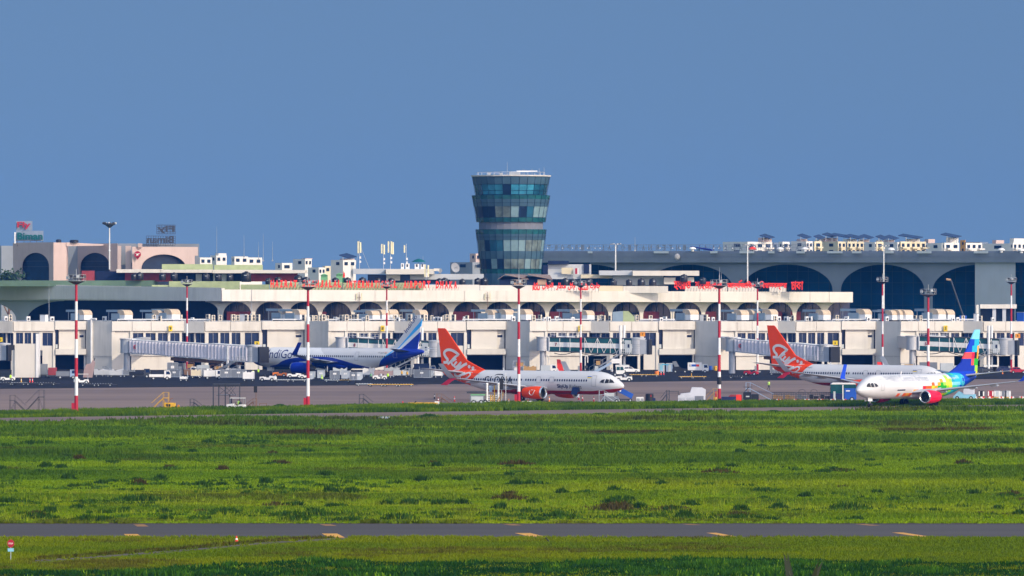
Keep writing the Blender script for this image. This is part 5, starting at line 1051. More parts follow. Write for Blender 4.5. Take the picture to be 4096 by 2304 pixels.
# ------------------------------------------------------------------ striped floodlight masts
ORD += [f'twenty-{x}' for x in ORD[:9]] + ['thirtieth'] + [f'thirty-{x}' for x in ORD[:9]]
def light_mast(x, D, ytop, wide, label, y0=None, lamps=6, stripe=2.95, r=.30, band=None):
    p = PL(D); X = p.X(x); H = p.Z(ytop); t = thing('light_mast', label, 'light mast', (X, D, 0), group='striped floodlight masts')
    z = H - .2; i = 0
    while z > .05:
        z2 = max(0, z - stripe); f0, f1 = z / H, z2 / H
        MB().tube((0, 0, z2), (0, 0, z), r * (1 - .35 * f1), r * (1 - .35 * f0), 12).build('pole_section', 'red_paint' if i % 2 == 0 else 'white_paint', t, smooth=True); z = z2; i += 1
    MB().lathe([(.01, H - .5), (.3, H - .5), (wide * .42, H - .05), (wide * .45, H + .02), (.01, H + .02)], n=12).build('platform', 'dark_metal', t)
    ra = MB()
    for k in range(10):
        a = 2 * math.pi * k / 10; ra.tube((wide * .5 * math.cos(a), wide * .3 * math.sin(a), H), (wide * .5 * math.cos(a), wide * .3 * math.sin(a), H + 1.05), .035, n=4)
    for zz in (.08, .55, 1.05):
        for k in range(10):
            a, b = 2 * math.pi * k / 10, 2 * math.pi * (k + 1) / 10; ra.tube((wide * .5 * math.cos(a), wide * .3 * math.sin(a), H + zz), (wide * .5 * math.cos(b), wide * .3 * math.sin(b), H + zz), .03, n=4)
    ra.build('railing', 'grey_metal', t)
    for k in range(lamps):
        a = wide * (k / (lamps - 1) - .5) * .85
        MB().box((a, -.25, H + .55 + .18 * (k % 2)), (.5, .28, .42), .2 * (k - 2)).build('floodlight', 'dark_metal' if k % 3 else 'pale_grey', t)
    MB().tube((0, 0, H), (0, 0, H + 1.9), .05, n=5).build('aerial', 'grey_metal', t)
    MB().bx(-.7, .7, -.7, .7, 0, .35).bx(-r - .42, -r + .05, -.25, .25, .3, 1.5).build('base_box', 'red_paint' if D < 1000 else 'concrete', t)
    if band: MB().tube((0, 0, band[0]), (0, 0, band[1]), r * 1.35, n=12).build('black_box', 'black', t)
    return t
light_mast(305, 881, 1125, 3.0, 'tall red and white mast with a railed basket, nearest the left edge')
light_mast(1232, 922, 1148, 2.9, 'tall red and white mast standing on the grass edge before the blue and white jet')
light_mast(2075, 952, 1143, 2.6, 'tall red and white mast standing before the engine of the orange tailed jet')
light_mast(2877, 979, 1143, 3.0, 'tall red and white mast with a black box near its foot', band=(2.75, 4.0))
light_mast(748, 1300, 1137, 2.6, 'red and white mast behind the corrugated bridge of gate nine', r=.27)
light_mast(1547, 1300, 1146, 2.6, 'red and white mast beside the gate eight board', r=.27)
light_mast(2323, 1300, 1141, 2.6, 'red and white mast directly behind the gate seven board', r=.27)
light_mast(3030, 1300, 1146, 2.6, 'slim red and white mast just left of the second orange tail', r=.27)
light_mast(3530, 1290, 1127, 2.6, 'red and white mast at the shaded wall between gates six and five', r=.27)
light_mast(3713, 1060, 1178, 3.0, 'thick red and white mast rising behind the nose of the taxiing jet', stripe=3.1, lamps=5)
light_mast(4045, 1300, 1128, 2.4, 'red and white mast near the right edge before the grey end wall', r=.27)
def pole(x, D, y0, y1, m, label, head=0, r=.14):
    p = PL(D); t = thing('light_pole', label, 'light pole', tuple(p.P(x, y1))); h = p.Z(y0) - p.Z(y1)
    MB().tube((0, 0, 0), (0, 0, h), r, r * .7, 8).build('pole', m, t)
    if head == 1:
        MB().lathe([(.2, h - .9), (1.1, h - .2), (1.6, h), (1.7, h + .35), (.1, h + .4)], n=14).build('lamp_ring', 'dark_metal', t)
        for k in range(8):
            a = 2 * math.pi * k / 8; MB().box((1.6 * math.cos(a), 1.1 * math.sin(a), h + .35), (.6, .4, .55), a).build('floodlight', 'pale_grey' if k % 3 == 0 else 'dark_metal', t)
        MB().sph((0, 0, h * .42), .3, 8).build('obstruction_lamp', 'white_paint', t)
    elif head == 2:
        for k, a in enumerate((-1.1, -.4, .5, 1.2)): MB().box((a, -.1, h + .1 + .1 * (k % 2)), (.6, .4, .3), .5 * (k - 1)).build('floodlight', 'grey_metal', t)
    return t
pole(438, 1500, 898, 1078, 'duct_white', 'tall white pole with a ring of floodlights before the pink office', 1, .2)
pole(2462, 1490, 978, 1082, 'duct_white', 'grey floodlight pole on the slab roof right of the control tower', 2, .2)
pole(2990, 1500, 982, 1135, 'duct_white', 'white floodlight pole rising behind the red Bengali letters', 2, .2)
pole(3535, 1480, 985, 1236, 'duct_white', 'long white floodlight pole before the vaulted hall', 2, .2)
# ------------------------------------------------------------------ jet bridges
def bridge(A, B, style, label, num=None, hA=1.5, hB=1.7, stairs=True, post=None):
    A, B = Vector(A), Vector(B); t = thing('jet_bridge', label, 'jet bridge', (A.x, A.y, 0), group='jet bridges at the gates')
    d = B - A; L = d.length; u = d.normalized(); hor = Vector((u.x, u.y, 0)).normalized(); sd = Vector((hor.y, -hor.x, 0)); sd = sd if sd.y < 0 else -sd; up = Vector((0, 0, 1)); k = lambda mb, s0_, s1_, w, z0, z1, o=0: mb.hexa([A + u * s0_ + sd * (o - w) + up * z0, A + u * s1_ + sd * (o - w) + up * z0, A + u * s1_ + sd * (o + w) + up * z0, A + u * s0_ + sd * (o + w) + up * z0, A + u * s0_ + sd * (o - w) + up * z1, A + u * s1_ + sd * (o - w) + up * z1, A + u * s1_ + sd * (o + w) + up * z1, A + u * s0_ + sd * (o + w) + up * z1])
    rot = MB().lathe([(.01, A.z - 1.6), (1.5, A.z - 1.6), (1.5, A.z + 1.45), (1.7, A.z + 1.5), (1.7, A.z + 1.7), (.01, A.z + 1.7)], (A.x, A.y, 0), n=20).build('rotunda', 'bridge_grey', t, smooth=True, world=True)
    MB().tube((A.x, A.y, 0), (A.x, A.y, A.z - 1.6), .75, n=12).build('support_column', 'bridge_grey', t, world=True)
    MB().bx(A.x + 1.2, A.x + 2.0, A.y - 1.6, A.y + 1.6, A.z - 1.8, A.z + 1.6).build('collar', 'white_paint', t, world=True)
    MB().bx(A.x - 1.3, A.x + .9, A.y, 1338, A.z - 1.4, A.z + 1.4).build('corridor', 'bridge_grey', t, world=True)
    if style == 'glass':
        for n_, (a, b, w, h) in enumerate(((1.9, L * .52, 1.25, hA), (L * .46, L, 1.45, hB))):
            k(MB(), a, b, w - .06, -h, h).build('tunnel', 'teal_glass', t, world=True)
            m = MB(); k(m, a, b, .03, -.55, .55, w - .02); m.build('side_panel', 'duct_white', t, world=True)
            m = MB(); k(m, a, b, w + .08, h, h + .2); k(m, a, b, w + .08, -h - .25, -h); m.build('tunnel_floor', 'dark_metal', t, world=True)
            fr = MB()
            for i in range(5):
                s = a + (b - a) * i / 4; p0 = A + u * s + sd * (w + .05); fr.tube(p0 - up * h, p0 + up * h, .07, n=4)
                if i < 4 and n_: p1 = A + u * (s + (b - a) / 8) + sd * (w + .06); p2 = A + u * (s + (b - a) / 4) + sd * (w + .06); fr.tube(p0 + up * h, p1 - up * h, .06, n=4); fr.tube(p1 - up * h, p2 + up * h, .06, n=4)
            fr.build('truss', 'white_paint', t, world=True)
        if num:
            vs, fs = text_verts(num, .01, None, .75, bold=.03); o = A + u * 3.2 + sd * 1.32 - up * .38; MB().add([o + Vector((v.x * hor.x, v.x * hor.y - .02, v.z)) for v in vs], fs).build('numeral', 'red_paint', t, world=True)
        ra = MB()
        for s in [2 + i * .9 for i in range(9)]: p0 = A + u * s + sd * .8 + up * hA; ra.tube(p0, p0 + up * 1.3, .04, n=4)
        for zz in (.7, 1.3): ra.tube(A + u * 2 + sd * .8 + up * (hA + zz), A + u * 9.2 + sd * .8 + up * (hA + zz), .04, n=4)
        ra.path([A + u * 4 + up * (hA + .3) + sd, A + u * 8 + up * (hA + .3) + sd], .18); ra.build('railing', 'white_paint', t, world=True)
        ca = MB(); q = [A + u * (3 + i * (L - 5) / 12) + sd * 1.2 - up * (hA + .5 + .35 * math.sin(i * 1.3)) for i in range(13)]; ca.path(q, .09, 5); ca.build('cable_loop', 'black', t, world=True)
    else:
        for n_, (a, b, w, h) in enumerate(((1.9, L * .36, 1.2, hA * .96), (L * .34, L * .7, 1.35, hA * 1.03), (L * .68, L, 1.5, hB))):
            k(MB(), a, b, w, -h, h).build('tunnel', 'corrugated', t, world=True)
            rb = MB(); n = int((b - a) / .95)
            for i in range(n):
                s = a + (b - a) * (i + .5) / n; c = A + u * s + sd * (w - .02); e1 = u * .33
                q = [c - e1 * 1.3, c - e1 * .7 + sd * .4, c - e1 * .3 + sd * .4, c + e1 * 1.3]; rb.hexa([q[0] - up * h * .93, q[3] - up * h * .93, q[2] - up * h * .93, q[1] - up * h * .93, q[0] + up * h * .93, q[3] + up * h * .93, q[2] + up * h * .93, q[1] + up * h * .93])
            rb.build('corrugation', 'corrugated', t, world=True)
            m = MB(); k(m, a, b, w + .1, h, h + .12); k(m, a, b, w + .1, -h - .15, -h); m.build('edge_frame', 'duct_white', t, world=True)
        c = A + u * 4 + sd * 1.48; MB().lathe([(.01, -.1), (.5, -.1), (.5, .02), (.01, .02)], axis='y', n=14).build('crest', 'sign_darkred', t).location = c - t.location
        MB().lathe([(.01, -.16), (.3, -.16), (.3, 0), (.01, 0)], axis='y', n=12).build('crest', 'dark_metal', t).location = c - t.location
        m = MB(); k(m, L * .36, L * .9, .5, -hA - 1.1, -hA - .35); m.build('cable_tray', 'brown_steel', t, world=True)
    # lifting column with wheels
    s = L * .84; c = A + u * s
    co = MB()
    for o in (-1.75, 1.75): co.tube((c.x + sd.x * o, c.y + sd.y * o, .9), (c.x + sd.x * o, c.y + sd.y * o, c.z + 2.6 + (2.2 if style == 'glass' else -1)), .3, n=8)
    co.bx(c.x - 1.6, c.x + 1.6, c.y - 1.8, c.y + 1.8, 1.3, 1.7); co.build('lift_column', 'white_paint', t, world=True)
    for o in (-1.2, 1.2): MB().lathe([(.01, -.25), (.55, -.25), (.6, 0), (.55, .25), (.01, .25)], (c.x + o * hor.x, c.y + o * hor.y, .6), 'y', 14).build('wheel', 'tyre', t, world=True)
    # cab
    MB().lathe([(.01, -hB - .1), (1.75, -hB - .1), (1.75, hB), (1.9, hB + .05), (1.9, hB + .3), (.01, hB + .45)], (B.x, B.y, B.z), n=20).build('cab_drum', 'bridge_grey', t, smooth=True, world=True)
    for zz in (-.5, 0, .5):
        MB().lathe([(1.76, zz - .04), (1.8, zz), (1.76, zz + .04)], (B.x, B.y, B.z), n=20).build('drum_band', 'grey_metal', t, world=True)
    k(MB(), L + .9, L + 2.6, 1.5, -hB, hB * .95).build('cab', 'bridge_grey', t, world=True); k(MB(), L + 2.6, L + 3.1, 1.6, -hB - .1, hB).build('canopy_bellows', 'black', t, world=True)
    k(MB(), L - 2.6, L - 1.2, 1.7, -hB + .2, hB - .3).build('service_door', 'pale_grey', t, world=True)
    m = MB(); k(m, L - 1.9, L - 1.5, .03, -.3, .5, 1.72); m.build('door_window', 'void', t, world=True)
    ra = MB(); 
    for i in range(6): p0 = A + u * (L - 3.4 + i * .5) + sd * 2.1 - up * hB; ra.tube(p0, p0 + up * 1.1, .04, n=4)
    for zz in (0, .55, 1.1): ra.tube(A + u * (L - 3.4) + sd * 2.1 + up * (zz - hB), A + u * (L - .9) + sd * 2.1 + up * (zz - hB), .04, n=4)
    ra.build('landing_railing', 'white_paint', t, world=True)
    if stairs:
        a = A + u * (L - 3.2) + sd * 2.1 - up * hB; e = a - hor * 7.5; e.z = .2; m = MB(); m.tube(a, e, .16, n=4); m.tube(a + sd, e + sd, .16, n=4)
        for i in range(14): q = a + (e - a) * i / 14; m.tube(q, q + sd, .06, n=4)
        for i in range(0, 15, 2): q = a + (e - a) * i / 14 + sd; m.tube(q, q + up, .04, n=4)
        m.tube(a + sd + up, e + sd + up, .05, n=4); m.build('service_stair', 'steel', t, world=True)
    return t
W3 = lambda x, y, D: PL(D).P(x, y)
bridge(W3(-330, 1396, 1262), W3(10, 1409, 1246), 'glass', 'glass sided jet bridge whose grey drum shows at the left edge', None, stairs=False)
bridge(W3(508, 1384, 1268), W3(1015, 1416, 1244), 'corrugated', 'long corrugated jet bridge sloping down to the blue and white jet', None, 1.5, 1.7)
bridge(W3(1368, 1377, 1306), W3(1740, 1397, 1300), 'glass', 'glass sided jet bridge behind the blue tail fin', '8')
bridge(W3(2172, 1376, 1306), W3(2550, 1386, 1300), 'glass', 'green glass jet bridge numbered seven with a service stair', '7')
bridge(W3(2928, 1378, 1284), W3(3300, 1414, 1264), 'corrugated', 'corrugated jet bridge behind the second orange tail', None)
bridge(W3(3650, 1372, 1306), W3(4020, 1388, 1300), 'glass', 'glass sided jet bridge numbered five behind the rainbow tail', '5')
# white fixed stair core under the leftmost bridge and a shaded strip
o = thing('bridge_pier', 'white box pier standing under the leftmost jet bridge', 'pier', tuple(G(105, 1512)))
MB().bx(-2.5, 2.1, 0, 5, .1, 7.4).build('wall', 'white_wall', o); MB().bx(2.1, 2.7, -.2, 4, .1, 9.6).build('post', 'white_paint', o); MB().bx(-3.2, -2.5, .5, 4, .1, 6).build('side_wall', 'white_wall', o)
# ------------------------------------------------------------------ air handling gear on the low roof
RX = lambda x, D: (PL(D).X(x), D, ROOF - .15)
def duct_unit():
    t = thing('roof_duct', '', 'roof duct')
    MB().bx(-3.2, -.35, -1.6, 1.6, .25, 1.95).build('casing', 'duct', t); MB().bx(-3.2, -3.0, -1.5, 1.5, 0, .3).bx(-.8, -.6, -1.5, 1.5, 0, .3).build('skid', 'grey_metal', t)
    m = MB(); n = 8; prof = [(-.9 + 0 * 0, 2.75)] + [(.15 + 1.15 * math.sin(math.pi / 2 * i / n), 1.6 + 1.2 * math.cos(math.pi / 2 * i / n)) for i in range(n + 1)]
    m.prism([(-1.1, 2.8)] + prof[1:] + [(-.3, 1.6), (-1.1, 2.1)], -1.45, 1.45, 'y'); m.build('elbow', 'duct_beige', t)
    MB().bx(-.3, 1.28, -1.4, 1.4, .35, 1.58).build('outlet', 'duct_white', t)
    MB().bx(-6.0, -1.0, -.5, .5, 2.3, 2.85).build('trunk_duct', 'duct', t); MB().tube((-5.6, 0, 0), (-5.6, 0, 2.3), .08, n=5).build('stand', 'grey_metal', t)
    return t
EL = [338, 500, 637, 688, 1146, 1200, 1490, 1527, 1562, 1680, 1970, 2026, 2100, 2310, 2348, 2762, 2965, 3012, 3080, 3292, 3455, 3568, 3597, 3622, 3750, 3788]
lab = bay_labels(EL, 'curved beige roof duct'); du = duct_unit()
for x, l in zip(EL, lab): proto_place(du, USED, RX(x, 1352 + rnd.uniform(0, 10)), R(-40 + rnd.uniform(-5, 5)), l, 'roof ducts on the low roof', 1.0 + rnd.uniform(-.06, .08))
def ac_unit(kind):
    t = thing('air_conditioner', '', 'air conditioner'); b = 'ac_beige' if kind == 0 else 'duct_white'
    h = 1.25 if kind == 0 else .85
    MB().bx(-.42, .42, -.18, .18, .12, .12 + h).build('casing', b, t)
    for i in range(2 if kind == 0 else 1):
        f = MB().lathe([(.01, -.2), (.27, -.2), (.27, -.185), (.01, -.185)], (0, 0, .45 + i * .58), 'y', 12).build('fan_grille', 'dark_metal', t)
    MB().bx(-.36, -.28, -.17, .17, 0, .12).bx(.28, .36, -.17, .17, 0, .12).build('feet', 'grey_metal', t)
    return t
AX = [22, 40, 112, 208, 300, 418, 615, 640, 722, 770, 832, 852, 880, 932, 950, 966, 986, 1001, 1013, 1032, 1216, 1223, 1233, 1246, 1262, 1280, 1293, 1308, 1341, 1351, 1366, 1385, 1400, 1413, 1425, 1441, 1453, 1468, 1580, 1592, 1602, 1640, 1692, 1701, 1726, 1736, 1748, 1760, 1775, 1786, 1815, 1860, 1868, 2052, 2134, 2160, 2178, 2195, 2226, 2238, 2290, 2374, 2386, 2403, 2414, 2440, 2535, 2546, 2602, 2644, 2660, 2822, 2832, 2852, 2935, 2968, 2986, 3006, 3026, 3100, 3115, 3145, 3160, 3172, 3226, 3241, 3348, 3386, 3472, 3546, 3640, 3660, 3682, 3702, 3730, 3812, 3830, 3852, 3922, 3946, 3970, 4030]
acs = [ac_unit(0), ac_unit(1)]; k0 = [rnd.random() < .6 for _ in AX]
for kind in (0, 1):
    xs = [x for x, k in zip(AX, k0) if k == (kind == 0)]; ls = bay_labels(xs, 'beige twin fan air conditioner' if kind == 0 else 'low white single fan air conditioner')
    for x, l in zip(xs, ls):
        D = 1347 + rnd.uniform(0, 3) if rnd.random() < .6 else 1358 + rnd.uniform(0, 8)
        a = RX(x, D); proto_place(acs[kind], USED, (a[0], a[1], a[2]), R(rnd.choice([-42, -38, 40, 48, 30])), l, 'air conditioners on the low roof', rnd.uniform(1.0, 1.3))
# pipe runs and railings along the roof edge
for i, (xa, xb) in enumerate(((470, 860), (1090, 1240), (1300, 1620), (1850, 2040), (2140, 2420), (2560, 2700), (3330, 3520), (3600, 3900))):
    m = MB(); p = PL(1349); z = ROOF + .35
    m.tube((p.X(xa), 1349, z), (p.X(xb), 1349, z), .16, n=6)
    for j in range(int((xb - xa) / 45) + 1): m.tube((p.X(xa + j * 45), 1349, ROOF - .2), (p.X(xa + j * 45), 1349, z), .06, n=4)
    o = m.build('roof_pipe', 'duct_white'); o.name = 'roof_pipe'
    tag(o, ['pale pipe on stands along the roof edge above gate nine', 'pale pipe on the roof edge right of gate nine before the second mast', 'pale pipe along the roof edge above the gate eight board', 'pale pipe on the roof edge below the red word DHAKA', 'pale pipe along the roof edge above the gate seven board', 'short pale pipe on the roof edge right of the green hopper', 'pale pipe on the roof edge above the small gate six board', 'pale pipe along the roof edge above the gate five board'][i], 'pipe')
p = PL(1356); t = thing('roof_hopper', 'large pale green duct hopper with a sloping side on the low roof', 'duct', (p.X(2490), 1356, ROOF - .15))
MB().prism([(-2.4, 0), (-2.4, 2.3), (.1, 2.5), (.1, 0)], -1.2, 1.2).build('casing', 'duct', t); MB().prism([(.12, 0), (.12, 2.5), (1.4, 2.5), (3.4, .6), (3.4, 0)], -1.2, 1.2).build('hopper', 'pale_green', t)
for x, w, h, m, l in ((176, 26, 26, 'duct_white', 'white rectangular roof cabinet above gate ten'), (975, 24, 28, 'duct_white', 'white roof cabinet below the start of the red letters'), (2815, 28, 26, 'duct_white', 'white round cornered roof cabinet left of the fourth near mast'), (3545, 34, 40, 'dark_metal', 'dark roof cabinet with a red lamp behind the slim mast'), (3905, 14, 30, 'duct_white', 'tall white roof cabinet before the grey end wall'), (4085, 30, 36, 'blue', 'blue roof drum at the right edge')):
    p = PL(1354); s = p.s; t = thing('roof_cabinet', l, 'cabinet', (p.X(x), 1354, ROOF - .15)); MB().box((0, 0, h / s / 2), (w / s, 1.2, h / s), R(-30)).build('casing', m, t); MB().box((0, 0, h / s + .06), (w / s + .15, 1.3, .1), R(-30)).build('lid', 'grey_metal', t)
t = thing('roof_shelter', 'long white roof shelter with dark open bays before the grey end wall', 'shelter', (PL(1360).X(3990), 1360, ROOF - .15)); p = PL(1360); sx = p.X(3990)
MB().bx(p.X(3920) - sx, p.X(4066) - sx, -.5, 3, 3.1, 4.1).build('roof', 'white_wall', t); MB().bx(p.X(3904) - sx, p.X(3914) - sx, -.5, 1, 0, 4.0).build('side_wall', 'white_wall', t); MB().bx(p.X(3925) - sx, p.X(4062) - sx, 2.4, 2.8, 0, 3.1).build('back_wall', 'tower_dark', t)
for x in (3970, 4010): MB().bx(p.X(x) - sx, p.X(x + 14) - sx, 0, .5, 0, 3.1).build('post', 'grey_wall', t)
# ------------------------------------------------------------------ upper roof: black tanks, antennas, dishes, flag
TK = [(537, 1120), (559, 1120), (650, 1121), (697, 1121), (825, 1123), (873, 1123), (920, 1124), (985, 1128), (1074, 1138), (1112, 1136), (1193, 1137), (1224, 1138), (1342, 1140), (1390, 1140), (1450, 1140), (1512, 1138), (1565, 1140), (1758, 1142), (1778, 1142), (1850, 1142), (1912, 1143), (1937, 1143), (2198, 1143), (2262, 1144), (2292, 1144), (2356, 1144), (2455, 1144), (2516, 1144), (2565, 1144), (2611, 1145), (2736, 1128), (2812, 1136)]
def tank():
    t = thing('water_tank', '', 'water tank'); MB().lathe([(.01, 0), (.85, 0), (.9, .1), (.9, 1.35), (.75, 1.65), (.3, 1.78), (.3, 1.9), (.01, 1.9)], n=16).build('tank', 'tank_black', t, smooth=True); MB().lathe([(.91, .5), (.93, .53), (.91, .56)], n=16).lathe([(.91, 1.0), (.93, 1.03), (.91, 1.06)], n=16).build('hoop', 'black', t); MB().bx(-.25, .25, -.93, -.9, 1.12, 1.25).build('name_plate', 'pale_grey', t); return t
tk = tank(); cn = {}
SEC = [(0, 720, 'before the maroon roof wall'), (720, 1000, 'above the pale green roof wall'), (1000, 1385, 'behind the first red letters'), (1385, 1600, 'behind the red word INTERNATIONAL'), (1600, 2000, 'behind the end of the red letters'), (2000, 2420, 'behind the red Arabic letters'), (2420, 9999, 'under the long white slab roof')]
for x, y in TK:
    w = [s_[2] for s_ in SEC if s_[0] <= x < s_[1]][0]; cn[w] = cn.get(w, 0) + 1
    D = 1452 if x > 1000 else 1455; proto_place(tk, USED, tuple(PL(D).P(x, y)), rnd.uniform(-.5, .5), f'black water tank {w}, {ORD[cn[w] - 1]} from left', 'black roof water tanks', rnd.uniform(.9, 1.12) * (1.35 if x in (985, 1193) else 1))
def antenna(x, y0, y1, panels, label, D=1468, brace=False):
    p = PL(D); t = thing('phone_antenna', label, 'antenna', tuple(p.P(x, y1))); h = (y1 - y0) / p.s; MB().tube((0, 0, 0), (0, 0, h), .09, .07, 6).build('pole', 'steel', t)
    for i, (dx, dz, L) in enumerate(panels):
        q = MB().box((dx / p.s, -.25, h - dz / p.s - L / p.s / 2), (.38, .2, L / p.s), .3 * i).build('panel', 'panel_cream', t); MB().tube((0, 0, h - dz / p.s - .6), (dx / p.s, -.2, h - dz / p.s - .6), .04, n=4).tube((0, 0, h - dz / p.s - L / p.s + .4), (dx / p.s, -.2, h - dz / p.s - L / p.s + .4), .04, n=4).build('arm', 'grey_metal', t)
    for zz in (.25, .4): MB().box((.2, -.2, h * zz), (.45, .35, .6)).build('radio_unit', 'duct_white', t)
    if brace: MB().tube((.1, 0, h * .85), (2.6, 0, 0), .06, n=4).tube((-.2, 0, h * .6), (-1.2, 0, 0), .05, n=4).build('brace', 'grey_metal', t)
antenna(1438, 963, 1075, [(-5, 2, 48), (4, 6, 42)], 'antenna mast with two cream panels and a long side brace', brace=True)
antenna(1534, 975, 1078, [(-7, 1, 38), (3, 4, 38)], 'pair of short cream antenna panels left of the tallest cluster')
antenna(1562, 963, 1078, [(-8, 2, 46), (4, 3, 50), (10, 6, 48)], 'tallest cluster of three cream antenna panels on the slab roof')
antenna(1625, 975, 1076, [(-7, 6, 30)], 'thin lattice mast with one dark panel right of the antenna clusters')
antenna(1704, 1058, 1120, [(-4, 0, 50), (9, 2, 48)], 'two long cream panels standing before the white slab roof', D=1448)
def whip(x, y0, y1, D, label, m='grey_metal', r=.09):
    p = PL(D); o = MB().tube((0, 0, 0), (0, 0, (y1 - y0) / p.s), r, r * .3, 6).bx(-.25, .25, -.25, .25, 0, .4).build('aerial_mast', m); o.location = p.P(x, y1); tag(o, label, 'aerial')
for x, y0, y1, D, l in ((867, 905, 1022, 1755, 'tall thin aerial right of the pink office'), (976, 940, 1030, 1740, 'thin aerial on the white house left of three dark masts'), (1034, 968, 1040, 1730, 'short dark aerial left of the two tallest ones'), (1053, 934, 1045, 1730, 'tallest dark aerial with a red tip'), (1090, 965, 1045, 1730, 'dark aerial right of the tallest one'), (1692, 1024, 1080, 1470, 'thin dark aerial right of the green umbrella'), (2540, 948, 1005, 1560, 'white thin aerial rising behind the lattice roof sign'), (2878, 1068, 1135, 1465, 'thin aerial above the Bengali letters before the blue glass'), (2885, 1090, 1135, 1465, 'short thin aerial beside the taller one above the Bengali letters'),
    (196, 1135, 1280, 1395, 'thin pale lightning rod at the shaded canopy'), (1005, 1160, 1260, 1395, 'thin pale downpipe rod at the canopy corner'), (2076, 1072, 1130, 1440, 'thin lattice aerial before the brown sheds')): whip(x, y0, y1, D, l)
def dish(x, y, r, D, rz, tilt, label):
    p = PL(D); R_ = r / p.s; t = thing('satellite_dish', label, 'satellite dish', tuple(p.P(x, y + r * 1.35)), R(rz)); h = r * 1.35 / p.s
    m = MB().lathe([(.05, 0), (R_ * .5, -R_ * .08), (R_, -R_ * .32), (R_ * 1.01, -R_ * .30), (R_ * .5, -R_ * .04)], axis='y', n=20).build('reflector', 'concrete', t, smooth=True); m.location = (0, 0, h); m.rotation_euler = (R(tilt), 0, 0)
    MB().tube((0, 0, h), (0, -R_ * 1.0, h + R_ * .25), .05, n=4).tube((R_ * .8, -.2, h), (0, -R_ * 1.0, h + R_ * .25), .04, n=4).build('feed_arm', 'grey_metal', t); MB().path([(-R_ * .5, .4, 0), (0, .2, h), (R_ * .5, .4, 0)], .06).tube((0, 1, 0), (0, .2, h), .06).build('stand', 'grey_metal', t)
dish(1818, 1072, 20, 1475, 35, -15, 'large white satellite dish on the roof left of the control tower'); dish(1902, 1060, 9, 1480, 0, -70, 'small upturned dish beside the foot of the control tower'); dish(1760, 1083, 9, 1475, 10, -20, 'small white dish on the slab roof end left of the large dish')
p = PL(1455); t = thing('flagpole', 'pole with a limp red and green flag above the red letters', 'flag', tuple(p.P(1375, 1140)))
MB().tube((0, 0, 0), (0, 0, 58 / p.s), .06, .04, 6).build('pole', 'dark_metal', t); MB().prism([(-.1, 1.2), (.12, 1.2), (.28, .9), (.35, .2), (.2, -.2), (-.3, -.1), (-.2, .4)], -.1, .1).build('flag', 'sign_red', t).location = (0, -.2, 2.1); MB().prism([(-.3, .0), (.3, .1), (.42, -1.6), (-.4, -1.5)], -.1, .1).build('flag_green', 'flag_green', t).location = (0, -.2, 1.9)
for x, y, w, h, l in ((1610, 1065, 12, 27, 'white two door cabinet at the foot of the thin lattice mast'), (1630, 1066, 16, 25, 'square white cabinet right of the two door cabinet'), (1668, 1068, 18, 18, 'white cabinet row below the green umbrella'), (1690, 1070, 14, 16, 'small white cabinet behind the two long panels')):
    p = PL(1466); t = thing('roof_cabinet', l, 'cabinet', tuple(p.P(x, 1077))); MB().bx(-w / 2 / p.s, w / 2 / p.s, -.5, .5, 0, (1077 - (y - 12)) / p.s).build('casing', 'duct_white', t); MB().bx(-w / 4 / p.s, w / 6 / p.s, -.53, -.5, .6, 1.3).build('vent', 'dark_metal', t)
p = PL(1468); o = MB().lathe([(1.9, 0), (1.2, .5), (.05, .9)], n=10).tube((0, 0, .6), (0, 0, -1.6), .06).build('umbrella', 'sign_teal', smooth=True); o.location = p.P(1675, 1048); tag(o, 'green umbrella open on the white slab roof', 'umbrella')
for x, lab in ((1437, 'pair of brown bracket antennas on the white canopy below INTERNATIONAL'), (1950, 'pair of brown bracket antennas on the white canopy below the brown shed')):
    q = CP(x, 1185, -.5); t = thing('bracket_antenna', lab, 'antenna', tuple(q)); MB().bx(-.75, -.5, -.2, 0, -.8, .7).bx(.5, .75, -.2, 0, -.9, .8).build('panel', 'panel_cream', t); MB().tube((0, 0, 1.1), (0, 0, -5), .06, n=5).tube((-.6, 0, -.3), (.6, 0, -.3), .05, n=4).build('bracket', 'brown_steel', t)
# a tree at the far left behind the canopy
rs = np.random.RandomState(77); t = thing('leafy_tree', 'dark leafy tree beside the large arched window at the far left', 'tree', (PL(1530).X(32), 1530, 0))
MB().tube((0, 0, 0), (.3, 0, 15), .5, .25, 8).tube((.3, 0, 13), (3, 0, 19), .2, .08).tube((.2, 0, 12), (-3, 0, 18.5), .2, .08).build('trunk', 'brown_steel', t)
n = 2600; c_ = rs.randn(26, 3) * np.array([3.6, 2.6, 1.7]) + np.array([0, 0, 20.0]); P = c_[rs.randint(0, 26, n)] + rs.randn(n, 3) * .8; mb = MB()
for q in P:
    a = Vector(rs.randn(3)).normalized() * .42; b = Vector(rs.randn(3)).normalized() * .3; q = Vector(q); mb.add([q - a, q + b, q + a, q - b], [(0, 1, 2, 3)])
mk('leaf_dark', (.022, .06, .022), .7, mott=.4); mb.build('crown', 'leaf_dark', t, fix=False)
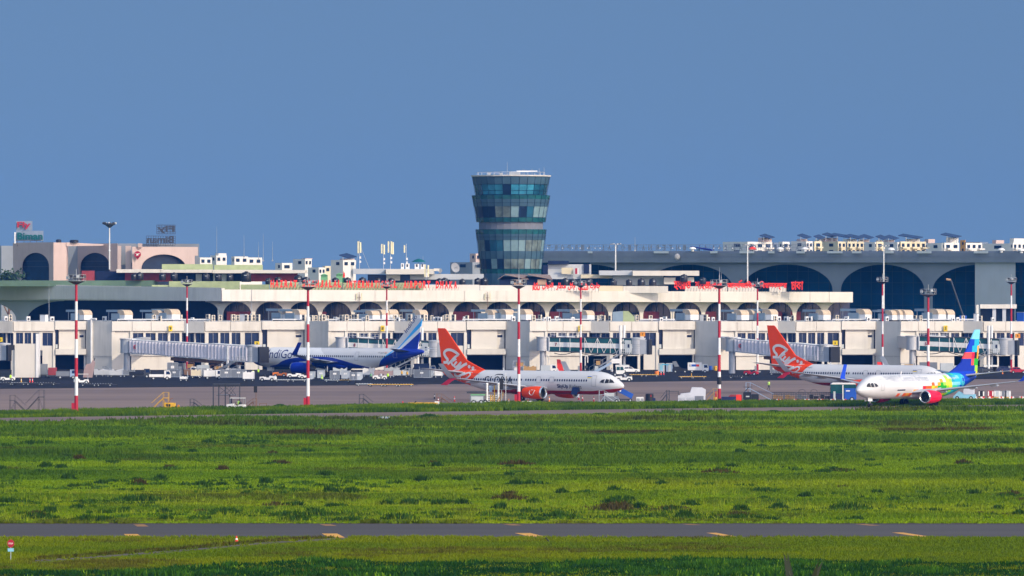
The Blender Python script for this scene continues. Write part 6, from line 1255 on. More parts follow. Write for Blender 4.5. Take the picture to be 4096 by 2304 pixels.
# palm whose frond tips reach into the bottom edge
D = 62; p = PL(D); t = thing('palm_tree', 'palm whose dark frond tips rise into the bottom edge of the view', 'palm tree', (p.X(3190), D, 0)); mk('palm_leaf', (.016, .024, .006), .6, mott=.4)
top = p.Z(2480); m = MB(); 
for i in range(16): m.tube((0, .02 * i, top * i / 16), (0, .02 * (i + 1), top * (i + 1) / 16), .17 - .003 * i, n=8)
m.build('trunk', 'brown_wood', t)
for i, (ex, ez, L) in enumerate(((-.16, 1.0, .53), (-.55, .8, .5), (.35, .9, .5), (.9, .62, .6), (-.9, .5, .5), (.6, .75, .52), (1.3, .5, .65), (-1.5, .4, .6))):
    m = MB(); pts = [Vector((ex * L * s, (.2 - .1 * i % 3) * s, ez * L * s - (.12 * s * s if abs(ex) > .4 else 0))) for s in [j / 10 for j in range(11)]]
    for a, b in zip(pts, pts[1:]): m.tube(a, b, .012, .008, 5)
    for j in range(2, 11):
        for sd in (-1, 1):
            q = pts[j]; d = (pts[min(j + 1, 10)] - pts[j - 1]).normalized(); e = q + d * .24 + Vector((sd * .07 * (1.1 - j / 14), .02 * sd, -.01)); w_ = d.cross(Vector((0, 1, 0))).normalized() * .026; m.add([q - w_, q + w_, e], [(0, 1, 2)])
    m.build('frond', 'palm_leaf', t, fix=False).location = (0, 0, top)
# ------------------------------------------------------------------ ground equipment, vehicles and people
def wheels(t, pts, r=.3, w=.2, name='wheel'):
    for x, y in pts:
        o = MB().lathe([(.01, -w / 2), (r * .9, -w / 2), (r, -w * .3), (r, w * .3), (r * .9, w / 2), (.01, w / 2)], (x, y, r), 'y', 14).build(name, 'tyre', t, smooth=True)
        MB().lathe([(.01, -w / 2 - .02), (r * .5, -w / 2 - .02), (r * .5, w / 2 + .02), (.01, w / 2 + .02)], (x, y, r), 'y', 10).build('rim', 'pale_grey', o)
def at(px, py): v = G(px, py); return (v.x, v.y, 0)
def bevel_box(mb, x0, x1, y0, y1, z0, z1, b=.08):
    mb.prism([(x0 + b, z0), (x1 - b, z0), (x1, z0 + b), (x1, z1 - b), (x1 - b, z1), (x0 + b, z1), (x0, z1 - b), (x0, z0 + b)], y0, y1, 'y'); return mb
# people
def person_mesh(pose):
    J = dict(pel=(0, 0, .95), ch=(0, 0, 1.32), nk=(0, 0, 1.5), hd=(0, -.02, 1.62), tp=(0, -.01, 1.74))
    L = {'stand': [(.1, 0, .92), (.11, -.02, .5), (.11, 0, .08), (.12, -.16, .04)], 'walk': [(.1, 0, .92), (.11, -.2, .52), (.11, -.1, .08), (.12, -.26, .05)], 'squat': [(.12, .0, .45), (.17, -.38, .5), (.15, -.1, .08), (.15, -.26, .04)]}[pose]
    Rr = {'stand': [(-.1, 0, .92), (-.11, -.02, .5), (-.11, 0, .08), (-.12, -.16, .04)], 'walk': [(-.1, 0, .92), (-.11, .08, .5), (-.11, .32, .12), (-.12, .18, .05)], 'squat': [(-.12, .0, .45), (-.17, -.38, .5), (-.15, -.1, .08), (-.15, -.26, .04)]}[pose]
    dz = -.5 if pose == 'squat' else 0; dy = -.12 if pose == 'squat' else 0
    J = {k: (v[0], v[1] + dy * (v[2] - .9), v[2] + dz) for k, v in J.items()}
    A = [[(s * .19, dy * .4, 1.42 + dz), (s * .25, .02 + (-.12 if s > 0 and pose == 'walk' else 0) + dy, 1.14 + dz), (s * .24, -.08 - (.14 if pose != 'stand' else 0) + dy, .9 + dz + (.15 if pose != 'stand' else 0)), (s * .24, -.14 - (.14 if pose != 'stand' else 0) + dy, .82 + dz + (.15 if pose != 'stand' else 0))] for s in (1, -1)]
    V = [J['pel'], J['ch'], J['nk'], J['hd'], J['tp']]; rad = [.14, .16, .06, .105, .08]; E = [(0, 1), (1, 2), (2, 3), (3, 4)]
    for pts, rs in ((L, (.1, .065, .045, .04)), (Rr, (.1, .065, .045, .04))):
        b = len(V); V += pts; rad += rs; E += [(0, b)] + [(b + i, b + i + 1) for i in range(3)]
    for pts in A: b = len(V); V += pts; rad += (.06, .045, .033, .035); E += [(1, b)] + [(b + i, b + i + 1) for i in range(3)]
    me = bpy.data.meshes.new('person'); me.from_pydata(V, E, []); o = bpy.data.objects.new('person_tmp', me); COL.objects.link(o)
    md = o.modifiers.new('skin', 'SKIN'); sv = me.skin_vertices[0].data
    for i, r in enumerate(rad): sv[i].radius = (r, r * .85)
    sv[0].use_root = True; o.modifiers.new('sub', 'SUBSURF').levels = 1
    bpy.context.view_layer.update(); dg = bpy.context.evaluated_depsgraph_get(); m2 = bpy.data.meshes.new_from_object(o.evaluated_get(dg)); bpy.data.objects.remove(o)
    for k in ('skin', 'hair', 'shirt', 'trousers', 'black'): m2.materials.append(M[k])
    hz = J['hd'][2]
    for p in m2.polygons:
        c = p.center; p.use_smooth = True
        if c.z > hz + .06 or (c.z > hz - .05 and c.y > J['hd'][1] + .03): p.material_index = 1
        elif c.z > J['nk'][2] - .02: p.material_index = 0
        elif abs(c.x) > .2 and c.z < A[0][2][2] + .06 and c.z > A[0][3][2] - .1 and abs(c.x) > .205: p.material_index = 0
        elif c.z > J['pel'][2] + .02: p.material_index = 2
        elif c.z < .1: p.material_index = 4
        else: p.material_index = 3
    return m2, J, dz, dy
PM = {k: person_mesh(k) for k in ('stand', 'walk', 'squat')}
def person(px, py, rz, pose, vest, label, loc=None, helmet=None):
    m2, J, dz, dy = PM[pose]; o = bpy.data.objects.new('person', m2); COL.objects.link(o); o.location = loc or at(px, py); o.rotation_euler = (0, 0, R(rz)); tag(o, label, 'person', 'people working on the apron'); o.scale = (1.04,) * 3
    if vest: MB().lathe([(.19, .92 + dz), (.215, 1.15 + dz), (.22, 1.38 + dz), (.12, 1.49 + dz)], (0, dy * .35, 0), n=12).build('safety_vest', vest, o, smooth=True)
    if helmet: MB().lathe([(.15, 1.68 + dz), (.13, 1.76 + dz), (.06, 1.82 + dz), (.01, 1.83 + dz)], (0, dy * .85, 0), n=10).build('helmet', helmet, o, smooth=True)
    return o
for i, a in enumerate([(1033, 1506, 20, 'walk', 'hivis', 'person in a bright vest at the foot of the corrugated bridge'), (1286, 1526, 60, 'squat', 'hivis', 'person crouching in a bright helmet beside the containers under the jet', 'hivis'), (1484, 1524, -30, 'stand', 'green_light', 'person in a green vest standing by the tarpaulin cart'), (1524, 1524, 30, 'stand', 'shirt', 'person in a dark outfit leaning by the pink loaded cart'),
    (1551, 1524, 10, 'walk', 'hivis', 'person in a bright vest walking beside the white tractor'), (1607, 1513, 30, 'stand', 'yellow', 'person in a yellow vest by the red bundle below the tail'), (1629, 1516, -20, 'stand', 'yellow', 'person in a yellow top below the rear of the blue tail'), (1665, 1519, 0, 'stand', 'hivis', 'person in a bright vest alone beside the grey container'),
    (3075, 1560, 90, 'walk', 'hivis', 'person in a bright vest crossing the apron behind the blue stairs'), (2447, 1504, 0, 'stand', 'shirt', 'person in pale clothes standing by the raised stair truck'), (1012, 1512, 0, 'stand', 'hivis', 'person in a bright vest behind the white cart at the bridge foot'), (42, 1530, 30, 'stand', 'hivis', 'person in a bright vest between the white tractors at the left edge')]):
    person(a[0], a[1], a[2], a[3], a[4], a[5], helmet=a[6] if len(a) > 6 else None)
# tow tractors, golf cart
def tractor(px, py, rz, body, label, canopy=False, driver=None, sc=1.0, cargo=None):
    t = thing('tow_tractor', label, 'tow tractor', at(px, py), R(rz), 'tow tractors on the apron'); t.scale = (sc,) * 3
    m = MB(); m.prism([(-1.5, .35), (1.5, .35), (1.55, .55), (1.5, .98), (.45, 1.08), (.3, .75), (-.5, .75), (-.6, .95), (-1.45, .92)], -.72, .72); m.build('body', body, t)
    bevel_box(MB(), -.75, -.55, -.55, .55, .75, 1.35).build('seat', 'black', t); MB().tube((.35, 0, .75), (.15, 0, 1.3), .03).lathe([(.16, 1.28), (.19, 1.3), (.16, 1.32)], (.12, 0, 0), n=10).build('steering_wheel', 'black', t)
    for s in (-.4, .4): MB().lathe([(.01, -.02), (.11, -.02), (.11, .02)], (1.53, s, .75), 'x', 10).build('headlight', 'pale_grey', t)
    wheels(t, ((.95, -.7), (.95, .7), (-.95, -.7), (-.95, .7)), .36, .26)
    if canopy:
        MB().bx(-1.4, 1.0, -.75, .75, 1.98, 2.06).build('roof', body, t); m = MB()
        for x, y in ((-1.35, -.68), (-1.35, .68), (.95, -.68), (.95, .68)): m.tube((x, y, .9), (x, y, 1.98), .04, n=5)
        m.build('roof_frame', 'grey_metal', t); MB().hexa([(.9, -.66, 1.05), (.94, -.66, 1.05), (.94, .66, 1.05), (.9, .66, 1.05), (.92, -.66, 1.95), (.96, -.66, 1.95), (.96, .66, 1.95), (.92, .66, 1.95)]).build('windscreen', 'dark_glass', t)
    if driver: person(0, 0, rz + 90, 'squat', driver[0], driver[1], loc=(t.location.x - .35 * math.cos(R(rz)), t.location.y - .35 * math.sin(R(rz)), .42))
    return t
tractor(1072, 1526, -12, 'white_paint', 'white open tow tractor below the nose of the blue jet', driver=None, sc=1.1)
tractor(2496, 1527, 178, 'white_paint', 'white tow tractor with a driver before the white car', driver=('shirt', 'person in pale clothes driving the tow tractor before the white car'), sc=1.15)
tractor(946, 1640, 168, 'white_paint', 'white roofed cart with a driver at the near apron edge', True, ('hivis', 'person in a bright vest driving the white roofed cart'), sc=.95)
tractor(1520, 1521, 180, 'white_paint', 'white tow tractor pulling the pink loaded cart')
tractor(30, 1526, 10, 'white_paint', 'white open tractor parked at the left edge'); tractor(325, 1536, -170, 'white_paint', 'white tractor partly hidden by the nearest striped mast', True); tractor(1175, 1512, 10, 'white_paint', 'white tractor half hidden below the blue engine')
tractor(3005, 1502, 160, 'red_paint', 'faded red tractor at the shaded wall below the second orange tail')
# dollies, containers, carts
def dolly(px, py, rz, m, label, L=3.2, rail=None):
    t = thing('cargo_dolly', label, 'dolly', at(px, py), R(rz), 'flat dollies on the apron'); MB().bx(-L / 2, L / 2, -.85, .85, .42, .52).build('deck', m, t); f = MB().tube((-L / 2, 0, .36), (L / 2 + .9, 0, .33), .05)
    for y in (-.75, .75): f.bx(-L / 2, L / 2, y - .04, y + .04, .32, .42)
    f.build('frame', 'dark_metal', t); wheels(t, ((-L * .36, -.7), (-L * .36, .7), (L * .36, -.7), (L * .36, .7)), .22, .14)
    r = MB()
    for i in range(6): r.tube((-L / 2 + .25 + i * L / 6, -.8, .55), (-L / 2 + .25 + i * L / 6, .8, .55), .05, n=6)
    r.build('roller', 'steel', t)
    if rail: MB().bx(-L / 2, -L / 2 + .08, -.85, .85, .52, 1.15).build('end_rail', rail, t)
    return t
for i, (x, y, m, l) in enumerate([(20, 1540, 'black', 'black low dolly at the left edge before the white pier'), (75, 1541, 'black', 'black low dolly second from the left edge'), (135, 1541, 'black', 'black low dolly before the red cones'), (190, 1541, 'black', 'black low dolly right of the white pier'), (355, 1545, 'black', 'black low dolly just right of the nearest striped mast'), (418, 1545, 'black', 'black low dolly before the long grey container row'),
    (1130, 1528, 'pale_grey', 'empty pale dolly under the engine of the blue jet'), (1195, 1528, 'pale_grey', 'empty pale dolly right of the one under the engine'), (1330, 1529, 'pale_grey', 'empty pale dolly beside the crouching worker'), (1372, 1529, 'yellow', 'yellow tipped dolly before the standing containers'), (1455, 1545, 'pale_grey', 'grey dolly with white deck below the pink cart'), (1505, 1547, 'yellow', 'yellow dolly first in the row below the tail'), (1565, 1547, 'yellow', 'yellow dolly second in the row below the tail'), (1620, 1547, 'yellow', 'yellow dolly last in the row below the tail'),
    (2548, 1507, 'yellow', 'yellow dolly nearest the white tow tractor'), (2605, 1507, 'yellow', 'yellow dolly before the traffic cones by the wall'), (2745, 1515, 'yellow', 'yellow dolly with low deck on the open apron'), (2795, 1515, 'yellow', 'yellow dolly with a raised end on the open apron'), (2945, 1514, 'black', 'black low dolly right of the fourth near mast'), (3105, 1500, 'dark_metal', 'dark dolly carrying two grey containers behind the orange tail')]):
    dolly(x, y, rnd.uniform(-8, 8), m, l, rail='yellow' if 'raised' in l else None)
def uld(px, py, rz, m, label, w=1.9, h=1.62, z=.55, cut=True):
    v = at(px, py); t = thing('cargo_container', label, 'container', (v[0], v[1], z), R(rz), 'cargo containers under the jet')
    p = [(-w / 2, 0), (w / 2 - .38, 0), (w / 2, .42), (w / 2, h), (-w / 2, h)] if cut else [(-w / 2, 0), (w / 2, 0), (w / 2, h), (-w / 2, h)]
    MB().prism(p, -.75, .75).build('shell', m, t); fr = MB()
    for a, b in zip(p, p[1:] + p[:1]): fr.tube((a[0], -.76, a[1]), (b[0], -.76, b[1]), .045, n=4)
    fr.tube((0, -.77, .05), (0, -.77, h), .03, n=4); fr.build('frame', 'steel', t); MB().bx(-.35, .35, -.79, -.77, h * .5, h * .72).build('placard', 'white_paint', t); return t
for x, y, m, l, w, c in ((1245, 1527, 'uld', 'silver cargo container just right of the striped mast', 1.5, True), (1285, 1522, 'uld', 'silver cargo container behind the crouching worker', 1.5, True), (1340, 1524, 'uld_dark', 'grey cargo container first of the pair under the fuselage', 2.0, False), (1385, 1524, 'uld', 'silver cut corner container second of the pair under the fuselage', 1.7, True), (1395 + 20, 1530, 'uld_dark', 'dark cargo container with a shaded side', 1.5, False), (1432, 1530, 'uld', 'bright silver container with a label at the end of the row', 2.0, True),
    (1690, 1520, 'uld_dark', 'long grey container behind the lone worker', 3.4, False), (1715, 1517, 'uld', 'pale container right of the lone worker', 2.0, True), (905, 1519, 'uld_dark', 'dark grey container before the shaded bridge foot', 2.6, False), (955, 1519, 'uld_dark', 'grey blue container before the shaded bridge foot with white decal', 3.2, False), (700, 1514, 'uld_dark', 'grey blue container beside the white pickup', 2.6, False), (3098, 1498, 'uld_dark', 'grey container on the dolly behind the second orange tail', 1.8, False)):
    uld(x, y, rnd.uniform(-12, 5), m, l, w, cut=c, z=.55 if y > 1518 else .35)
def wrap_cart(px, py, m, label, L=3.0, h=1.5, rz=0):
    t = thing('baggage_cart', label, 'baggage cart', at(px, py), R(rz)); MB().bx(-L / 2, L / 2, -.8, .8, .45, .55).build('deck', 'grey_metal', t); wheels(t, ((-L * .35, -.7), (-L * .35, .7), (L * .35, -.7), (L * .35, .7)), .24, .14)
    q = MB(); rs = random.Random(int(px)); top = [(-L / 2 + L * i / 8, .55 + h * (.75 + .3 * rs.random())) for i in range(9)]; q.prism([(-L / 2, .56)] + top + [(L / 2, .56)], -.7, .7); q.build('load', m, t); f = MB()
    for x in (-L / 2, L / 2): f.tube((x, -.75, .5), (x, -.75, 2.1), .04, n=4).tube((x, .75, .5), (x, .75, 2.1), .04, n=4)
    f.build('rail', 'steel', t); return t
wrap_cart(1535, 1512, 'tarp_pink', 'cart under a pink grey cover behind the white tractor', 4.2, 1.2); wrap_cart(995, 1525, 'white_paint', 'white cart heaped with pale bundles beside the grey containers', 2.4, 1.6); wrap_cart(1600, 1510, 'pale_grey', 'pale cart with red and white bundles below the tail', 4.0, 1.1); wrap_cart(785, 1513, 'cream_wall', 'cream wrapped cart left of the lean to under the corrugated bridge', 2.2, 1.3); wrap_cart(735, 1525, 'white_paint', 'low white bundle cart in front of the dark containers', 1.6, .5)
wrap_cart(410, 1508, 'grey_wall', 'long grey covered cart at the shaded return wall', 3.6, 1.2); wrap_cart(465, 1509, 'grey_wall', 'grey covered cart before the rotunda of gate nine', 3.0, 1.2); wrap_cart(515, 1509, 'uld_dark', 'dark grey covered cart just left of the bridge column', 2.6, 1.1); wrap_cart(3140, 1498, 'uld_dark', 'grey box cart behind the second orange tail fin', 2.6, 1.5); wrap_cart(1650, 1505, 'uld_dark', 'dark cart behind the rear of the blue jet', 3.0, 1.0)
# cage carts at the right
for i, x in enumerate((3112, 3160, 3208, 3256, 3300)):
    t = thing('cage_cart', ['wire cage cart with tan boxes nearest the blue stairs', 'wire cage cart full of tan crates', 'wire cage cart with an arched top left of the bus', 'second arched wire cage cart left of the bus', 'dark wire cage cart touching the blue roofed bus'][i], 'cage cart', at(x, 1606), R(-4), 'cage carts by the apron edge'); f = MB(); L = 1.9
    for k in range(7):
        xx = -L / 2 + L * k / 6; f.tube((xx, -.7, .45), (xx, -.7, 1.55), .03, n=4).tube((xx, .7, .45), (xx, .7, 1.55), .03, n=4)
    for zz in (.5, .85, 1.2, 1.55): f.tube((-L / 2, -.7, zz), (L / 2, -.7, zz), .03, n=4).tube((-L / 2, .7, zz), (L / 2, .7, zz), .03, n=4)
    if i in (2, 3): f.path([(-L * .3, 0, 1.55), (-L * .25, 0, 1.95), (0, 0, 2.1), (L * .25, 0, 1.95), (L * .3, 0, 1.55)], .04, 4)
    f.build('cage', 'dark_metal', t); MB().bx(-L / 2, L / 2, -.72, .72, .36, .45).build('deck', 'brown_steel', t); wheels(t, ((-.7, -.6), (-.7, .6), (.7, -.6), (.7, .6)), .2, .12)
    MB().bx(-.8, -.1, -.55, .55, .46, 1.15).bx(0, .8, -.55, .55, .46, .95).build('load', ['crate_tan', 'crate_tan', 'uld_dark', 'tank_black', 'tank_black'][i], t)
# barriers with red and white blocks
for i, (x, w) in enumerate(((2925, 30), (2982, 27), (3024, 26), (3118, 24), (3180, 10), (3228, 22), (3280, 26), (3332, 20), (3378, 14), (3645, 20), (3735, 10), (3855, 20), (3896, 22), (3930, 16), (3962, 14), (4005, 20), (4046, 20), (4086, 18), (2108, 40))):
    yb_ = 1609 if x < 3600 else 1599; v = at(x, yb_ if x > 2500 else 1617); s = F / v[1]; wm = w / s
    t = thing('road_barrier', ('low white concrete block at the foot of the third near mast' if x == 2108 else f'red and white block barrier, {ORD[i]} from left along the apron edge'), 'barrier', v, 0, 'red and white block barriers'); n = max(2, int(w / 6))
    MB().bx(-wm / 2, wm / 2, -.25, .25, 0, .28).build('base', 'white_paint', t); m = MB()
    for k in range(n): m.prism([(-wm / 2 + wm * k / n, .281), (-wm / 2 + wm * (k + 1) / n, .281), (-wm / 2 + wm * (k + 1) / n, .55), (-wm / 2 + wm * k / n, .55)], -.2, .2); m.m[-6:] = [k % 2] * 6
    m.build('block_row', ['white_paint', 'white_paint' if x == 2108 else 'sign_red'], t)
def cone(px, py, label, h=.75, m='orange'):
    t = thing('traffic_cone', label, 'traffic cone', at(px, py), 0, 'traffic cones'); MB().bx(-.2, .2, -.2, .2, 0, .05).build('base', 'black', t); MB().lathe([(.15, .05), (.03, h), (.01, h)], n=12).build('cone', m, t, smooth=True); MB().lathe([(.105, h * .45), (.073, h * .68)], n=12).build('band', 'white_paint', t, smooth=True)
for x, y, l, m in ((1753, 1610, 'red and white cone left of the dark stair frame', 'red_paint'), (1818, 1607, 'red and white cone right of the dark stair frame', 'sign_red'), (1738, 1596, 'black cone left of the dark stair frame', 'black'), (1990, 1619, 'orange cone at the foot of the loader', 'orange'), (2112, 1607, 'pale cone under the orange engine', 'orange'), (2197, 1608, 'cone right of the orange engine', 'orange'), (2315, 1600, 'red and white cone left of the pair below the cargo door', 'red_paint'), (2330, 1604, 'red and white cone right of the pair below the cargo door', 'red_paint'), (2375, 1607, 'short red bollard cone before the nose gear', 'red_paint'), (85, 1530, 'yellow cone before the white pier', 'yellow'), (120, 1530, 'red cone pair mate before the white pier', 'sign_red'), (130, 1530, 'red cone right of its mate before the white pier', 'sign_red'), (2633, 1500, 'first red and white cone of three by the wall', 'sign_red'), (2644, 1500, 'middle red and white cone of three by the wall', 'sign_red'), (2655, 1500, 'last red and white cone of three by the wall', 'sign_red'), (4010, 1497, 'orange cone before the dark car at the right', 'orange'), (946, 2172, 'orange cone with white band on the near verge by the runway', 'sign_red'), (2035, 1617, 'red cone by the loader poles', 'orange')):
    cone(x, y, l, 1.0 if y < 1540 else (.55 if y > 2000 else .95), m)
# stairs
mk('stair_grey', (.07, .065, .075), .6, mott=.3, scale=2)
def steps(px, py, w, h, m, label, flip=1, rail=True, name='boarding_stairs', wheelsz=.2, plat=.3):
    v = at(px, py); s = F / v[1]; W_, H = w / s, h / s; t = thing(name, label, 'stairs', v, R(-6)); n = 11; f = MB(); a = -W_ / 2; pl = W_ * plat
    for y in (-.45, .45):
        f.tube((flip * (W_ / 2), y, .1), (flip * (a + pl), y, H * .68), .045, n=4); f.tube((flip * (a + pl), y, 0), (flip * (a + pl), y, H * .68), .04, n=4); f.tube((flip * a, y, 0), (flip * a, y, H), .04, n=4)
        f.tube((flip * a, y, H * .68), (flip * (a + pl), y, H * .68), .035, n=4)
        if rail: f.tube((flip * (W_ / 2), y, H * .4), (flip * (a + pl), y, H), .022, n=4); f.tube((flip * (a + pl), y, H * .68), (flip * (a + pl), y, H), .025, n=4); f.tube((flip * a, y, H), (flip * (a + pl), y, H), .025, n=4)
        f.tube((flip * a, y, .1), (flip * (a + pl), y, H * .6), .025, n=4)
    f.tube((flip * a, -.45, H * .3), (flip * a, .45, H * .3), .03, n=4); f.build('frame', m, t); st = MB()
    for i in range(n): k = (i + .5) / n; st.bx(flip * (W_ / 2 + (a + pl - W_ / 2) * k) - .12, flip * (W_ / 2 + (a + pl - W_ / 2) * k) + .12, -.44, .44, .1 + (H * .68 - .1) * k - .02, .1 + (H * .68 - .1) * k + .02)
    st.bx(min(flip * a, flip * (a + pl)), max(flip * a, flip * (a + pl)), -.44, .44, H * .67, H * .70); st.build('tread', m, t); wheels(t, ((flip * a, -.4), (flip * W_ / 2 * .9, -.4)), wheelsz, .1); return t
steps(72, 1649, 64, 68, 'stair_grey', 'dark platform stairs at the left edge of the near apron'); steps(140, 1648, 75, 88, 'stair_grey', 'tall dark lattice stairs left of the nearest striped mast', -1); steps(640, 1641, 70, 72, 'yellow', 'yellow maintenance stairs standing at the near apron edge', -1); steps(785, 1638, 48, 42, 'dark_metal', 'low dark stairs left of the scaffold'); steps(1465, 1629, 55, 52, 'dark_metal', 'dark stairs between the second mast and the yellow trailer'); steps(1778, 1623, 62, 48, 'brown_steel', 'dark brown stairs between two cones')
steps(1003, 1636, 46, 42, 'brown_steel', 'brown lattice stairs beside the sign board', -1); steps(2845, 1611, 48, 58, 'crate_tan', 'tan lattice stairs before the fourth near mast', -1); steps(3040, 1608, 112, 78, 'pale_blue', 'pale blue boarding stairs near the cage carts', 1, plat=.15); steps(2660, 1611, 34, 50, 'dark_metal', 'dark ladder stand left of the white water tanks', -1)
t = steps(2432, 1616, 70, 54, 'steel', 'silver mobile stairs at the nose of the orange tailed jet', 1)
for k in (0, 1):
    v = at(620 if k == 0 else 1045, 1641 if k == 0 else 1632)
v = at(680, 1641); t = thing('ground_power_cart', 'yellow wheeled power cart beside the yellow stairs', 'power cart', v); bevel_box(MB(), -.9, .9, -.5, .5, .35, 1.2).build('body', 'yellow', t); MB().bx(-.6, .1, -.53, -.5, .6, 1.0).build('control_panel', 'black', t); MB().tube((-.2, 0, 1.2), (.2, 0, 1.9), .06).tube((.2, 0, 1.9), (.5, 0, 1.9), .06).build('handle', 'brown_steel', t); wheels(t, ((-.6, -.45), (.6, -.45)), .25, .15)
v = at(712, 1641); t = thing('fire_extinguisher_cart', 'small orange trolley right of the yellow power cart', 'trolley', v); MB().tube((0, 0, .2), (.1, 0, .85), .14, n=10).build('cylinder', 'sign_orange', t); MB().tube((-.15, 0, .1), (-.2, 0, 1.0), .03).build('handle', 'black', t); wheels(t, ((0, -.2), (0, .2)), .14, .06)
# big dark scaffold, board on a pole, frames
v = at(905, 1637); s = F / v[1]; t = thing('scaffold', 'tall dark steel scaffold behind the white roofed cart', 'scaffold', v); f = MB(); H = 100 / s
for x in (-52, -30, -4, 14, 54):
    for y in (-.9, .9): f.tube((x / s, y, 0), (x / s, y, H if x not in (14,) else H * .6), .06, n=4)
for zz, xa, xb in ((H, -52, 54), (H * .93, -52, 54), (H * .57, -38, 40)):
    for y in (-.9, .9): f.tube((xa / s, y, zz), (xb / s, y, zz), .06, n=4)
for xa, xb in ((-30, 14), (14, 40), (-4, 30)): f.tube((xa / s, -.9, H * .57), (xb / s, -.9, H * .93), .04, n=4).tube((xb / s, -.9, H * .57), (xa / s, -.9, H * .93), .04, n=4)
f.build('frame', 'dark_metal', t); MB().bx(-38 / s, 40 / s, -.85, .85, H * .57, H * .58).build('platform', 'pale_blue', t); MB().bx(-52 / s, 54 / s, -.9, .9, H, H + .1).build('top_deck', 'dark_metal', t)
v = at(1024, 1640); s = F / v[1]; t = thing('notice_board', 'black board on a thin pole right of the scaffold', 'sign', v); MB().tube((0, 0, 0), (0, 0, 95 / s), .06, n=6).build('pole', 'brown_steel', t); MB().bx(-9 / s, 5 / s, -.12, -.04, 70 / s, 96 / s).build('board', 'black', t)
v = at(1052, 1634); t = thing('trestle', 'low reddish trestle frame left of the second near mast', 'trestle', v); f = MB()
for x in (-.55, .55):
    for y in (-.4, .4): f.tube((x * 1.15, y, 0), (x, y, .8), .04, n=4)
f.tube((-.6, -.4, .8), (.6, -.4, .8), .05, n=4).tube((-.6, .4, .8), (.6, .4, .8), .05, n=4).tube((-.6, -.4, .4), (.6, -.4, .4), .03, n=4); f.build('frame', 'brown_steel', t)
v = at(1413, 1627); t = thing('tool_sledge', 'low black sledge box left of the dark stairs', 'box', v); bevel_box(MB(), -1.0, .4, -.5, .5, .12, .5).build('box', 'black', t); MB().bx(-1.1, 1.1, -.5, -.4, 0, .12).bx(-1.1, 1.1, .4, .5, 0, .12).bx(.4, 1.1, -.45, .45, .12, .28).build('runner', 'dark_metal', t)
v = at(1684, 1626); t = thing('tow_trailer', 'long low white and yellow trailer at the near apron edge', 'trailer', v, R(-2)); L = 6.0
MB().bx(-L / 2 + .8, L / 2, -.7, .7, .32, .46).build('deck', 'white_paint', t); MB().bx(-L / 2 + .9, L / 2 - .2, -.72, -.66, .46, .66).bx(-L / 2 + .9, L / 2 - .2, .66, .72, .46, .66).build('side_rail', 'yellow', t); MB().prism([(-L / 2 - .1, .3), (-L / 2 + .85, .3), (-L / 2 + .85, .5), (-L / 2 + .1, .62)], -.5, .5).build('drawbar', 'black', t); MB().prism([(-L / 2 + 1.6, .46), (-L / 2 + 2.3, .46), (-L / 2 + 2.2, .95)], -.05, .05).build('fin_plate', 'black', t); MB().bx(L / 2 - .7, L / 2, -.7, .7, .46, .85).build('tool_box', 'white_paint', t); wheels(t, ((-1.4, -.7), (-1.4, .7), (.4, -.7), (.4, .7), (2.2, -.7), (2.2, .7)), .26, .16); MB().tube((-L / 2, 0, .5), (-L / 2, 0, .85), .08, n=8).build('beacon', 'sign_red', t)
# high loader below the rear fuselage, with its masts
v = at(1945, 1619); s = F / v[1]; t = thing('cargo_loader', 'pale green cargo loader with a dark platform below the rear fuselage', 'cargo loader', v)
MB().bx(-65 / s, -8 / s, -1.2, 1.2, .5, 38 / s).build('chassis', 'uld_dark', t); MB().bx(-60 / s, -12 / s, -1.25, -1.2, 14 / s, 34 / s).build('side_panel', 'pale_grey', t); MB().bx(-78 / s, 0, -1.3, 1.3, 46 / s, 53 / s).build('platform', 'dark_metal', t); MB().bx(-62 / s, -4 / s, -1.2, 1.2, 38 / s, 43 / s).build('deck', 'green_light', t)
for x, m, n_ in ((3, 'white_paint', 'lift_post'), (48, 'white_paint', 'lift_post')): MB().tube((x / s, -.6, .1), (x / s, -.6, 80 / s), .18, n=8).sph((x / s, -.6, 82 / s), .24, 8).build(n_, m, t)
g = MB()
for zz in (14, 22, 30, 38): g.tube((8 / s, -.7, zz / s), (44 / s, -.7, zz / s), .09, n=5)
g.build('cross_bar', 'white_paint', t); g = MB()
for x in (18, 26, 33): g.tube((x / s, -.8, 8 / s), (x / s, -.8, 78 / s if x == 33 else 40 / s), .09, n=5)
g.build('yellow_bar', 'yellow', t); MB().bx(12 / s, 24 / s, -.5, .3, 52 / s, 76 / s).build('operator_cab', 'pale_blue', t); wheels(t, ((-50 / s, -1.1), (-20 / s, -1.1), (-4 / s, -1.1)), .45, .3); MB().bx(-15 / s, 46 / s, -.9, .9, .25, 10 / s).build('base_frame', 'uld_dark', t)
v = at(1999, 1620); t = thing('bundle_of_poles', 'leaning bundle of tan poles right of the cargo loader', 'poles', v); f = MB()
for k in range(5): f.tube((-.8 + .2 * k, 0, 0), (.3 + .1 * k, .2, 2.0 + .2 * (k % 2)), .05, n=5)
f.build('pole', 'crate_tan', t); t['category'] = 'poles'
v = at(2006, 1620); t = thing('black_cabinet', 'tall thin black speaker shaped box on a post before the title letters', 'box', v); s = F / v[1]; MB().tube((0, 0, 0), (0, 0, 62 / s), .08, n=6).build('post', 'grey_metal', t); bevel_box(MB(), -7 / s, 7 / s, -.25, .25, 62 / s, 106 / s).build('box', 'black', t); MB().tube((17 / s, 0, 0), (17 / s, 0, 128 / s), .045, n=5).build('aerial', 'white_paint', t)
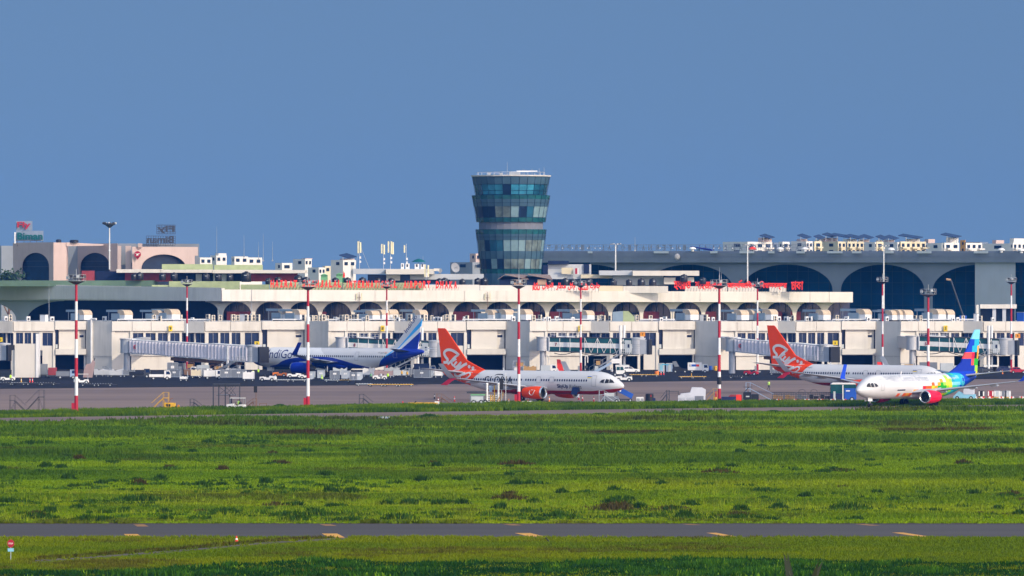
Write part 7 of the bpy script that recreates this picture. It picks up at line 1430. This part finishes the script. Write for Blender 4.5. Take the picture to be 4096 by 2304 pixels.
# nose area: power unit, blue towbar cover, boxes
v = at(2445, 1612); t = thing('ground_power_unit', 'grey wheeled power unit below the nose of the orange tailed jet', 'power unit', v); bevel_box(MB(), -1.5, 1.3, -.7, .7, .4, 1.15).build('body', 'uld_dark', t); MB().bx(-1.2, .5, -.7, .7, 1.15, 1.7).build('cowl', 'pale_grey', t); wheels(t, ((-1.1, -.65), (.9, -.65)), .33, .2)
v = at(2500, 1608); t = thing('belt_loader', 'blue covered belt loader slanting down from the jet nose', 'belt loader', v); m = MB(); m.hexa([(-1.5, -.8, 1.9), (1.1, -.8, .55), (1.1, .8, .55), (-1.5, .8, 1.9), (-1.2, -.8, 2.75), (1.45, -.8, 1.35), (1.45, .8, 1.35), (-1.2, .8, 2.75)]); m.build('cover', 'blue', t); MB().hexa([(-1.9, -.82, 2.2), (-1.2, -.82, 1.85), (-1.2, .82, 1.85), (-1.9, .82, 2.2), (-1.6, -.82, 2.95), (-.9, -.82, 2.6), (-.9, .82, 2.6), (-1.6, .82, 2.95)]).build('end_flap', 'sign_red', t)
MB().hexa([(-1.0, -.84, 1.9), (-.75, -.84, 1.75), (-.75, .84, 1.75), (-1.0, .84, 1.9), (-.75, -.84, 2.6), (-.5, -.84, 2.45), (-.5, .84, 2.45), (-.75, .84, 2.6)]).build('stripe', 'white_paint', t); q, f_ = text_verts('CARGO', .01, .9, .28); an = -.48; MB().add([Vector((-.35 + v_.x * math.cos(an) - v_.z * math.sin(an), -.83 + v_.y, 1.75 + v_.x * math.sin(an) + v_.z * math.cos(an))) for v_ in q], f_).build('panel', 'pale_blue', t) if False else None
MB().bx(-1.5, 1.2, -.6, .6, .3, .55).tube((-1.4, 0, .5), (-1.4, 0, 2.0), .07).build('chassis', 'dark_metal', t); wheels(t, ((-1.0, -.6), (.9, -.6)), .3, .18)
v = at(2560, 1611); t = thing('white_crate', 'white slatted box standing right of the blue belt loader', 'crate', v); bevel_box(MB(), -.65, .65, -.5, .5, .1, .98).build('box', 'white_paint', t); MB().bx(-.6, -.05, -.52, -.5, .3, .75).bx(.1, .6, -.52, -.5, .3, .75).build('vent', 'grey_metal', t); MB().bx(-.6, .6, -.4, .4, 0, .1).build('skid', 'dark_metal', t)
v = at(2598, 1613); t = thing('black_drum', 'large black drum with a red mark beside the white slatted box', 'drum', v); MB().lathe([(.01, .05), (.7, .05), (.72, .5), (.68, 1.5), (.55, 1.62), (.01, 1.65)], n=16).build('drum', 'tank_black', t, smooth=True); MB().bx(.15, .3, -.72, -.68, 1.1, 1.45).build('mark', 'red_paint', t); bevel_box(MB(), .4, 1.0, -.5, .4, 0, .9).build('side_box', 'navy', t)
for x, w, l in ((2725, 26, 'white cube water tank in a wire cage, nearest the ladder stand'), (2760, 26, 'white cube water tank in a wire cage, second from the ladder stand')):
    v = at(x, 1608); s = F / v[1]; t = thing('water_tank', l, 'water tank', v); k = w / s / 2; bevel_box(MB(), -k, k, -.55, .55, .15, 1.15, .12).build('tank', 'tank_white', t); f = MB()
    for i in range(6): f.tube((-k + 2 * k * i / 5, -.58, .1), (-k + 2 * k * i / 5, -.58, .7), .025, n=4)
    f.tube((-k, -.58, .7), (k, -.58, .7), .025, n=4).tube((-k, -.58, .4), (k, -.58, .4), .025, n=4).bx(-k, k, -.55, .55, 0, .12).build('cage', 'grey_metal', t)
v = at(2775, 1605); t = thing('sheeted_tank', 'large tank under a pale translucent sheet behind the cube tanks', 'tank', v); MB().prism([(-2.6, .1), (2.0, .1), (2.1, 2.0), (1.5, 2.35), (-.3, 2.4), (-.6, 1.5), (-2.2, 1.3)], 0.3, 1.9).build('sheet', 'tank_white', t); MB().bx(.2, 1.7, .2, .32, .2, .9).build('opening', 'uld_dark', t); MB().bx(-2.5, 1.9, .4, 1.8, 0, .1).build('base', 'dark_metal', t)
t = thing('work_table', 'dark steel trestle table behind the ladder stand', 'table', at(2690, 1606)); f = MB()
for x in (-1.0, 1.0):
    for y in (-.4, .4): f.tube((x * 1.1, y, 0), (x, y, 1.7), .04, n=4)
f.build('leg', 'dark_metal', t); MB().bx(-1.1, 1.1, -.45, .45, 1.7, 1.78).build('top', 'dark_metal', t)
def drum(px, py, m, label, h=.9, r=.3):
    t = thing('barrel', label, 'barrel', at(px, py)); MB().lathe([(.01, 0), (r, 0), (r, h * .33), (r * 1.04, h * .35), (r, h * .37), (r, h * .65), (r * 1.04, h * .67), (r, h * .69), (r, h), (.01, h)], n=14).build('drum', m, t, smooth=True); MB().lathe([(.01, h + .005), (r * .85, h + .005)], n=14).build('lid', 'grey_metal', t)
drum(2862, 1610, 'yellow', 'yellow barrel at the foot of the fourth near mast', .9, .36); drum(2862, 1482, 'yellow', 'yellow barrel against the shaded return wall', 1.1, .4); drum(2842, 1480, 'blue', 'blue barrel left of the yellow one at the shaded wall', 1.0, .36); drum(2900, 1478, 'sign_orange', 'orange tub at the white wall right of the fourth near mast', .7, .6); drum(2627, 1502, 'orange', 'orange capped barrel by the traffic cones', 1.0, .5)
# red and navy container, black bin
v = at(2930, 1610); t = thing('generator', 'navy and bright red generator set right of the fourth near mast', 'generator', v); bevel_box(MB(), -1.9, .6, -.6, .6, .15, 1.0).build('body', 'navy', t); bevel_box(MB(), .6, 1.5, -.6, .6, .2, 1.35).build('red_cabinet', 'sign_red', t); MB().prism([(-.7, 1.0), (.6, 1.0), (.6, 1.35), (-.3, 1.35)], -.55, .55).build('hood', 'maroon', t); MB().bx(1.5, 1.6, -.5, .5, .3, 1.3).bx(-1.8, 1.3, -.5, .5, 0, .15).build('skid', 'tank_black', t)
v = at(2990, 1609); t = thing('dark_skip', 'large black skip behind the pale blue boarding stairs', 'skip', v); bevel_box(MB(), -.75, .6, -.6, .6, .2, 1.75).build('bin', 'tank_black', t); MB().bx(-.3, .3, -.63, -.6, .9, 1.1).build('mark', 'pale_grey', t); bevel_box(MB(), .62, 1.9, -.6, .6, .2, 1.4).build('side_bin', 'tank_black', t); MB().tube((-.5, 0, 1.75), (.2, 0, 2.55), .06).bx(-.7, .8, -.5, .5, 2.55, 2.66).build('lid', 'dark_metal', t)
# blue bus, light blue truck, carts at the right
v = at(3372, 1606); s = F / v[1]; t = thing('apron_bus', 'blue and teal apron bus with a white roof beside the white nose', 'bus', v)
MB().bx(-52 / s, 52 / s, -1.2, 1.2, .35, 1.4).build('body', 'navy', t); MB().bx(4 / s, 52 / s, -1.22, -1.2, .4, 2.3).build('blue_panel', 'blue', t); MB().bx(-51 / s, 51 / s, -1.18, 1.18, 1.42, 2.95).build('glazing', 'teal_glass', t); MB().prism([(-50 / s, 2.97), (52 / s, 2.97), (44 / s, 3.2), (-42 / s, 3.25)], -1.25, 1.25).build('roof', 'white_paint', t); MB().bx(-4 / s, 0, -1.26, -1.2, .4, 2.9).build('door_post', 'white_paint', t); MB().bx(10 / s, 26 / s, -1.25, -1.22, 1.75, 1.95).build('plate', 'white_paint', t); MB().bx(-40 / s, -32 / s, -1.26, -1.22, .5, 1.75).build('step_light', 'pale_grey', t); wheels(t, ((-34 / s, -1.1), (34 / s, -1.1), (-34 / s, 1.1), (34 / s, 1.1)), .42, .25)
v = at(3858, 1600); t = thing('service_truck', 'light blue service truck under the rear of the taxiing jet', 'truck', v, R(-10)); MB().prism([(-1.9, .3), (1.9, .3), (1.9, 1.0), (.2, 1.0), (-1.0, 1.5), (-1.9, .6)], -.8, .8).build('body', 'light_blue', t); bevel_box(MB(), -.1, 1.7, -.85, .85, 1.0, 1.95).build('box', 'tank_white', t); wheels(t, ((-1.2, -.75), (1.2, -.75)), .35, .2)
for i, (x, m, l) in enumerate(((3925, 'tank_black', 'dark box cart right of the light blue truck'), (3962, 'red_paint', 'red sided cart with white panels'), (3988, 'uld', 'first pale cart of three with yellow feet'), (4012, 'uld_dark', 'grey cart with white end panels'), (4030, 'uld', 'last pale cart with yellow feet near the right edge'))):
    t = thing('box_cart', l, 'cart', at(x, 1597)); bevel_box(MB(), -.55, .55, -.5, .5, .3, 1.5).build('box', m, t); MB().bx(-.5, -.3, -.53, -.5, .6, 1.4).bx(.25, .5, -.53, -.5, .6, 1.4).build('white_panel', 'white_paint', t); MB().bx(-.5, .5, -.53, -.5, .3, .42).build('bumper', 'yellow', t); wheels(t, ((-.4, -.45), (.4, -.45)), .16, .1)
# vehicles by the building
def car(px, py, rz, m, label, kind='car', L=4.3):
    t = thing('parked_car', label, 'car', at(px, py), R(rz)); h = 1.45
    MB().prism([(-L / 2, .32), (L / 2, .32), (L / 2, .72), (L / 2 - .15, .86), (L * .22, .95), (-L / 2 + .1, .98), (-L / 2, .8)], -.86, .86).build('body', m, t); MB().prism([(-L * .42, .98), (L * .2, .96), (L * .06, h - .04), (-L * .02, h), (-L * .28, h), (-L * .36, h - .1)], -.76, .76).build('cabin', m, t)
    MB().prism([(-L * .33, 1.02), (-L * .1, 1.02), (-L * .1, h - .1), (-L * .27, h - .12)], -.78, .78).build('side_window', 'dark_glass', t); MB().prism([(-L * .08, 1.02), (L * .15, 1.0), (L * .05, h - .12), (-L * .08, h - .1)], -.78, .78).build('side_window', 'dark_glass', t)
    wheels(t, ((-L * .3, -.8), (L * .3, -.8), (-L * .3, .8), (L * .3, .8)), .32, .2); return t
car(2520, 1492, 5, 'white_paint', 'white car parked behind the white tow tractor', L=4.4); car(4022, 1490, 8, 'navy', 'dark purple car parked near the right edge'); car(4072, 1494, 0, 'red_paint', 'dark red car at the right edge', L=3.8); car(3930, 1492, 4, 'dark_metal', 'dark green car with a white load behind the rainbow tail', L=4.6)
def truck(px, py, rz, cabm, boxm, label, L=5.2, bh=2.1, flag=False, box=True):
    t = thing('parked_truck', label, 'truck', at(px, py), R(rz)); MB().bx(-L / 2, L / 2 - .2, -.8, .8, .45, .65).build('chassis', 'dark_metal', t)
    if box: bevel_box(MB(), -L / 2, L / 2 - 1.5, -.95, .95, .66, .66 + bh, .05).build('cargo_box', boxm, t)
    MB().prism([(L / 2 - 1.4, .45), (L / 2, .45), (L / 2 + .05, 1.2), (L / 2 - .25, 2.0), (L / 2 - 1.4, 2.0)], -.85, .85).build('cab', cabm, t); MB().prism([(L / 2 - 1.0, 1.2), (L / 2 - .1, 1.2), (L / 2 - .32, 1.85), (L / 2 - 1.0, 1.85)], -.88, .88).build('cab_window', 'dark_glass', t); wheels(t, ((-L * .3, -.8), (-L * .3, .8), (L * .33, -.8), (L * .33, .8)), .38, .24)
    if flag: MB().bx(-L / 2 + .8, -L / 2 + 1.9, -.98, -.95, 1.5, 2.0).build('emblem', 'blue', t); MB().bx(-L / 2 + 1.9, -L / 2 + 2.6, -.98, -.95, 1.5, 2.0).build('emblem', 'sign_red', t); MB().prism([(-L / 2 + .35, 1.5), (-L / 2 + .6, 1.5), (-L / 2 + .48, 2.3)], -.98, -.95).build('emblem', 'navy', t)
    return t
truck(2792, 1492, 0, 'white_paint', 'white_paint', 'white box truck with a blue and red emblem in the hall mouth', 4.7, 1.75, True); truck(640, 1520, 3, 'white_paint', 'white_paint', 'white pickup truck with a loaded bed under the corrugated bridge', 4.6, .55); truck(775, 1512, 8, 'pale_grey', 'brown_steel', 'pale truck with brown load rack under the corrugated bridge', 4.4, 1.2); truck(812, 1512, 20, 'white_paint', 'uld_dark', 'white cabbed truck beside the one with the brown rack', 4.0, 1.5)
truck(210, 1512, 95, 'white_paint', 'maroon', 'dark red truck seen from behind under the white wall', 4.6, 1.6); truck(265, 1516, 5, 'pale_blue', 'uld_dark', 'pale blue crew truck left of the nearest striped mast', 4.4, 1.0); truck(172, 1510, 90, 'uld_dark', 'uld_dark', 'grey box truck beside the white pier at the left', 4.5, 2.3); truck(3890, 1500, 170, 'dark_metal', 'dark_metal', 'dark truck behind the rainbow tail', 4.6, .8)
# stair truck with raised stair
v = at(2480, 1506); s = F / v[1]; t = thing('stair_truck', 'white stair truck with a long raised stair by the gate seven bridge', 'stair truck', v)
MB().bx(-1.9, 1.6, -.9, .9, .5, .75).build('chassis', 'dark_metal', t); MB().prism([(-.9, .55), (.9, .55), (1.0, 1.3), (.75, 2.35), (-.9, 2.35)], -.95, .95).build('cab', 'white_paint', t); MB().prism([(.05, 1.4), (.85, 1.4), (.65, 2.15), (.05, 2.15)], -.98, .98).prism([(-.75, 1.4), (-.05, 1.4), (-.05, 2.15), (-.75, 2.15)], -.98, .98).build('cab_window', 'teal_glass', t); MB().bx(-.95, 1.6, -.9, .9, 2.5, 2.6).build('roof_rack', 'pale_grey', t); bevel_box(MB(), -1.9, .3, -1.0, 1.0, 2.9, 3.9).build('platform', 'white_paint', t)
m = MB(); a, b = Vector((-.6, 0, 3.7)), Vector((-6.4, 0, .1))
for y in (-.8, .8): m.hexa([a + Vector((-.5, y - .05, -.5)), b + Vector((-.2, y - .05, 0)), b + Vector((-.2, y + .05, 0)), a + Vector((-.5, y + .05, -.5)), a + Vector((0, y - .05, .25)), b + Vector((0, y - .05, .75)), b + Vector((0, y + .05, .75)), a + Vector((0, y + .05, .25))])
for i in range(14): q = a + (b - a) * i / 14; m.box((q.x, 0, q.z - .1), (.3, 1.5, .05))
for i in range(0, 15, 2): q = a + (b - a) * i / 14; m.tube((q.x, -.8, q.z), (q.x, -.8, q.z + .9), .03, n=4)
m.tube(a + Vector((0, -.8, .9)), b + Vector((0, -.8, .9)), .035, n=4); m.build('stair', 'pale_blue', t); wheels(t, ((-1.1, -.85), (1.0, -.85), (-1.1, .85), (1.0, .85)), .42, .26)
# open boot pickup in the hall, portable toilets
v = at(2722, 1492); t = thing('open_car', 'black car with its tailgate raised beside the box truck', 'car', v); MB().prism([(-1.9, .35), (1.6, .35), (1.6, .9), (.4, 1.0), (-.3, 1.5), (-1.6, 1.45), (-1.9, .9)], -.85, .85).build('body', 'tank_black', t); MB().hexa([(-1.4, -.8, 1.5), (-.2, -.8, 1.3), (-.2, .8, 1.3), (-1.4, .8, 1.5), (-1.9, -.8, 2.6), (-1.0, -.8, 2.7), (-1.0, .8, 2.7), (-1.9, .8, 2.6)]).build('tailgate', 'uld_dark', t); wheels(t, ((-1.2, -.8), (1.0, -.8)), .34, .2)
for x, m, l in ((2645, 'pale_grey', 'pale portable cabin with a blue lean to'), (2677, 'pale_blue', 'pale blue portable cabin beside the dark hall')):
    t = thing('portable_cabin', l, 'cabin', at(x, 1488)); MB().bx(-.75, .75, -.6, .6, .08, 1.85).build('wall', m, t); MB().prism([(-.85, 1.86), (.85, 1.86), (.7, 2.05), (-.7, 2.05)], -.7, .7).build('roof', 'pale_grey', t); MB().bx(-.35, .35, -.64, -.6, .1, 1.7).build('door', 'light_blue' if x < 2660 else 'pale_grey', t)
t = thing('blue_awning', 'bright blue sheet stretched between the portable cabins', 'awning', at(2660, 1489)); MB().hexa([(-.7, -.5, 1.75), (.9, -.5, 1.6), (.9, .5, 1.65), (-.7, .5, 1.8), (-.7, -.5, 1.9), (.9, -.5, 1.7), (.9, .5, 1.75), (-.7, .5, 1.95)]).build('sheet', 'cyan', t); MB().tube((.8, -.5, 0), (.8, -.5, 1.6), .05).build('post', 'grey_metal', t)
# reddish tarp, dark lean-to and red winglet-like fins behind the jets
v = at(362, 1510); t = thing('tarpaulin_heap', 'tall pinkish tarpaulin draped over equipment at the drain pipe', 'tarpaulin', v); MB().prism([(-1.6, 0), (-.5, .0), (.4, 0), (1.0, 3.2), (.6, 3.9), (.1, 3.1), (-.9, 2.9), (-1.4, 1.6)], -.5, .5).build('sheet', 'tarp_pink', t); MB().tube((.8, .1, 3.6), (.95, .1, 4.3), .12).build('pole', 'dark_metal', t)
for x, y, l in ((2240, 1488, 'tail fin of a small red aircraft standing behind the white fuselage'), (3522, 1500, 'red fin standing behind the second white fuselage')):
    v = at(x, y); t = thing('red_fin', l, 'aircraft fin', v); MB().prism([(-.6, 0), (1.0, 0), (.1, 2.9), (-.75, 2.95)], -.08, .08).build('fin', 'sign_red', t); MB().tube((-.2, 0, 0), (.9, 0, .02), .15).build('stand', 'grey_metal', t)
# marker boards and verge furniture
v = at(1540, 1683); s = F / v[1]; t = thing('marker_board', 'row of four weathered pale marker panels at the taxiway edge', 'sign', v, R(-8)); 
for i, x in enumerate((-22, -8, 5, 17)):
    MB().bx((x - 1.5) / s, (x + 1.5) / s, -.05, .05, 0, 17 / s).build('post', 'white_paint', t)
    if i < 3: MB().bx((x + 2) / s, (x + 11) / s, .0, .06, 3 / s, 16 / s).build('panel', 'pale_blue', t)
MB().prism([(-28 / s, 12 / s), (-23 / s, 16 / s), (-23 / s, 8 / s)], -.05, .05).build('arrow', 'pale_grey', t)
v = at(43, 2242); s = F / v[1]; t = thing('stop_sign', 'red octagonal STOP sign over a pale plate on the near verge', 'sign', v); k = .255
MB().tube((0, .03, 0), (0, .03, 62 / s), .025, n=6).build('post', 'pale_grey', t); MB().prism([(k * math.cos(R(22.5 + 45 * i)), 68 / s + 1.18 * k * math.sin(R(22.5 + 45 * i))) for i in range(8)], -.02, .02).build('panel', 'red_paint', t)
vs, fs = text_verts('STOP', .004, .32, .12, bold=.02); MB().add([Vector((-.16 + q.x, -.03 + q.y, 68 / s - .06 + q.z)) for q in vs], fs).build('word', 'white_paint', t); MB().bx(-.215, .215, -.02, .02, 36 / s, 49 / s).build('plate', 'light_blue', t)
v = at(2193, 2174); t = thing('verge_post', 'short dark leaning post on the near verge below the runway', 'post', v); MB().tube((-.18, 0, .42), (.2, 0, 0), .05, n=8).build('post', 'tank_black', t); MB().tube((-.21, 0, .46), (-.17, 0, .41), .06, n=8).build('cap', 'black', t)
for x, y in ((2920, 2140), ): pass

# denser line of vehicles and stores under the gates
def rack(px, py, m, label, w=2.2, h=2.6, load='uld_dark', rz=0):
    t = thing('equipment_rack', label, 'rack', at(px, py), R(rz)); f = MB()
    for x in (-w / 2, w / 2):
        for y in (-.6, .6): f.tube((x, y, 0), (x, y, h), .06, n=4)
    for z in (.4, h * .55, h): f.bx(-w / 2, w / 2, -.65, .65, z, z + .08)
    f.build('frame', m, t); MB().bx(-w * .4, w * .1, -.5, .5, .48, h * .5).build('load', load, t); MB().bx(-w * .2, w * .4, -.5, .5, h * .55 + .08, h * .9).build('load', 'crate_tan', t)
uld(690, 1502, 4, 'uld_dark', 'tall grey container behind the white pickup under the corrugated bridge', 2.4, 2.6, .3, False); uld(722, 1500, -3, 'concrete', 'tall mauve grey container right of the white pickup', 2.2, 2.4, .2, False)
rack(757, 1498, 'brown_steel', 'brown steel rack with loads under the middle of the corrugated bridge'); rack(868, 1500, 'brown_steel', 'second brown rack under the lower end of the corrugated bridge', 2.8, 2.2)
truck(800, 1503, 175, 'white_paint', 'pale_grey', 'white van like truck facing left under the corrugated bridge', 4.2, 1.7); truck(850, 1518, 10, 'white_paint', 'duct_white', 'white flat nosed truck before the brown racks', 4.0, 1.3); truck(560, 1512, 0, 'dark_metal', 'tank_black', 'black low truck beside the bridge column of gate nine', 4.6, .7)
steps(925, 1505, 110, 62, 'uld_dark', 'dark grey stairs rising to the end of the corrugated bridge', -1); steps(432, 1506, 42, 40, 'uld_dark', 'small dark frame stairs at the shaded return wall of gate nine'); steps(1610, 1508, 70, 50, 'steel', 'pale stairs below the rear of the blue jet', -1)
tractor(1225, 1516, 5, 'white_paint', 'white tractor right of the blue engine'); tractor(1120, 1508, 175, 'orange', 'orange tractor seen past the blue engine'); tractor(1415, 1508, 0, 'white_paint', 'white tractor far behind the silver containers')
wrap_cart(1360, 1508, 'pale_grey', 'pale cart behind the pair of containers under the fuselage', 3.0, 1.5); wrap_cart(1475, 1508, 'duct_white', 'white cart behind the worker in the green vest', 2.6, 1.6); wrap_cart(1570, 1505, 'uld', 'silver cart behind the white tractor below the tail', 3.2, 1.5); wrap_cart(1780, 1506, 'uld_dark', 'dark cart left of the orange tail below the bridge', 2.6, 1.2); wrap_cart(1755, 1512, 'duct_white', 'white cart beside the dark one left of the orange tail', 1.8, 1.4)
truck(1700, 1498, 0, 'uld_dark', 'void', 'dark truck in the shade below the gate eight bridge', 5.0, 1.8); truck(1815, 1500, 180, 'white_paint', 'pale_grey', 'white truck half hidden by the orange tail', 4.6, 1.8)
wrap_cart(2120, 1494, 'crate_tan', 'tan heaped cart behind the white fuselage left of the red fin', 3.0, 1.2); truck(2195, 1494, 0, 'white_paint', 'pale_grey', 'small white truck behind the fuselage before the red fin', 3.6, 1.2); rack(2075, 1494, 'steel', 'steel rack of hoses at the white wall behind the third near mast', 2.6, 2.8, 'duct_white'); rack(2390, 1490, 'uld_dark', 'grey rack under the bridge numbered seven', 1.6, 3.0, 'pale_grey')
rack(3630, 1492, 'uld_dark', 'grey rack behind the second white fuselage at the white wall', 3.2, 2.2); truck(3700, 1496, 180, 'pale_grey', 'uld_dark', 'grey truck under the bridge numbered five', 5.4, 2.0); truck(3800, 1498, 0, 'pale_grey', 'pale_grey', 'pale truck with open sides left of the rainbow tail', 4.4, 1.9)
for i, (x, y) in enumerate(((2185, 1425), (2340, 1428))):
    v = W3(x, 1480, 1336); t = thing('hose_reel', ['white hose reel arm on the wall under the bridge numbered seven', 'second white hose arm right of the first under the bridge numbered seven'][i], 'hose reel', (v.x, 1334, 0)); MB().path([(0, 0, 0), (0, 0, 3.1), (.25, 0, 3.6), (.6, 0, 3.2), (.6, 0, 1.8)], .14, 6).build('pipe', 'duct_white', t); MB().lathe([(.01, -.15), (.4, -.15), (.4, .15), (.01, .15)], (.3, -.2, .8), 'y', 12).build('reel', 'dark_metal', t)
# ------------------------------------------------------------------ air between the camera and the terminal
hz = MB().bx(-420, 420, -6, 2150, -1, 62).build('haze', 'void')
hm = bpy.data.materials.new('haze'); hm.use_nodes = True; hn = hm.node_tree.nodes; hn.clear()
ho = hn.new('ShaderNodeOutputMaterial'); pv = hn.new('ShaderNodeVolumePrincipled'); pv.inputs['Color'].default_value = (.06, .30, 1.0, 1); pv.inputs['Density'].default_value = .00006; pv.inputs['Anisotropy'].default_value = .0
hm.node_tree.links.new(pv.outputs[0], ho.inputs['Volume']); hz.data.materials.clear(); hz.data.materials.append(hm); tag(hz, kind='stuff')
